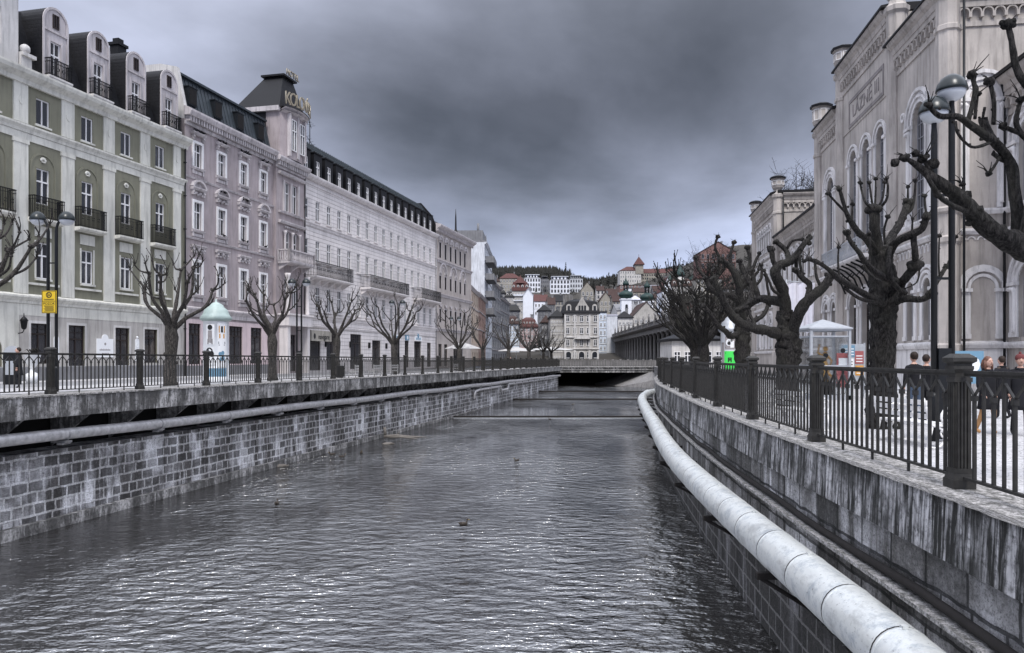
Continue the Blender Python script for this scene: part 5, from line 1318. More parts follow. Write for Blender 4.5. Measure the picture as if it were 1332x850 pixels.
lt = [(35.6,2.7,.27,2.15,6.4,8,'pollarded bare tree in front of the joint of the green and pink buildings'),
      (44.8,2.7,.25,2.2,6.0,8,'pollarded bare tree in front of the pink hotel, left of its balcony bay'),
      (53.4,2.9,.25,2.3,6.0,8,'pollarded bare tree in front of the cream shop sign end of the white building'),
      (65,2.6,.27,2.9,6.9,9,'pollarded bare tree in front of the middle balcony of the white building'),
      (85,2.6,.25,3.0,7.3,9,'pollarded bare tree in front of the ornate beige corner building'),
      (96,2.6,.22,2.6,6.4,8,'pollarded bare tree beside the cream parasol by the peach house'),
      (111,2.8,.26,3.0,7.8,9,'bare tree before the narrow dark houses at the far end of the left bank'),
      (128,2.8,.28,3.4,8.5,9,'bare tree in front of the pink and white houses beyond the left promenade'),
      (25.2,2.8,.27,3.0,6.2,9,'bare pollarded tree at the left edge with only branches in view')]
for i, (Y, th, r, rc, tp, nl, lb) in enumerate(lt):
    x = -23+.202*Y + (-.25 if Y == 25.2 else 0)
    o = pollard('pollarded_tree', lb, x, Y, GL+ZL(Y), th, r, rc, tp, nl, 40+i, GT, 'barkl', 3, Y < 60, 3)
for i, (x, Y, lb) in enumerate(((3.0, 143, 'bare tree left of the cream parasol at the bridge end'), (6.2, 150, 'bare tree right of the cream parasols at the bridge end'), (8.2, 158, 'bare tree before the left wing of the cream corner palace'))):
    pollard('pollarded_tree', lb, x, Y, .1, 2.8, .26, 3.2, 8.0 if i < 2 else 6.5, 9, 70+i, GT, 'twig', 2, False, 4)

# right bank: gnarled trees whose limbs are laid out one by one
def px_tree(name, label, Y, trunk, limbs, seed, base_z=0.0, mat='bark', group=None, ls=.62):
    """limbs: list of (points (px, py, metres nearer or farther), r start px, r end px, knob px)"""
    rnd = random.Random(seed); k_ = Y/F
    def W(q): 
        d = q[2] if len(q) > 2 else 0
        return P(q[0], q[1], Y+d)
    b = W(trunk[0][0]); b.z = base_z
    t = thing(name, label, 'tree', b, 0, group)
    mb = MB(); pts = [Vector((b.x, b.y, base_z-.1))] + [W(q) for q, r in trunk[1:]]
    fine_p = []; fine_r = []; rr = [trunk[0][1]*1.25] + [r for q, r in trunk[1:]]
    for i in range(len(pts)-1):
        for j in range(6): fine_p.append(pts[i].lerp(pts[i+1], j/6)); fine_r.append((rr[i]+(rr[i+1]-rr[i])*j/6)*k_)
    fine_p.append(pts[-1]); fine_r.append(rr[-1]*k_)
    mb.tube(fine_p, fine_r, 20, lump=.32)
    for _ in range(22):
        i = rnd.randrange(2, len(fine_p)-1); a = rnd.uniform(0, 6.28); q = fine_p[i]; r = fine_r[i]
        mb.blob((q.x+r*.8*math.cos(a), q.y+r*.8*math.sin(a), q.z), r*rnd.uniform(.18,.42), n=9, k=6, lump=.5)
    o = mb.build('trunk', M[mat], t, t.location)
    mb = MB()
    for pts, r0, r1, kn in limbs:
        r0 *= ls; r1 *= ls; kn *= 1.0
        w_ = [W(q) for q in pts]; limb(mb, w_, r0*k_, r1*k_, 12 if r0 > 5 else 8, .3)
        if kn: knob(mb, w_[-1], kn*k_, rnd)
        # buds and stubs along the limb
        for i in range(len(w_)-1):
            for _ in range(2 if r0 > 3 else 1):
                q = w_[i].lerp(w_[i+1], rnd.random()); r = r0*k_; a = rnd.uniform(0, 6.28)
                mb.blob((q.x+r*.8*math.cos(a), q.y, q.z+r*.8*math.sin(a)), max(.018, r*rnd.uniform(.2,.38)), n=6, k=4, lump=.5)
    mb.build('crown', M[mat], t, t.location)
    return t
GR_ = 'gnarled pollarded trees on the right promenade'
A = [([(1143,345),(1140,310,-.1),(1137,290,-.2),(1137,273,-.2)],12,9,9.5),
     ([(1137,274,-.2),(1126,264,-.3),(1121,250),(1119,238)],2.6,2,3), ([(1136,272),(1133,255),(1131,238)],2.4,2,3), ([(1138,270),(1139,250,.2),(1139,233,.3)],2.4,2,3),
     ([(1140,272),(1148,258),(1151,237)],2.4,2,3), ([(1141,274),(1152,262,-.3),(1155,245,-.3),(1153,232,-.3)],2.8,2,3),
     ([(1145,335),(1128,312,-.4),(1118,304,-.7),(1106,288,-1),(1100,274,-1.1),(1092,246,-1.2)],8.5,3,3.5), ([(1100,276,-1.1),(1086,262,-1.3),(1077,252,-1.4)],2.6,1.8,3), ([(1108,292,-1),(1109,266,-1)],2.6,2,3),
     ([(1172,368,-.2),(1151,361,-.8),(1130,347,-1.2),(1118,330,-1.4),(1106,314,-1.5),(1102,303,-1.5)],7,3.5,4.5), ([(1122,345,-1.4),(1134,360,-1.4),(1145,366,-1.2)],3,3,0), ([(1131,348,-1.2),(1132,325,-1.2),(1131,305,-1.2)],2.6,2,3),
     ([(1148,396,-.3),(1120,380,-1),(1092,363,-1.8),(1073,347,-2.2),(1052,337,-2.6)],7.5,3,3.5), ([(1140,394,-.6),(1117,388,-1.2),(1098,374,-1.5)],4.5,3,0), ([(1073,347,-2.2),(1060,338,-2.2),(1046,340,-2.4)],2,1.5,2.5), ([(1092,363,-1.8),(1090,340,-1.8),(1091,322,-1.8)],2.2,1.6,2.5),
     ([(1150,330,.2),(1160,308,.6),(1172,288,.8),(1181,264,1)],9.5,7.5,8), ([(1181,264,1),(1181,243,1)],2.4,2,3), ([(1180,278,.9),(1187,270,.9),(1190,250,1),(1191,235,1)],3,2.3,3.5),
     ([(1152,345),(1163,318,-.5),(1185,306,-.9),(1199,298,-1.1),(1205,282,-1.2)],9,6,6), ([(1205,282,-1.2),(1203,264,-1.2),(1203,255,-1.2)],2.6,2,3), ([(1205,282,-1.2),(1213,272,-1.2)],1.8,1.4,2.5), ([(1186,305,-.9),(1187,285,-.9)],2.2,1.8,2.5),
     ([(1188,308,-.9),(1190,328,-.9),(1191,344,-.7)],6,6,7), ([(1172,370,-.2),(1178,362,-.5),(1191,346,-.7)],9,8.5,9), ([(1191,345,-.7),(1196,352,-.8),(1192,368,-.9),(1176,376,-.9)],2,1.4,0),
     ([(1156,345,.3),(1163,362,.3),(1172,372,.2),(1175,385,-.2)],7,8,0), ([(1158,322,-.6),(1156,345,-.9),(1162,368,-.9),(1174,380,-.7)],4.5,5,0), ([(1151,318,-.7),(1150,300,-.8),(1155,282,-.9)],2.6,2,3.5),
     ([(1150,402),(1163,392,-.3),(1176,378,-.5)],9,9,0), ([(1156,400),(1175,389,-.6),(1198,390,-.9),(1212,384,-1)],7.5,6.5,7), ([(1205,388,.2),(1222,362,.5),(1231,347,.6)],5.5,4,4.5), ([(1222,360,.5),(1221,340,.5),(1222,307,.6)],2.2,1.6,3), ([(1231,348,.6),(1239,330,.6),(1243,308,.6)],2.8,2,3.5)]
px_tree('pollarded_tree', 'nearest whole gnarled tree with cut stubs, left of the tall lamp on the right bank', 18.6,
        [((1148,560),16),((1148,505),15.5),((1147,455),15),((1148,412),15.5),((1150,385),17),((1148,362),16),((1146,335),13.5),((1144,322),12)], A, 5, group=GR_)
B = [([(1022,410),(1018,378,-.3),(1008,357,-.6),(1014,345,-.6),(1025,342,-.6),(1036,332,-.7),(1046,317,-.8),(1053,310,-.8)],10,3.5,4), ([(1026,341,-.6),(1023,326,-.4),(1010,315,-.3)],5,3,4), ([(1023,325,-.4),(1030,314,-.5),(1044,312,-.6)],2.4,2,3),
     ([(1011,352,-.6),(1006,340,-.6),(1003,324,-.6)],4.5,4,5), ([(1036,333,-.7),(1036,350,-.5),(1044,357,-.4)],3,2.5,3),
     ([(1027,436),(1040,408,-.6),(1050,392,-.9),(1069,376,-1.2),(1080,360,-1.3)],10,6,6), ([(1050,392,-.9),(1053,372,-.8),(1046,364,-.8),(1035,352,-.8)],6,3.5,4.5), ([(1046,365,-.8),(1041,345,-.8),(1040,325,-.8)],2.5,2,3),([(1069,376,-1.2),(1062,360,-1.2),(1060,340,-1.2)],2.5,2,3),
     ([(1016,436),(1003,432,-.5),(985,428,-.8),(970,424,-1),(954,413,-1.2),(942,394,-1.3),(935,378,-1.4),(928,363,-1.5)],9,4.5,5), ([(954,413,-1.2),(945,400,-1),(938,408,-1)],3,2,3), ([(985,427,-.8),(978,415,-.6),(972,400,-.5)],2.4,2,3),
     ([(1018,394),(1002,390,.4),(987,389,.7),(972,398,.9),(960,404,1)],8,5,5), ([(987,389,.7),(982,370,.8),(978,352,.9)],5,3,4), ([(978,352,.9),(984,338,.9),(988,330,.9)],3,2,3), ([(1002,390,.4),(998,372,.4),(996,358,.4)],2.4,2,3), ([(1016,385,-.3),(1006,378,-.6),(1000,365,-.7),(994,352,-.7)],2.5,1.6,2.5)]
px_tree('pollarded_tree', 'thick burred gnarled tree between the glass booth and the green poster column', 27.6,
        [((1024,528),13.5),((1024,490),13),((1025,466),14.5),((1027,452),15),((1023,436),13.5),((1022,418),11),((1021,404),10)], B, 8, group=GR_, ls=.8)
C = [([(966,420),(962,395,-.5),(962,372,-.8),(952,350,-.9),(938,338,-1)],8.5,4,5), ([(964,410),(975,395,.5),(978,375,.8),(966,352,1),(962,340,1)],6.5,3,4), ([(962,392,-.5),(948,384,-.9),(936,384,-1.1),(925,376,-1.2),(917,362,-1.2)],6.5,3.5,4),
     ([(967,430),(952,438,-.3),(945,432,-.6),(934,424,-.9),(925,410,-1),(915,398,-1)],6,3,4), ([(966,425),(980,418,.4),(993,410,.6),(1000,395,.8)],6,3,4), ([(962,372,-.8),(970,358,-.8),(976,340,-.8),(972,322,-.8)],4,2.5,3.5), ([(952,350,-.9),(950,332,-.9),(955,315,-.9)],3,2,3), ([(938,338,-1),(930,322,-1),(934,308,-1)],2.6,2,3), ([(917,362,-1.2),(908,350,-1.2),(905,335,-1.2)],2.6,2,3),([(980,375,.8),(990,362,.8),(990,345,.8)],3,2,3)]
px_tree('pollarded_tree', 'twisted dark gnarled tree just right of the green poster column', 36,
        [((966,512),9.5),((966,480),9.5),((966,455),9.5),((965,435),9),((966,418),8.5)], C, 9, group=GR_, ls=.75)
for i, (x, Y, tp, lb) in enumerate(((11.5, 46, 8.3, 'dense dark knotted tree left of the green poster column'), (13.6, 57, 8.2, 'second dense knotted tree, behind the one left of the green poster column'), (17.0, 70, 8.6, 'third dense knotted tree in front of the colonnade'), (20.2, 86, 9.5, 'farthest dense knotted tree on the right promenade'))):
    pollard('pollarded_tree', lb, x, Y, 0, 2.4, .32, 3.1+i*.25, tp-.5, 12, 90+i, GR_, 'bark', 3, Y < 50, 9)
FT = [([(1560,470),(1420,360,0),(1332,322,0),(1310,312,-.1),(1290,300,-.2),(1265,275,-.3),(1240,250,-.4),(1215,232,-.4),(1200,221,-.4),(1178,206,-.5)],30,4,6.5), ([(1215,232,-.4),(1206,215,-.4),(1201,207,-.4)],4.5,4.5,6.5), ([(1265,277,-.3),(1240,268,-.5),(1222,255,-.6),(1205,228,-.6)],6,4,0),([(1255,262,-.3),(1252,240,-.2)],2.5,2.5,3.5),
      ([(1400,352),(1332,318,.3),(1325,285,.3),(1318,240,.3),(1314,212,.3),(1298,190,.2),(1285,180,.1),(1262,163,0),(1245,152,-.1),(1222,151,-.2),(1208,137,-.2)],15,4,5),
      ([(1299,192,.2),(1288,178,.5),(1279,160,.6),(1278,153,.6)],9,9.5,0), ([(1288,186,.1),(1268,192,-.1),(1256,186,-.2),(1245,172,-.3),(1243,158,-.3)],3.5,2.6,0),
      ([(1258,160,0),(1264,140,0),(1268,118,0),(1264,97,0)],5.5,4.5,6.5), ([(1268,155,.2),(1270,132,.2),(1272,122,.2)],3.5,3,4.5), ([(1292,162,.4),(1293,135,.4),(1288,106,.4)],5,4.5,7), ([(1278,155,.6),(1281,140,.6)],3,3,0),
      ([(1300,205,.2),(1291,220,.1),(1286,226,.1)],3,3,4.5), ([(1365,150,.2),(1332,108,.2),(1321,85,.2),(1316,55,.2),(1311,32,.2)],9,5,8.5), ([(1365,200,.4),(1332,178,.3),(1322,160,.3),(1328,130,.3)],7,4.5,5.5), ([(1318,215,.3),(1303,208,.3),(1292,200,.2)],5,5,0),
      ([(1330,175,.3),(1312,168,.3),(1305,165,.3)],5,5,6), ([(1332,320),(1345,230),(1340,160),(1350,110)],12,6,8)]
px_tree('pollarded_tree', 'foreground knotted branches entering from the right edge in front of the bath house', 9.6,
        [((1560,560),26),((1560,480),26),((1558,440),28),((1556,400),24)], FT, 12, group=GR_)
# leafless tree on the slope behind the bath house
def bare_tree(name, label, loc, h, w_, seed, n=60, group=None, mat='twig', r=.16):
    rnd = random.Random(seed); t = thing(name, label, 'tree', loc, 0, group)
    tr = MB(); tr.tube([(0,0,-.5),(.1,0,h*.25),(0,.1,h*.55)], [r*1.3, r, r*.6], 7); part(tr, 'trunk', M[mat], t)
    mb = MB(); st = []
    for i in range(n):
        a = rnd.uniform(0,6.28); z0 = h*rnd.uniform(.22,.55); l = w_*rnd.uniform(.55,1)*(1-.35*z0/h); p0 = Vector((0,0,z0)); p2 = Vector((math.cos(a)*l, math.sin(a)*l, min(h, z0 + h*rnd.uniform(.15,.5)))); p1 = (p0+p2)/2 + Vector((0,0,-.04*h))
        mb.tube([p0,p1,p2], [r*.3, r*.18, r*.06], 4)
        for j in range(5):
            q = p1.lerp(p2, rnd.uniform(0,1)); e = q + Vector((rnd.uniform(-1,1), rnd.uniform(-1,1), rnd.uniform(0,1.2)))*w_*.32
            mb.tube([q, e], [r*.13, r*.05], 3)
            for _ in range(3): f_ = q.lerp(e, rnd.uniform(.4,1)); mb.tube([f_, f_ + Vector((rnd.uniform(-1,1), rnd.uniform(-1,1), rnd.uniform(-.2,1)))*w_*.17], [r*.07, r*.04], 3)
    part(mb, 'crown', M[mat], t); return t
# ------------------------------------------------------------------ advertising columns, booth, boards
def ad_column(label, x, y, zg, r, hgt, posters, cap='tealcap'):
    t = thing('advertising_column', label, 'advertising column', (x, y, zg), 0)
    mb = MB(); mb.lathe([(r+.08,0),(r+.08,.35),(r,.45),(r,hgt*.76),(r+.03,hgt*.765)], (0,0,0), 32); part(mb, 'drum', M['poster'], t)
    mb = MB(); mb.lathe([(r+.03,hgt*.76),(r+.12,hgt*.775),(r+.16,hgt*.80),(r+.06,hgt*.83),(r-.02,hgt*.87),(r-.06,hgt*.90),(r-.22,hgt*.93),(r-.26,hgt*.955),(.12,hgt*.985),(.05,hgt*.99),(.02,hgt*1.03)], (0,0,0), 32); part(mb, 'roof_cap', M[cap], t)
    th0 = math.atan2(-y, -x)
    for (a0, a1, z0, z1, mt, nm) in posters:
        mb = MB(); n = 8; p = []
        for rr in (r+.006, r+.014):
            for z in (z0, z1):
                for i in range(n+1): a = th0 + R(a0+(a1-a0)*i/n); p.append((rr*math.cos(a), rr*math.sin(a), z))
        fs = [(n+1+i, n+2+i, i+1, i) for i in range(n)] + [(2*(n+1)+i, 2*(n+1)+i+1, 3*(n+1)+i+1, 3*(n+1)+i) for i in range(n)]
        mb.add(p, fs); part(mb, nm, M[mt], t)
    return t, th0
def on_drum(root, th0, r, items):
    for mt, nm, shapes in items:
        mb = MB()
        for kind, a, z, w_, h in shapes:   # small flat shapes that follow the drum
            an = th0 + R(a)
            k = 12 if kind == 'o' else 4; p = []
            for rr in (r+.018, r+.024):
                for i in range(k):
                    if kind == 'o': da, dz = w_/2*math.cos(6.283*i/k), h/2*math.sin(6.283*i/k)
                    else: da, dz = [(-w_/2,-h/2),(w_/2,-h/2),(w_/2,h/2),(-w_/2,h/2)][i]
                    b_ = an + da/r; p.append((rr*math.cos(b_), rr*math.sin(b_), z+dz))
            mb.add(p, [tuple(range(k)), tuple(range(2*k-1,k-1,-1))] + [(i,(i+1)%k,k+(i+1)%k,k+i) for i in range(k)])
        part(mb, nm, M[mt], root)
xc, yc_ = P(281, 466, 38).x, 38
t, th = ad_column('round advertising column with pale teal cap and posters in front of the pink hotel', xc, yc_, GL+ZL(38), .60, 4.15,
    [(6,52,.9,3.1,'signw','poster_panel'), (-46,-6,2.0,3.0,'signw','poster_panel'), (-46,-6,1.0,1.9,'signw','poster_panel'), (-50,50,.42,.85,'blueprint','poster_strip')])
on_drum(t, th, .60, [('ink','poster_hair',[('o',-27,2.84,.24,.26)]), ('printgrey','poster_figure',[('b',-27,2.52,.20,.34),('b',-32,2.3,.10,.4),('b',-22,2.3,.08,.44),('b',-27,2.15,.26,.26)]), ('ink','poster_lower',[('o',-30,1.68,.34,.36),('o',-19,1.55,.22,.3),('b',-27,1.25,.36,.22)]),
    ('orange','poster_block',[('b',26,2.75,.3,.34),('b',26,2.42,.26,.22)]), ('blueprint','poster_pattern',[('o',18,1.55,.16,.2),('o',30,1.6,.16,.2),('o',22,1.3,.16,.2),('o',33,1.32,.16,.2),('b',26,1.45,.3,.04)]), ('ink','poster_lines',[('b',26,2.12,.34,.04),('b',26,2.05,.34,.03),('b',26,1.98,.3,.03),('b',26,2.75,.10,.3)])])
t2, th = ad_column('round advertising column with a bright green poster behind the right railing', 12.75, 45, 0, .52, 4.2,
    [(-34,34,1.0,2.1,'limegreen','poster_panel'), (-60,-36,.8,2.6,'printgrey','poster_panel'), (36,60,.8,2.4,'printgrey','poster_panel'), (-30,40,2.2,2.95,'printgrey','poster_panel')], 'kiosk')
on_drum(t2, th, .52, [('ink','poster_print',[('b',0,1.98,.5,.06),('b',0,1.22,.5,.07),('b',0,1.11,.5,.05),('b',-8,1.6,.06,.26),('b',8,1.6,.06,.26),('b',0,1.70,.2,.06),('o',0,1.6,.10,.10)]), ('signw','poster_light',[('o',-6,2.6,.34,.4),('b',14,2.5,.2,.4)]), ('ink','poster_dark',[('o',-4,2.55,.2,.2),('o',10,2.7,.12,.14),('b',0,2.32,.5,.06)])])

kx = P(1070, 466, 32).x
kt = thing('glass_booth', 'square glass booth with white pyramid roof holding a golden figure', 'booth', (kx, 32, 0))
mb = MB()
for sx in (-1,1):
    for sy in (-1,1): mb.box(sx*.78-.05, sx*.78+.05, sy*.78-.05, sy*.78+.05, 0, 2.85)
mb.box(-.83,.83,-.83,.83,0,.18)
for z in (1.35, 2.55, 2.80):
    for s_ in (-1,1): mb.box(-.78,.78,s_*.78-.03,s_*.78+.03,z,z+.06); mb.box(s_*.78-.03,s_*.78+.03,-.78,.78,z,z+.06)
part(mb, 'frame', M['kiosk'], kt)
mb = MB(); mb.frustum(0,0,2.87,2.93,.88,.88,.88,.88); mb.frustum(0,0,2.93,3.30,.88,.88,.03,.03); part(mb, 'roof', M['kiosk'], kt)
def thin_glass():
    t_ = NT('clear_booth_glass'); t_.b.inputs['Transmission Weight'].default_value = 1; t_.b.inputs['IOR'].default_value = 1.1; t_.b.inputs['Alpha'].default_value = .45
    return t_.fin((.85,.9,.92), .03)
M['clear'] = thin_glass()
for (a, b_, c, d) in ((-.73,.73,-.785,-.775),(-.73,.73,.775,.785),(-.785,-.775,-.73,.73),(.775,.785,-.73,.73)):
    mb = MB(); mb.box(a,b_,c,d,.2,2.55); part(mb, 'glass_panel', M['clear'], kt)
for x, z in ((-.5,1.75),(-.2,1.8),(.5,2.0)):
    mb = MB(); mb.disc(x, z, .1, .02, y=-.80); part(mb, 'round_sticker', M['pole'], kt)
st = thing('golden_figure', 'slender golden statue standing inside the glass booth', 'statue', (kx+.1, 32.0, .18))
mb = MB(); mb.lathe([(.32,0),(.32,.5),(.24,.55)], (0,0,0), 12); part(mb, 'pedestal', M['dark'], st)
mb = MB(); mb.tube([(.05,0,.5),(.0,0,.8),(.06,0,1.1),(-.04,0,1.4),(.0,0,1.62),(.02,0,1.78)], [.16,.12,.15,.10,.14,.06], 10); mb.blob((.02,0,1.9), .11, n=10, k=8); mb.tube([(-.1,0,1.6),(-.3,0,1.75),(-.22,0,2.1)], [.05,.04,.03], 7); mb.tube([(.12,0,1.6),(.28,0,1.4),(.2,0,1.15)], [.05,.04,.03], 7); mb.tube([(.1,0,.9),(.3,.05,.75),(.22,0,.5)], [.07,.06,.05], 7); part(mb, 'body', M['gold'], st)

bx_ = P(1110, 466, 33).x
pb = thing('poster_board', 'upright information board with pale blue and red posters beside the glass booth', 'poster board', (bx_, 33, 0))
mb = MB(); mb.box(-.50,-.44,-.04,.04,0,2.35); mb.box(.44,.50,-.04,.04,0,2.35); mb.box(-.44,.44,-.03,.03,.7,2.3); part(mb, 'frame', M['kiosk'], pb)
for (a,b_,c,d,mt) in ((-.42,.05,1.75,2.25,'blueprint'),(-.42,.0,1.2,1.68,'signw'),(.05,.42,1.45,2.0,'redprint'),(.07,.42,.95,1.38,'orange'),(-.40,.0,.78,1.12,'poster')):
    mb = MB(); mb.box(a,b_,-.045,-.031,c,d); o = part(mb, 'poster', M[mt], pb)
    mb = MB()
    for k in range(3): mb.box(a+.05,b_-.05,-.050,-.044,c+.08+.12*k,c+.12+.12*k)
    part(mb, 'poster_print', M['signw' if mt != 'signw' else 'ink'], o)
for lb, dx, mt in (('small red advertising stand on the pavement left of the poster board', -1.0, 'redprint'),):
    a_ = thing('advertising_stand', lb, 'sign', (bx_+dx-.1, 31.5, 0)); mb = MB(); mb.box(-.25,.25,-.03,.03,.5,1.9); mb.box(-.2,.2,-.25,.25,0,.08); mb.box(-.04,.04,-.03,.03,.08,.5); part(mb, 'panel', M[mt], a_); mb = MB(); mb.box(-.18,.18,-.04,-.031,1.2,1.7); part(mb, 'poster', M['signw'], a_)
cxp = P(1312, 466, 22).x
pc = thing('picture_stand', 'stand with a pale blue picture on the far side of the right promenade', 'sign', (cxp, 24, 0)); mb = MB(); mb.box(-.5,.5,-.03,.03,.9,1.92); mb.box(-.45,-.4,-.03,.03,0,.9); mb.box(.4,.45,-.03,.03,0,.9); part(mb, 'board', M['blueprint'], pc)
mb = MB(); mb.disc(.1, 1.5, .28, .045); mb.disc(-.2, 1.3, .15, .045); mb.box(-.4,.1,-.045,-.031,1.7,1.82); part(mb, 'print', M['signw'], pc)

# ------------------------------------------------------------------ park benches
def bench_src(loc, rz, label, group='white park benches on the right promenade'):
    t = thing('park_bench', label, 'bench', loc, rz, group)
    mb = MB()
    for k in range(5): mb.box(-.9,.9,-.22+.1*k,-.14+.1*k,.43,.465)
    part(mb, 'seat', M['bench'], t)
    mb = MB()
    for k in range(3): 
        y0 = .30+.035*k; z0 = .56+.13*k; mb.box(-.9,.9,y0,y0+.03,z0,z0+.09)
    part(mb, 'backrest', M['bench'], t)
    for s_ in (-1,1):
        mb = MB(); x = s_*.86
        def arc(c, r, a0, a1, w_=.022):
            mb.tube([(x, c[0]+r*math.cos(R(a0+(a1-a0)*i/10)), c[1]+r*math.sin(R(a0+(a1-a0)*i/10))) for i in range(11)], w_, 7)
        arc((-.10,.60),.17,-40,250); arc((-.10,.60),.085,0,330,.018); arc((-.18,.22),.20,-110,80); arc((.20,.22),.20,100,290); arc((-.02,.30),.10,0,360,.016)
        mb.tube([(x,-.25,.43),(x,.28,.43),(x,.36,.75),(x,.42,.95)], .025, 7); mb.tube([(x,-.28,.02),(x,-.2,.42)], .028, 7); mb.tube([(x,.34,.02),(x,.25,.42)], .028, 7); mb.box(x-.03,x+.03,-.34,-.22,0,.03); mb.box(x-.03,x+.03,.28,.40,0,.03)
        part(mb, 'scroll_armrest', M['bench'], t)
    return t
b0 = bench_src((8.0, 15.2, 0), R(95), 'white scroll-armed park bench nearest the tall lamp post')
for x, y, rz, lb in ((7.0, 18.6, 95, 'white scroll-armed park bench left of the nearest gnarled tree'), (7.3, 23.0, 95, 'white scroll-armed park bench in front of the burred tree'), (7.9, 30.5, 100, 'white scroll-armed park bench behind the row of posts, before the green poster column'), (10.6, 21.5, 275, 'white scroll-armed park bench farther back, between the gnarled trees')):
    c = copy_tree(b0); c.location = (x, y, 0); c.rotation_euler.z = R(rz); c['label'] = lb

# ------------------------------------------------------------------ street furniture on the left promenade
def cafe_bench(i, x, y, lb):
    t = thing('slatted_bench', lb, 'bench', (x, y, GL+ZL(y)), math.atan2(1,.202), 'pale benches outside the white building')
    mb = MB()
    for k in range(4): mb.box(-.9,.9,-.2+.11*k,-.12+.11*k,.42,.46)
    part(mb, 'seat', M['bench'], t); mb = MB()
    for k in range(2): mb.box(-.9,.9,-.28,-.25,.6+.17*k,.72+.17*k)
    part(mb, 'backrest', M['bench'], t)
    for s_ in (-1,1): mb = MB(); mb.box(s_*.8-.03,s_*.8+.03,-.28,-.22,0,.92); mb.box(s_*.8-.03,s_*.8+.03,.16,.22,0,.42); mb.box(s_*.8-.025,s_*.8+.025,-.22,.16,.36,.42); part(mb, 'leg', M['bench'], t)
for i, (y, lb) in enumerate(((55, 'pale slatted bench nearest the third promenade tree'), (58.5, 'pale slatted bench between the third and fourth promenade trees'), (62, 'pale slatted bench just left of the fourth promenade tree'), (80, 'pale slatted bench near the ornate corner building'))): cafe_bench(i, XL(y)-2.6, y, lb)
pt = P(42, 466, 41); t = thing('urn_planter', 'white urn shaped planter by the green building entrance', 'planter', (pt.x, 41, GL-.05)); mb = MB(); mb.lathe([(.3,0),(.3,.5),(.12,.6),(.10,.8),(.34,1.15),(.40,1.5),(.44,1.55),(.34,1.5)], (0,0,0), 18); part(mb, 'urn', M['signw'], t)
mb = MB()
for k in range(26): a = random.uniform(0,6.28); mb.tube([(0,0,1.45),(.25*math.cos(a),.25*math.sin(a),1.75+random.uniform(0,.15)),(.4*math.cos(a),.4*math.sin(a),1.7)], [.015,.03,.005], 4)
part(mb, 'plant', M['twig'], t)
pt = P(16, 466, 39); t = thing('menu_board', 'dark framed board with a rounded pale top by the green building', 'sign', (pt.x, 39, GL-.05)); mb = MB(); mb.box(-.45,.45,-.04,.04,.0,1.6); part(mb, 'board', M['pole'], t); mb = MB(); mb.disc(0,1.55,.42,.06,y=0,a0=0,a1=180); mb.box(-.35,.35,-.06,-.041,.5,1.2); part(mb, 'panel', M['kiosk'], t)
# parked car on the road by the shops, bins
def bin_(x, y, lb):
    t = thing('litter_bin', lb, 'bin', (x, y, GL+ZL(y))); mb = MB(); mb.lathe([(.20,.1),(.24,.2),(.26,.85),(.28,.88),(.2,.9)], (0,0,0), 14); part(mb, 'drum', M['pole'], t); mb = MB(); mb.tube([(.3,0,0),(.3,0,1.1)], .03, 6); mb.box(.2,.3,-.02,.02,.7,.74); part(mb, 'post', M['pole'], t)
bin_(XL(49)-1.2, 49, 'dark litter bin left of the pink hotel entrance')
# parasols
def parasol(x, y, z, r, h, label, rz):
    t = thing('parasol', label, 'parasol', (x, y, z), rz, 'cream parasols at the far end of the left bank'); mb = MB(); mb.lathe([(r,h-.75),(r*.98,h-.68),(r*.5,h-.3),(.06,h)], (0,0,0), 4, smooth=False, rot=math.pi/4); part(mb, 'canopy', M['parasol'], t); mb = MB(); mb.tube([(0,0,0),(0,0,h)], .04, 6); mb.lathe([(.4,0),(.4,.08),(.1,.12)], (0,0,0), 10); part(mb, 'pole', M['kiosk'], t)
parasol(XL(88)-3.8, 88, GL-.2, 2.4, 3.3, 'cream square parasol beside the peach house', .3)
parasol(.8, 140, .1, 3.6, 3.6, 'cream square parasol among the bare trees left of the bridge', .5)
parasol(7.8, 163, .2, 6.0, 3.9, 'large white square parasol just left of the cream corner palace', .2)
# white banner hung behind the burred tree and a flag pole on the balcony
fb = thing('hanging_banner', 'lilac white banner hanging between the limbs of the burred tree', 'banner', (P(1042,466,48).x, 48, 0)); mb = MB(); mb.tube([(-.9,0,0),(-.9,0,6.6)], .05, 8); mb.tube([(-.9,0,6.5),(.9,0,6.4)], .03, 6); part(mb, 'pole', M['kiosk'], fb)
mb = MB(); n = 14; p = [(-.85+1.7*i/n, .10*math.sin(i*1.3), 6.4-.0*i) for i in range(n+1)] + [(-.75+1.5*i/n, .14*math.sin(i*1.3+.6), 3.4+.15*math.sin(i)) for i in range(n+1)]; p2 = [(a, b_+.02, c) for a, b_, c in p]
mb.add(p+p2, [(i,i+1,n+2+i,n+1+i) for i in range(n)] + [(2*n+2+n+1+i,2*n+2+n+2+i,2*n+3+i,2*n+2+i) for i in range(n)]); part(mb, 'cloth', M['flag'], fb)

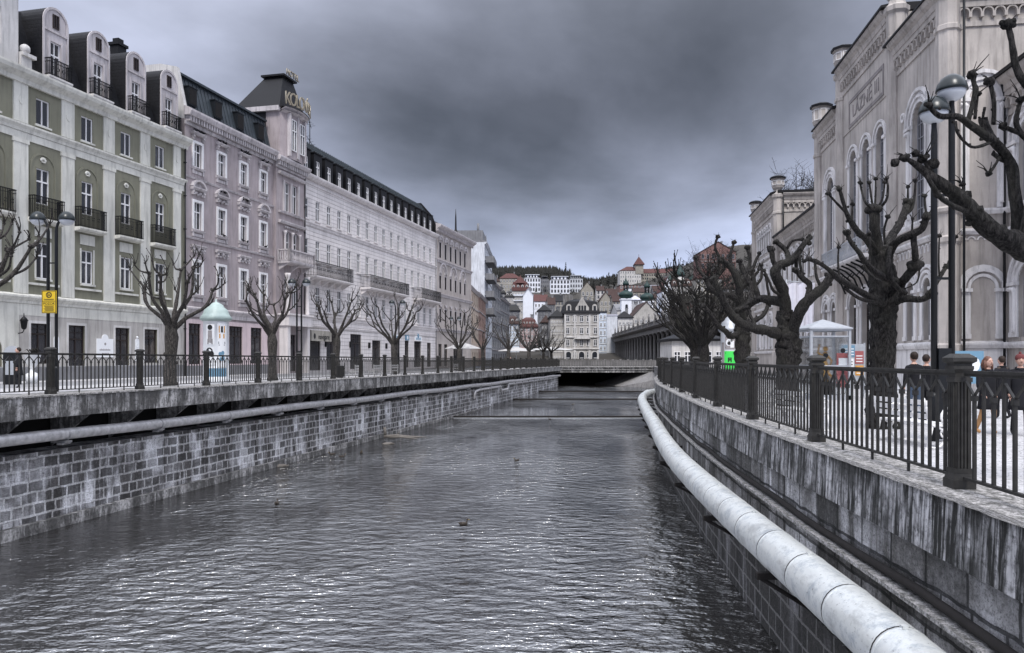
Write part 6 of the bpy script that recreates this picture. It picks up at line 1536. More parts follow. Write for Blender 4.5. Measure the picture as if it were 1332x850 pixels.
# ------------------------------------------------------------------ people
def skin_mesh(name, verts, edges, radii, mats, pick, parent, levels=2):
    me = bpy.data.meshes.new(name); me.from_pydata(verts, edges, []); o = bpy.data.objects.new(name, me); COL.objects.link(o)
    sk = o.modifiers.new('skin', 'SKIN'); sk.use_smooth_shade = True; sk.branch_smoothing = .4
    for i, r in enumerate(radii): me.skin_vertices[0].data[i].radius = (r[0], r[1]) if hasattr(r, '__len__') else (r, r)
    me.skin_vertices[0].data[0].use_root = True
    sb = o.modifiers.new('sub', 'SUBSURF'); sb.levels = levels; sb.render_levels = levels
    dg = bpy.context.evaluated_depsgraph_get(); nm = bpy.data.meshes.new_from_object(o.evaluated_get(dg)); bpy.data.objects.remove(o)
    nm.materials.clear()
    for m_ in mats: nm.materials.append(m_)
    for p_ in nm.polygons: p_.material_index = pick(p_.center); p_.use_smooth = True
    nm.name = name; o = bpy.data.objects.new(name, nm); COL.objects.link(o); o.parent = parent; return o
def person(label, loc, rz, h=1.75, top='black_cloth', legs='jeans', shoes='ink', hair='hair', long_hair=False, coat=None, stride=.0, arm=0.0, hat=None, group=None):
    s = h/1.75; t = thing('person', label, 'person', loc, rz, group); t.scale = (s, s, s)
    st = stride
    V = [(0,0,.96),(0,0,1.10),(0,.01,1.30),(0,.01,1.43),(0,0,1.50),(0,-.015,1.56)]; Rr = [(.15,.105),(.14,.10),(.175,.115),(.13,.09),(.058,.058),(.055,.055)]; E = [(0,1),(1,2),(2,3),(3,4),(4,5)]
    def chain(start, pts, rs):
        k = start
        for p_, r_ in zip(pts, rs): V.append(p_); Rr.append(r_); E.append((k, len(V)-1)); k = len(V)-1
        return k
    hands = []
    for sg in (-1, 1):
        f = arm*sg; chain(3, [(sg*.15,.01,1.42),(sg*.20,.02+.02*f,1.30),(sg*.235,.03+.10*f,1.12),(sg*.235,-.04+.18*f,.93),(sg*.23,-.06+.20*f,.86)], [.065,.056,.048,.032,(.040,.022)])
        hands.append((sg, Vector((sg*.23,-.06+.20*f,.86))))
        q = st*sg; chain(0, [(sg*.09,0,.88),(sg*.10,-.10*q-.01,.50),(sg*.10,.06-.30*q if q<0 else -.10*q+.02,.09),(sg*.105,-.10+(-.30*q if q<0 else -.10*q)+.02,.035)], [.095,.062,.042,(.045,.032)])
    def pick(c):
        if c.z > 1.49: return 0
        if abs(c.x) > .19 and c.z < .93: return 0
        if c.z > .93: return 1
        if c.z < .10: return 3
        return 2
    body = skin_mesh('body', V, E, Rr, [M['skin'], M[top], M[legs], M[shoes]], pick, t)
    # head with features, added into the body mesh builder
    mb = MB()
    mb.blob((0,-.02,1.655), .105, n=16, k=12, sc=(.76,.92,1.12)); mb.blob((0,-.055,1.60), .06, n=10, k=8, sc=(.8,.8,.8)); mb.tube([(0,-.105,1.675),(0,-.128,1.64),(0,-.108,1.632)], [.010,.016,.012], 6)
    for sg in (-1,1): mb.blob((sg*.082,-.01,1.655), .028, n=6, k=5, sc=(.35,.7,1))
    for sg, hp in hands:
        for k in range(4):
            x0 = hp.x; y0 = hp.y-.028+.019*k; L3 = (.070,.080,.076,.060)[k]
            mb.tube([(x0, y0, hp.z-.02),(x0-sg*.004, y0, hp.z-.02-L3*.5),(x0-sg*.022, y0-.004, hp.z-.02-L3)], [.0095,.009,.007], 6)
        mb.tube([(hp.x-sg*.01,hp.y-.034,hp.z+.03),(hp.x-sg*.02,hp.y-.058,hp.z+.0),(hp.x-sg*.026,hp.y-.062,hp.z-.03)], [.011,.010,.008], 6)
    hd = part(mb, 'head', M['skin'], t)
    mb = MB()
    for sg in (-1,1): mb.blob((sg*.031,-.098,1.672), .011, n=6, k=4); mb.tube([(sg*.015,-.110,1.690),(sg*.048,-.100,1.692)], .004, 4)
    mb.tube([(-.022,-.108,1.607),(.022,-.108,1.607)], .005, 4); part(mb, 'face_features', M['hairb'], hd)
    mb = MB(); mb.blob((0,.008,1.685), .112, n=14, k=9, sc=(.82,.92,1.0), lump=.1)
    if long_hair: mb.tube([(0,.05,1.70),(0,.075,1.58),(0,.08,1.44)], [.085,.10,.07], 10); [mb.tube([(sg*.07,0,1.70),(sg*.09,-.01,1.60),(sg*.09,-.03,1.46)], [.03,.035,.02], 8) for sg in (-1,1)]
    part(mb, 'hair', M[hair], hd)
    if hat: mb = MB(); mb.blob((0,0,1.71), .118, n=14, k=8, sc=(.86,.95,.85)); mb.blob((0,0,1.82), .03, n=8, k=5); part(mb, 'hat', M[hat], t)
    if coat:
        mb = MB(); mb.lathe([(.085,1.47),(.16,1.43),(.19,1.32),(.175,1.12),(.19,.95),(.225,.70),(.245,.58),(.225,.57)], (0,.005,0), 20, sx=1.0, sy=.72)
        for sg in (-1,1): f = arm*sg; mb.tube([(sg*.15,.01,1.42),(sg*.205,.02,1.30),(sg*.24,.03+.10*f,1.12),(sg*.238,-.04+.18*f,.92)], [.075,.070,.060,.050], 10)
        mb.tube([(-.08,-.04,1.47),(0,-.09,1.45),(.08,-.04,1.47),(.07,.06,1.49),(-.07,.06,1.49),(-.08,-.04,1.47)], .03, 8); part(mb, 'coat', M[coat], t)
    return t
def onr(px, Y): return P(px, 466, Y).x
person('person in a black jacket and blue jeans standing left of the tall lamp post', (onr(1189,19.5), 19.5, 0), R(175), 1.82, 'black_cloth', 'jeans', coat=None, arm=.2, stride=.2)
person('person in dark clothes walking right beside the one in blue jeans', (onr(1205,20.2), 20.2, 0), R(120), 1.76, 'black_cloth', 'black_cloth', stride=.7, arm=.5)
person('woman with auburn hair in a dark coat and tan boots walking behind the railing', (onr(1285,17.2), 17.2, 0), R(10), 1.70, 'black_cloth', 'tan', 'tan', 'hairb', True, 'black_cloth', .6, .4)
person('person in a dark jacket and red hat at the right edge', (onr(1327,16.8), 16.8, 0), R(-20), 1.74, 'black_cloth', 'black_cloth', coat='black_cloth', hat='redcloth', stride=.6, arm=.4)
person('person in a long dark coat a little behind the woman with tan boots', (onr(1303,21.5), 21.5, 0), R(190), 1.72, 'browncloth', 'black_cloth', coat='black_cloth', stride=.4, arm=.2)
person('person in dark clothes standing on the left promenade by the green building', (P(24,466,33).x, 33, GL), R(-60), 1.72, 'black_cloth', 'black_cloth', coat='black_cloth')
for i, (px, Y, lb, cl) in enumerate(((664, 118, 'distant person in dark clothes behind the left railing, under the bare trees', 'black_cloth'), (862, 60, 'distant person in black walking on the right promenade near its far bend', 'black_cloth'), (1100, 36, 'person in a red jacket standing behind the poster board', 'redcloth'))):
    person(lb, (onr(px, Y), Y, GL-.3 if px < 700 else 0), R(40*i), 1.74, cl, 'jeans', stride=.4, arm=.3)

# ------------------------------------------------------------------ birds and driftwood on the water
def duck_src(loc, rz, label):
    t = thing('duck', label, 'bird', loc, rz, 'ducks on the river'); mb = MB()
    t.scale = (.72,.72,.72); mb.blob((0,0,.05), .12, n=14, k=9, sc=(1.75,.95,.72)); mb.tube([(-.14,0,.07),(-.24,0,.12),(-.28,0,.15)], [.07,.04,.012], 8); mb.tube([(.13,0,.08),(.18,0,.15),(.19,0,.20)], [.05,.032,.03], 9); mb.blob((.205,0,.225), .045, n=10, k=7, sc=(1.2,.85,.95)); part(mb, 'body', M['duck'], t)
    mb = MB(); mb.tube([(.245,0,.222),(.28,0,.212),(.305,0,.208)], [.016,.014,.008], 6); part(mb, 'beak', M['beak'], t)
    for s_ in (-1,1): mb = MB(); mb.blob((-.03,s_*.085,.075), .09, n=10, k=6, sc=(1.5,.35,.6)); part(mb, 'wing', M['duckw' if label.endswith('wings') else 'duck'], t)
    return t
dk = [(603,683,'brown duck swimming alone in the middle of the river'), (360,656,'dark duck nearest the camera along the left wall'), (432,592,'duck close to the left wall, left of the driftwood'), (470,590,'duck just left of the driftwood'), (445,595,'duck second from the left wall group'), (715,546,'duck near the first weir'), (672,600,'duck in mid river beyond the lone brown one'), (745,527,'farthest duck, between the first two weirs')]
d0 = None
for i, (px, py, lb) in enumerate(dk):
    z = WZ+.0 if i < 7 else WZ+.13; Y = (H-z)/((py-HY)/F); lo = (P(px,py,Y).x, Y, z)
    if d0 is None: d0 = duck_src(lo, .6, lb)
    else: c = copy_tree(d0); c.location = lo; c.rotation_euler.z = i*1.7; c['label'] = lb
Y = 52.5; dl = thing('driftwood', 'pale broken branch and debris caught at the foot of the left wall', 'driftwood', (XL(Y)+1.3, Y, WZ+.02)); mb = MB()
mb.tube([(-1.0,0,.12),(-.2,.1,.18),(.8,.1,.1),(1.9,.3,.05)], [.12,.10,.07,.03], 8, lump=.3); mb.tube([(-.6,-.3,.1),(.3,-.5,.14),(1.4,-.7,.04)], [.07,.06,.03], 7, lump=.3); mb.tube([(-.9,.1,.1),(-.95,.0,.75)], [.11,.09], 8, lump=.3); mb.tube([(-.2,.1,.15),(.1,.3,.5)], [.04,.02], 5); part(mb, 'branch', M['wood'], dl)
for i, (px, py, lb) in enumerate(((365,607,'small pale stone breaking the water by the left wall'), (322,613,'flat dark stone in the water by the left wall, nearest the camera'), (505,578,'pale stone beside the driftwood'))):
    Y = (H-WZ)/((py-HY)/F); rk = MB(); rk.blob((0,0,.02), .25, n=10, k=7, sc=(1.5,.8,.4), lump=.5); o = rk.build('river_stone', M['wood'], None, loc=(P(px,py,Y).x, Y, WZ)); tag(o, lb, 'stone')
# ------------------------------------------------------------------ hillside
M['colwall'] = plaster('shade_dark_rear_wall', (.045,.042,.040), .5, .5)  # stone coloured near black to stand in for the shade inside the colonnade
TP = [(148,.05),(230,.3),(300,4),(350,9),(400,14),(500,27),(600,41),(700,57),(800,72),(900,88),(1000,104),(1060,116),(1150,114),(1400,100),(1900,60),(5500,20)]
def terr(x, y):
    z = TP[0][1]
    for i in range(len(TP)-1):
        if TP[i][0] <= y <= TP[i+1][0]:
            t = (y-TP[i][0])/(TP[i+1][0]-TP[i][0]); z = TP[i][1]+(TP[i+1][1]-TP[i][1])*t
    k = (x/y) if y > 0 else 0
    up = max(0, min(1, (y-230)/120))
    z += up*max(0, min(1, (k-.16)/.12))*.06*y*(1 if y < 800 else max(0, 1-(y-800)/300))          # shoulder on the right
    z += up*max(0, min(1, (-k-.03)/.06))*.012*y
    z -= up*max(0, min(1, 1-abs(k-.105)/.05))*.010*y*max(0, min(1, (y-750)/200))                  # saddle
    z += 3*noise.noise(Vector((x*.01, y*.01, 0)))*up
    return max(z, .05)
mb = MB()
ys = [148,165,190,230,255,280,300,325,350,375,400,430,465,500,540,580,620,660,700,745,790,840,890,940,1000,1060,1150,1300,1600,2200,3500,5500]
ks = [-3,-2,-1.2,-.8,-.6,-.45] + [-.35+.025*i for i in range(33)] + [.55,.7,.9,1.3,2,3]
pts = []
for y in ys:
    for k in ks: pts.append((k*y, y, terr(k*y, y)))
nk = len(ks); mb.add(pts, [(j*nk+i, j*nk+i+1, (j+1)*nk+i+1, (j+1)*nk+i) for j in range(len(ys)-1) for i in range(nk-1)], 0, True)
tag(mb.build('hillside_ground', M['grass']), kind='structure')

# far woods on the ridge: too many stems to count
def wood(name, label, seed, zones, n):
    rnd = random.Random(seed); mb = MB()
    for _ in range(n):
        z = rnd.choice(zones); y = rnd.uniform(z[2], z[3]); px = rnd.uniform(z[0], z[1]); x = (px-CX)/F*y; g_ = terr(x, y)
        h = rnd.uniform(6, 13)*z[4]; r = h*rnd.uniform(.20,.32)
        if rnd.random() < z[5]:
            k = 5; a0 = rnd.uniform(0,6)
            for (q0, q1, w_) in ((.1,.55,1),(.35,.8,.72),(.6,1.05,.42)):
                p = [(x+r*w_*math.cos(a0+6.283*i/k)*rnd.uniform(.7,1.2), y+r*w_*math.sin(a0+6.283*i/k), g_+h*q0) for i in range(k)] + [(x,y,g_+h*q1)]
                mb.add(p, [(i,(i+1)%k,k) for i in range(k)])
        else:
            for _ in range(7):
                c = (x+rnd.uniform(-r,r), y+rnd.uniform(-r,r), g_+h*rnd.uniform(.25,.8)); q = r*rnd.uniform(.25,.5)
                for _ in range(9):
                    a = Vector((rnd.gauss(0,1),rnd.gauss(0,1),rnd.gauss(0,1)))*q*.8 + Vector(c); b_ = a + Vector((rnd.uniform(-1,1),rnd.uniform(-1,1),rnd.uniform(-1,1)))*.9; c2 = a + Vector((rnd.uniform(-1,1),rnd.uniform(-1,1),rnd.uniform(-1,1)))*.9
                    mb.face([a,b_,c2])
    return tag(mb.build(name, M['forest']), label, 'wood', kind='stuff')
def forest():
    t = NT('dark_woodland'); f = t.noise(.12, 4, t.coord()); c = t.mix(f, (.012,.014,.012), (.035,.033,.028)); return t.fin(c, .95)
M['forest'] = forest()
wood('ridge_wood', 'dark conifer wood along the ridge behind the town', 3, [(560,742,1000,1090,1.15,.75),(742,1010,960,1080,.7,.7)], 3600)
wood('hillside_scrub', 'leafless scrub and small trees scattered between the hillside houses', 4, [(640,780,520,900,.5,.15),(740,900,430,880,.55,.15),(860,1000,330,700,.7,.05),(690,740,300,520,.45,.05),(640,700,330,520,.4,0)], 650)

# ------------------------------------------------------------------ houses of the town
def house(name, label, x0, x1, eave, base, Y, mat, roof='gable', rmat='redroof', rh=6, nc=4, nr=3, depth=None, turn=0, top_rows=0, wfill=.42, side=True, cat='house', wstyle='far', bottom=8, dark=False, gable_front=False, trim=True):
    """x0, x1, eave: where the front is seen; turn: degrees the front is turned to the river"""
    X0, X1 = (x0-CX)/F*Y, (x1-CX)/F*Y; ze = H-(eave-HY)/F*Y; zb = H-(base-HY)/F*Y; W_ = (X1-X0); dp = depth or max(9, W_*.7)
    r_ = R(turn); t = thing(name, label, cat, (X0, Y, zb), r_)
    W_ = W_/max(.35, math.cos(r_)); h = ze-zb; 
    mb = MB(); 
    mb.face([(0,0,-bottom),(W_,0,-bottom),(W_,0,h),(0,0,h)]); mb.face([(W_,0,-bottom),(W_,dp,-bottom),(W_,dp,h),(W_,0,h)]); mb.face([(0,dp,-bottom),(0,0,-bottom),(0,0,h),(0,dp,h)]); mb.face([(W_,dp,-bottom),(0,dp,-bottom),(0,dp,h),(W_,dp,h)]); mb.face([(0,0,h),(W_,0,h),(W_,dp,h),(0,dp,h)])
    if roof == 'gable' and gable_front:
        mb.face([(0,0,h),(W_,0,h),(W_/2,0,h+rh)]); mb.face([(W_,dp,h),(0,dp,h),(W_/2,dp,h+rh)])
    if roof == 'gable' and not gable_front:
        mb.face([(0,dp,h),(0,0,h),(0,dp/2,h+rh)]); mb.face([(W_,0,h),(W_,dp,h),(W_,dp/2,h+rh)])
    part(mb, 'wall', M[mat], t)
    mb = MB(); o = .35
    if roof == 'gable' and gable_front:
        for s_ in (0, 1):
            xa = -o if s_ == 0 else W_+o; za = h-o*rh/(W_/2)
            p = [(xa,-o,za),(W_/2,-o,h+rh),(W_/2,dp+o,h+rh),(xa,dp+o,za)]; mb.add(p+[(a,b_,c+.22) for a,b_,c in p], [(0,1,2,3),(7,6,5,4),(0,4,5,1),(1,5,6,2),(2,6,7,3),(3,7,4,0)])
    elif roof == 'gable':
        for s_ in (0, 1):
            ya = -o if s_ == 0 else dp+o; za = h-o*rh/(dp/2)
            p = [(-o,ya,za),(W_+o,ya,za),(W_+o,dp/2,h+rh),(-o,dp/2,h+rh)]; mb.add(p+[(a,b_,c+.22) for a,b_,c in p], [(3,2,1,0),(4,5,6,7),(0,1,5,4),(1,2,6,5),(2,3,7,6),(3,0,4,7)])
    elif roof == 'hip':
        i_ = min(dp, W_)*.45; a, b_ = (W_*.5 if W_ < dp else i_), (dp*.5 if dp <= W_ else i_)
        p = [(-o,-o,h),(W_+o,-o,h),(W_+o,dp+o,h),(-o,dp+o,h),(a,b_,h+rh),(W_-a,b_,h+rh),(W_-a,dp-b_,h+rh),(a,dp-b_,h+rh)]
        mb.add(p, [(0,1,5,4),(1,2,6,5),(2,3,7,6),(3,0,4,7),(4,5,6,7)]); mb.box(-o-.1,W_+o+.1,-o-.1,dp+o+.1,h-.3,h+.02)
    elif roof == 'mansard':
        p = [(-o,-o,h),(W_+o,-o,h),(W_+o,dp+o,h),(-o,dp+o,h),(.9,.9,h+rh*.75),(W_-.9,.9,h+rh*.75),(W_-.9,dp-.9,h+rh*.75),(.9,dp-.9,h+rh*.75),(W_*.35,dp*.4,h+rh),(W_*.65,dp*.4,h+rh),(W_*.65,dp*.6,h+rh),(W_*.35,dp*.6,h+rh)]
        mb.add(p, [(0,1,5,4),(1,2,6,5),(2,3,7,6),(3,0,4,7),(4,5,9,8),(5,6,10,9),(6,7,11,10),(7,4,8,11),(8,9,10,11)]); mb.box(-o-.1,W_+o+.1,-o-.1,dp+o+.1,h-.35,h+.02)
    elif roof == 'flat': mb.box(-.2,W_+.2,-.2,dp+.2,h,h+.5)
    rf_ = part(mb, 'roof', M[rmat], t)
    if roof != 'flat' and rh > 2:
        mb = MB(); cx_ = W_*.7; mb.box(cx_-.5,cx_+.5,dp*.45,dp*.45+1,h+rh*.4,h+rh+1.2); mb.box(cx_-.6,cx_+.6,dp*.45-.1,dp*.45+1.1,h+rh+1.0,h+rh+1.25); part(mb, 'chimney', M['greyr'], rf_)
    if nr and nc:
        st = h/nr; ww = W_/nc*wfill; wh = min(st*.58, ww*1.9)
        src = None
        for j in range(nr):
            for i in range(nc):
                x = W_*(i+.5)/nc; z = st*j + st*.28
                if src is None:
                    fm = MB(); f_ = ww*.12; fm.box(-ww/2-f_,-ww/2,-.10,.02,-f_,wh+f_); fm.box(ww/2,ww/2+f_,-.10,.02,-f_,wh+f_); fm.box(-ww/2,ww/2,-.10,.02,wh,wh+f_); fm.box(-ww/2-f_,ww/2+f_,-.2,.02,-f_-.05,0)
                    fm.box(-.06,.06,-.07,.02,0,wh); fm.box(-ww/2,-.06,-.065,.02,wh*.62,wh*.62+.1); fm.box(.06,ww/2,-.065,.02,wh*.62,wh*.62+.1)
                    gm = MB(); gm.box(-ww/2+.01,ww/2-.01,-.04,.01,.01,wh-.01)
                    src = fm.build('window', M['frame' if not dark else 'greyframe'], t, None, (x,0,z)); g_ = gm.build('pane', M['farpane'], src)
                else: c = inst(src, t, (x,0,z)); inst(g_, c)
        if side:
            ns = max(1, int(dp/ (W_/nc)))
            for sgn in ((1,) if X0 < 0 else (-1,)):
                for j in range(nr):
                    for i in range(ns):
                        y_ = dp*(i+.5)/ns; c = inst(src, t, (W_ if sgn > 0 else 0, y_, st*j+st*.28), R(90*sgn)); inst(g_, c)
        if trim:
            mb = MB()
            for j in range(1, nr): mb.mold(.05, W_-.05, [(0,st*j-.12),(.14,st*j-.05),(.14,st*j+.1),(0,st*j+.15)])
            part(mb, 'string_course', M['offwhite' if mat not in ('greyr','brown','stonedk') else mat], t)
    if roof in ('mansard', 'hip') and top_rows:
        for i in range(top_rows):
            x = W_*(i+.5)/top_rows; r = W_/top_rows*.26
            mb = MB(); zs = h+rh*.42; yd = .15
            mb.box(x-r,x+r,yd,yd+2.2,h+.1,zs); mb.ring(x, zs, .02, r, .0, 0, 180, n=8, y=yd, yb=yd+2.2); d = part(mb, 'dormer', M['offwhite' if not dark else mat], rf_)
            mb = MB(); mb.box(x-r*.5,x+r*.5,yd-.06,yd+.01,h+.6,zs+r*.3); part(mb, 'pane', M['farpane'], d)
    return t, W_, dp, h
M['farpane'] = plain('far_window_glass', (.03,.033,.04), .2, var=.5, scale=.3, bump=0)
HS = house
# left side of the valley, street level
def street(name, label, Ya, Yb, Xa, Xb, top, mat, nr, nc, roof='hip', rh=2.5, depth=11, rmat='brownroof', wf=.42, trim=True):
    """terrace house on the left quay between two points of the street line"""
    p0, p1 = Vector((Xa, Ya)), Vector((Xb, Yb)); loc, rz, L_ = frame_at(p0, p1, .0)
    t = thing(name, label, 'building', loc, rz); h = top
    hs = []; st = h/nr; wpos = []
    for j in range(nr):
        for i in range(nc):
            x = L_*(i+.5)/nc; ww = L_/nc*wf; z0 = st*j+(st*.25 if j else .3); z1 = z0 + (st*.52 if j else st*.68); hs.append((x-ww/2,x+ww/2,z0,z1,False)); wpos.append((x,z0,ww,z1-z0,j))
    mb = MB(); shell(mb, L_-.01, depth, 0, h, 0, hs, .3); part(mb, 'wall', M[mat], t)
    for x, z, ww, wh, j in wpos: put_window(t, x, z, ww, wh, 'cross' if j else 'darkshop', .2)
    mb = MB(); mb.mold(-.1, L_+.15, [(0,h-.5),(.2,h-.5),(.5,h-.15),(.6,h),(0,h+.1)])
    for j in range(1, nr): mb.mold(.02, L_-.02, [(0,st*j),(.15,st*j+.05),(.18,st*j+.2),(0,st*j+.25)])
    part(mb, 'cornice', M['pinktrim' if mat != 'deco' else 'deco'], t)
    mb = MB()
    if roof == 'hip': mb.add([(-.2,-.5,h+.05),(L_+.2,-.5,h+.05),(L_+.2,depth,h+.05),(-.2,depth,h+.05),(1.5,3.5,h+rh),(L_-1.5,3.5,h+rh),(L_-1.5,depth-3,h+rh),(1.5,depth-3,h+rh)], [(0,1,5,4),(1,2,6,5),(2,3,7,6),(3,0,4,7),(4,5,6,7)])
    else: mb.box(0,L_,-.1,depth,h+.02,h+.5)
    part(mb, 'roof', M[rmat], t)
    return t, L_, h
street('peach_house', 'low peach coloured house with a brown roof next to the ornate corner building', 137.2, 160, -7.85, -7.0, 14.8, 'peach', 4, 6, rh=2.8)
street('terracotta_house', 'narrow terracotta coloured house beyond the peach one', 160.2, 184, -7.0, -6.3, 15.2, 'brown', 4, 5, rh=2.2)
dt, dl_, dh = street('art_deco_house', 'tall white art deco house whose blank side wall rises over the peach house', 184.3, 214, -6.6, -5.6, 29.5, 'deco', 7, 6, roof='flat', depth=14, rmat='greyr')
mb = MB()
for z in (12.3, 16.5, 20.7, 24.9): mb.box(2, 14, -2.2, .0, z, z+1.5)
part(mb, 'balcony', M['greyr'], dt)
mb = MB(); mb.box(1, 12, .5, 8, dh+.4, dh+3.0); mb.tube([(6,2,dh+3),(6,2,dh+5.5)], .3, 6); mb.lathe([(1.0,0),(1.0,1.8),(1.3,2.0),(.9,3.2),(.3,4.2),(.12,5.6),(.02,6.4)], (27,1.5,dh), 10); part(mb, 'roof_lantern', M['greyr'], dt)
street('grey_house', 'dark grey house with many balconies beyond the art deco one', 214.5, 245, -5.6, -3.6, 23.5, 'greyr', 6, 5, rh=3, rmat='blackroof')
street('grey_house', 'far grey corner house at the end of the left street', 245.5, 275, -3.6, -.9, 21.0, 'greyr', 5, 5, rh=4, rmat='blackroof')
# lower quarter across the bridge
HS('arched_dormer_house', 'pale blue house with three round dormers behind the bare trees', 657.5, 675.5, 421, 468, 300, 'blue', 'mansard', 'brownroof', 3.2, 4, 5, top_rows=3, side=False, bottom=2)
HS('pink_house', 'pink house with a row of red dormers beside the pale blue one', 676, 699, 425, 468, 303, 'rose', 'mansard', 'redroof', 3.8, 5, 5, top_rows=6, side=False, bottom=2)
HS('pale_roofed_hall', 'low hall with a bright lilac white sloping roof left of the blue house', 644, 657, 422, 466, 270, 'greyr', 'gable', 'parasol_roof', 4.0, 3, 4, side=False, bottom=2) if False else None
M['paleroof'] = roofmat('pale_sheet_roof', (.60,.60,.68), .6)
HS('pale_roofed_hall', 'grey house with a bright lilac white sloping roof left of the blue one', 641, 655, 420, 466, 285, 'greyr', 'gable', 'paleroof', 3.6, 3, 4, side=False, bottom=2, turn=-12)
# the big cream palace at the bridge
cp, W_, dp, h = HS('corner_palace', 'cream four storey palace with dark mansard roof and stone gable at the bridge end', 734, 779, 407, 470, 250, 'cream', 'mansard', 'slate', 5.0, 5, 4, depth=22, side=False, cat='building', bottom=3)
mb = MB(); c_x = W_*.52
for x in (0.3, W_*.30, W_*.73, W_-.3): mb.box(x-.3,x+.3,-.22,.01,0,h-.4)
for z in (h*.23, h*.47, h-.55): mb.mold(-.15, W_+.15, [(0,z),(.25,z+.05),(.4,z+.3),(.4,z+.42),(0,z+.5)])
mb.box(c_x-2.6,c_x+2.6,-1.0,0,h*.47-.2,h*.47); mb.mold(c_x-2.2,c_x+2.2,[(0,h*.47),(.9,h*.47),(.9,h*.47+.9),(.8,h*.47+.9),(.8,h*.47+.1),(0,h*.47+.1)])
part(mb, 'facade_trim', M['offwhite'], cp)
mb = MB(); mb.add([(c_x-2.2,-.1,h),(c_x+2.2,-.1,h),(c_x+2.2,-.1,h+1.6),(c_x+1.5,-.1,h+2.6),(c_x,-.1,h+5.2),(c_x-1.5,-.1,h+2.6),(c_x-2.2,-.1,h+1.6)]+[(a,2.5,b_) for a,b_ in ((c_x-2.2,h),(c_x+2.2,h),(c_x+2.2,h+1.6),(c_x+1.5,h+2.6),(c_x,h+5.2),(c_x-1.5,h+2.6),(c_x-2.2,h+1.6))], [tuple(range(7))]+[(i,(i+1)%7,7+(i+1)%7,7+i) for i in range(7)])
gq = part(mb, 'stone_gable', M['cream'], cp); mb = MB()
for dx in (-.9,0,.9): mb.box(c_x+dx-.32,c_x+dx+.32,-.16,-.09,h+.5,h+2.3)
part(mb, 'pane', M['farpane'], gq)
for x in (W_*.13, W_*.88):
    mb = MB(); mb.box(x-.8,x+.8,-.1,2,h,h+2.0); mb.ring(x,h+2.0,.02,.8,0,0,180,n=8,y=-.1,yb=2); d = part(mb,'dormer',M['cream'],cp); mb = MB(); mb.box(x-.4,x+.4,-.15,-.09,h+.5,h+2.2); part(mb,'pane',M['farpane'],d)
for x in (W_*.12, W_*.5, W_*.88):
    mb = MB(); mb.box(x-.85,x+.85,-.13,-.02,0,2.2); mb.disc(x, 2.2, .85, .13, 0, 0, 180); d = part(mb, 'arched_doorway', M['farpane'], cp); mb = MB(); mb.ring(x,2.2,.85,1.15,.2,0,180); mb.box(x-1.15,x-.85,-.2,0,0,2.2); mb.box(x+.85,x+1.15,-.2,0,0,2.2); part(mb,'door_arch',M['offwhite'],d)
mb = MB(); mb.box(W_*.25-.7,W_*.25+.7,8,9.5,h+3,h+6.6); mb.box(W_*.02,W_*.02+1.4,9,10.4,h+3,h+6.4); part(mb, 'chimney', M['stonedk'], cp)
HS('palace_side_house', 'long grey cream side wing running back left of the cream palace', 716, 733.6, 412, 470, 252, 'cream', 'hip', 'blackroof', 2.5, 5, 5, depth=14, side=False, cat='building', bottom=3)
HS('plain_grey_house', 'plain grey house left of the palace wing', 704.5, 715.6, 419, 470, 268, 'greyr', 'hip', 'brownroof', 2.5, 3, 4, side=False, bottom=3)
HS('narrow_blue_house', 'narrow pale blue house squeezed right of the cream palace', 779.4, 789, 407, 468, 285, 'blue', 'flat', 'blackroof', .5, 2, 6, depth=10, side=False, bottom=3)
HS('blank_wall_house', 'house showing a blank grey wall right of the narrow blue house', 789.3, 803, 411, 468, 287, 'deco', 'flat', 'paleroof', .5, 0, 0, depth=14, side=False, bottom=3)
HS('black_roofed_house', 'white house with a black roof behind the colonnade end', 804, 823, 413, 466, 300, 'offwhite', 'hip', 'blackroof', 2.6, 4, 4, side=False, bottom=3)
HS('gabled_theatre', 'beige gabled hall with a broad triangular front rising over the colonnade', 823.5, 858, 411, 462, 330, 'cream', 'gable', 'brownroof', 6.0, 5, 4, depth=26, gable_front=True, side=False, cat='building', wfill=.3)
HS('steep_roof_house', 'tall white house with a steep red roof right of the gabled hall', 862, 874, 377, 420, 400, 'purewhite', 'gable', 'redroof', 6.5, 2, 6, depth=16, gable_front=True, side=False, bottom=12)
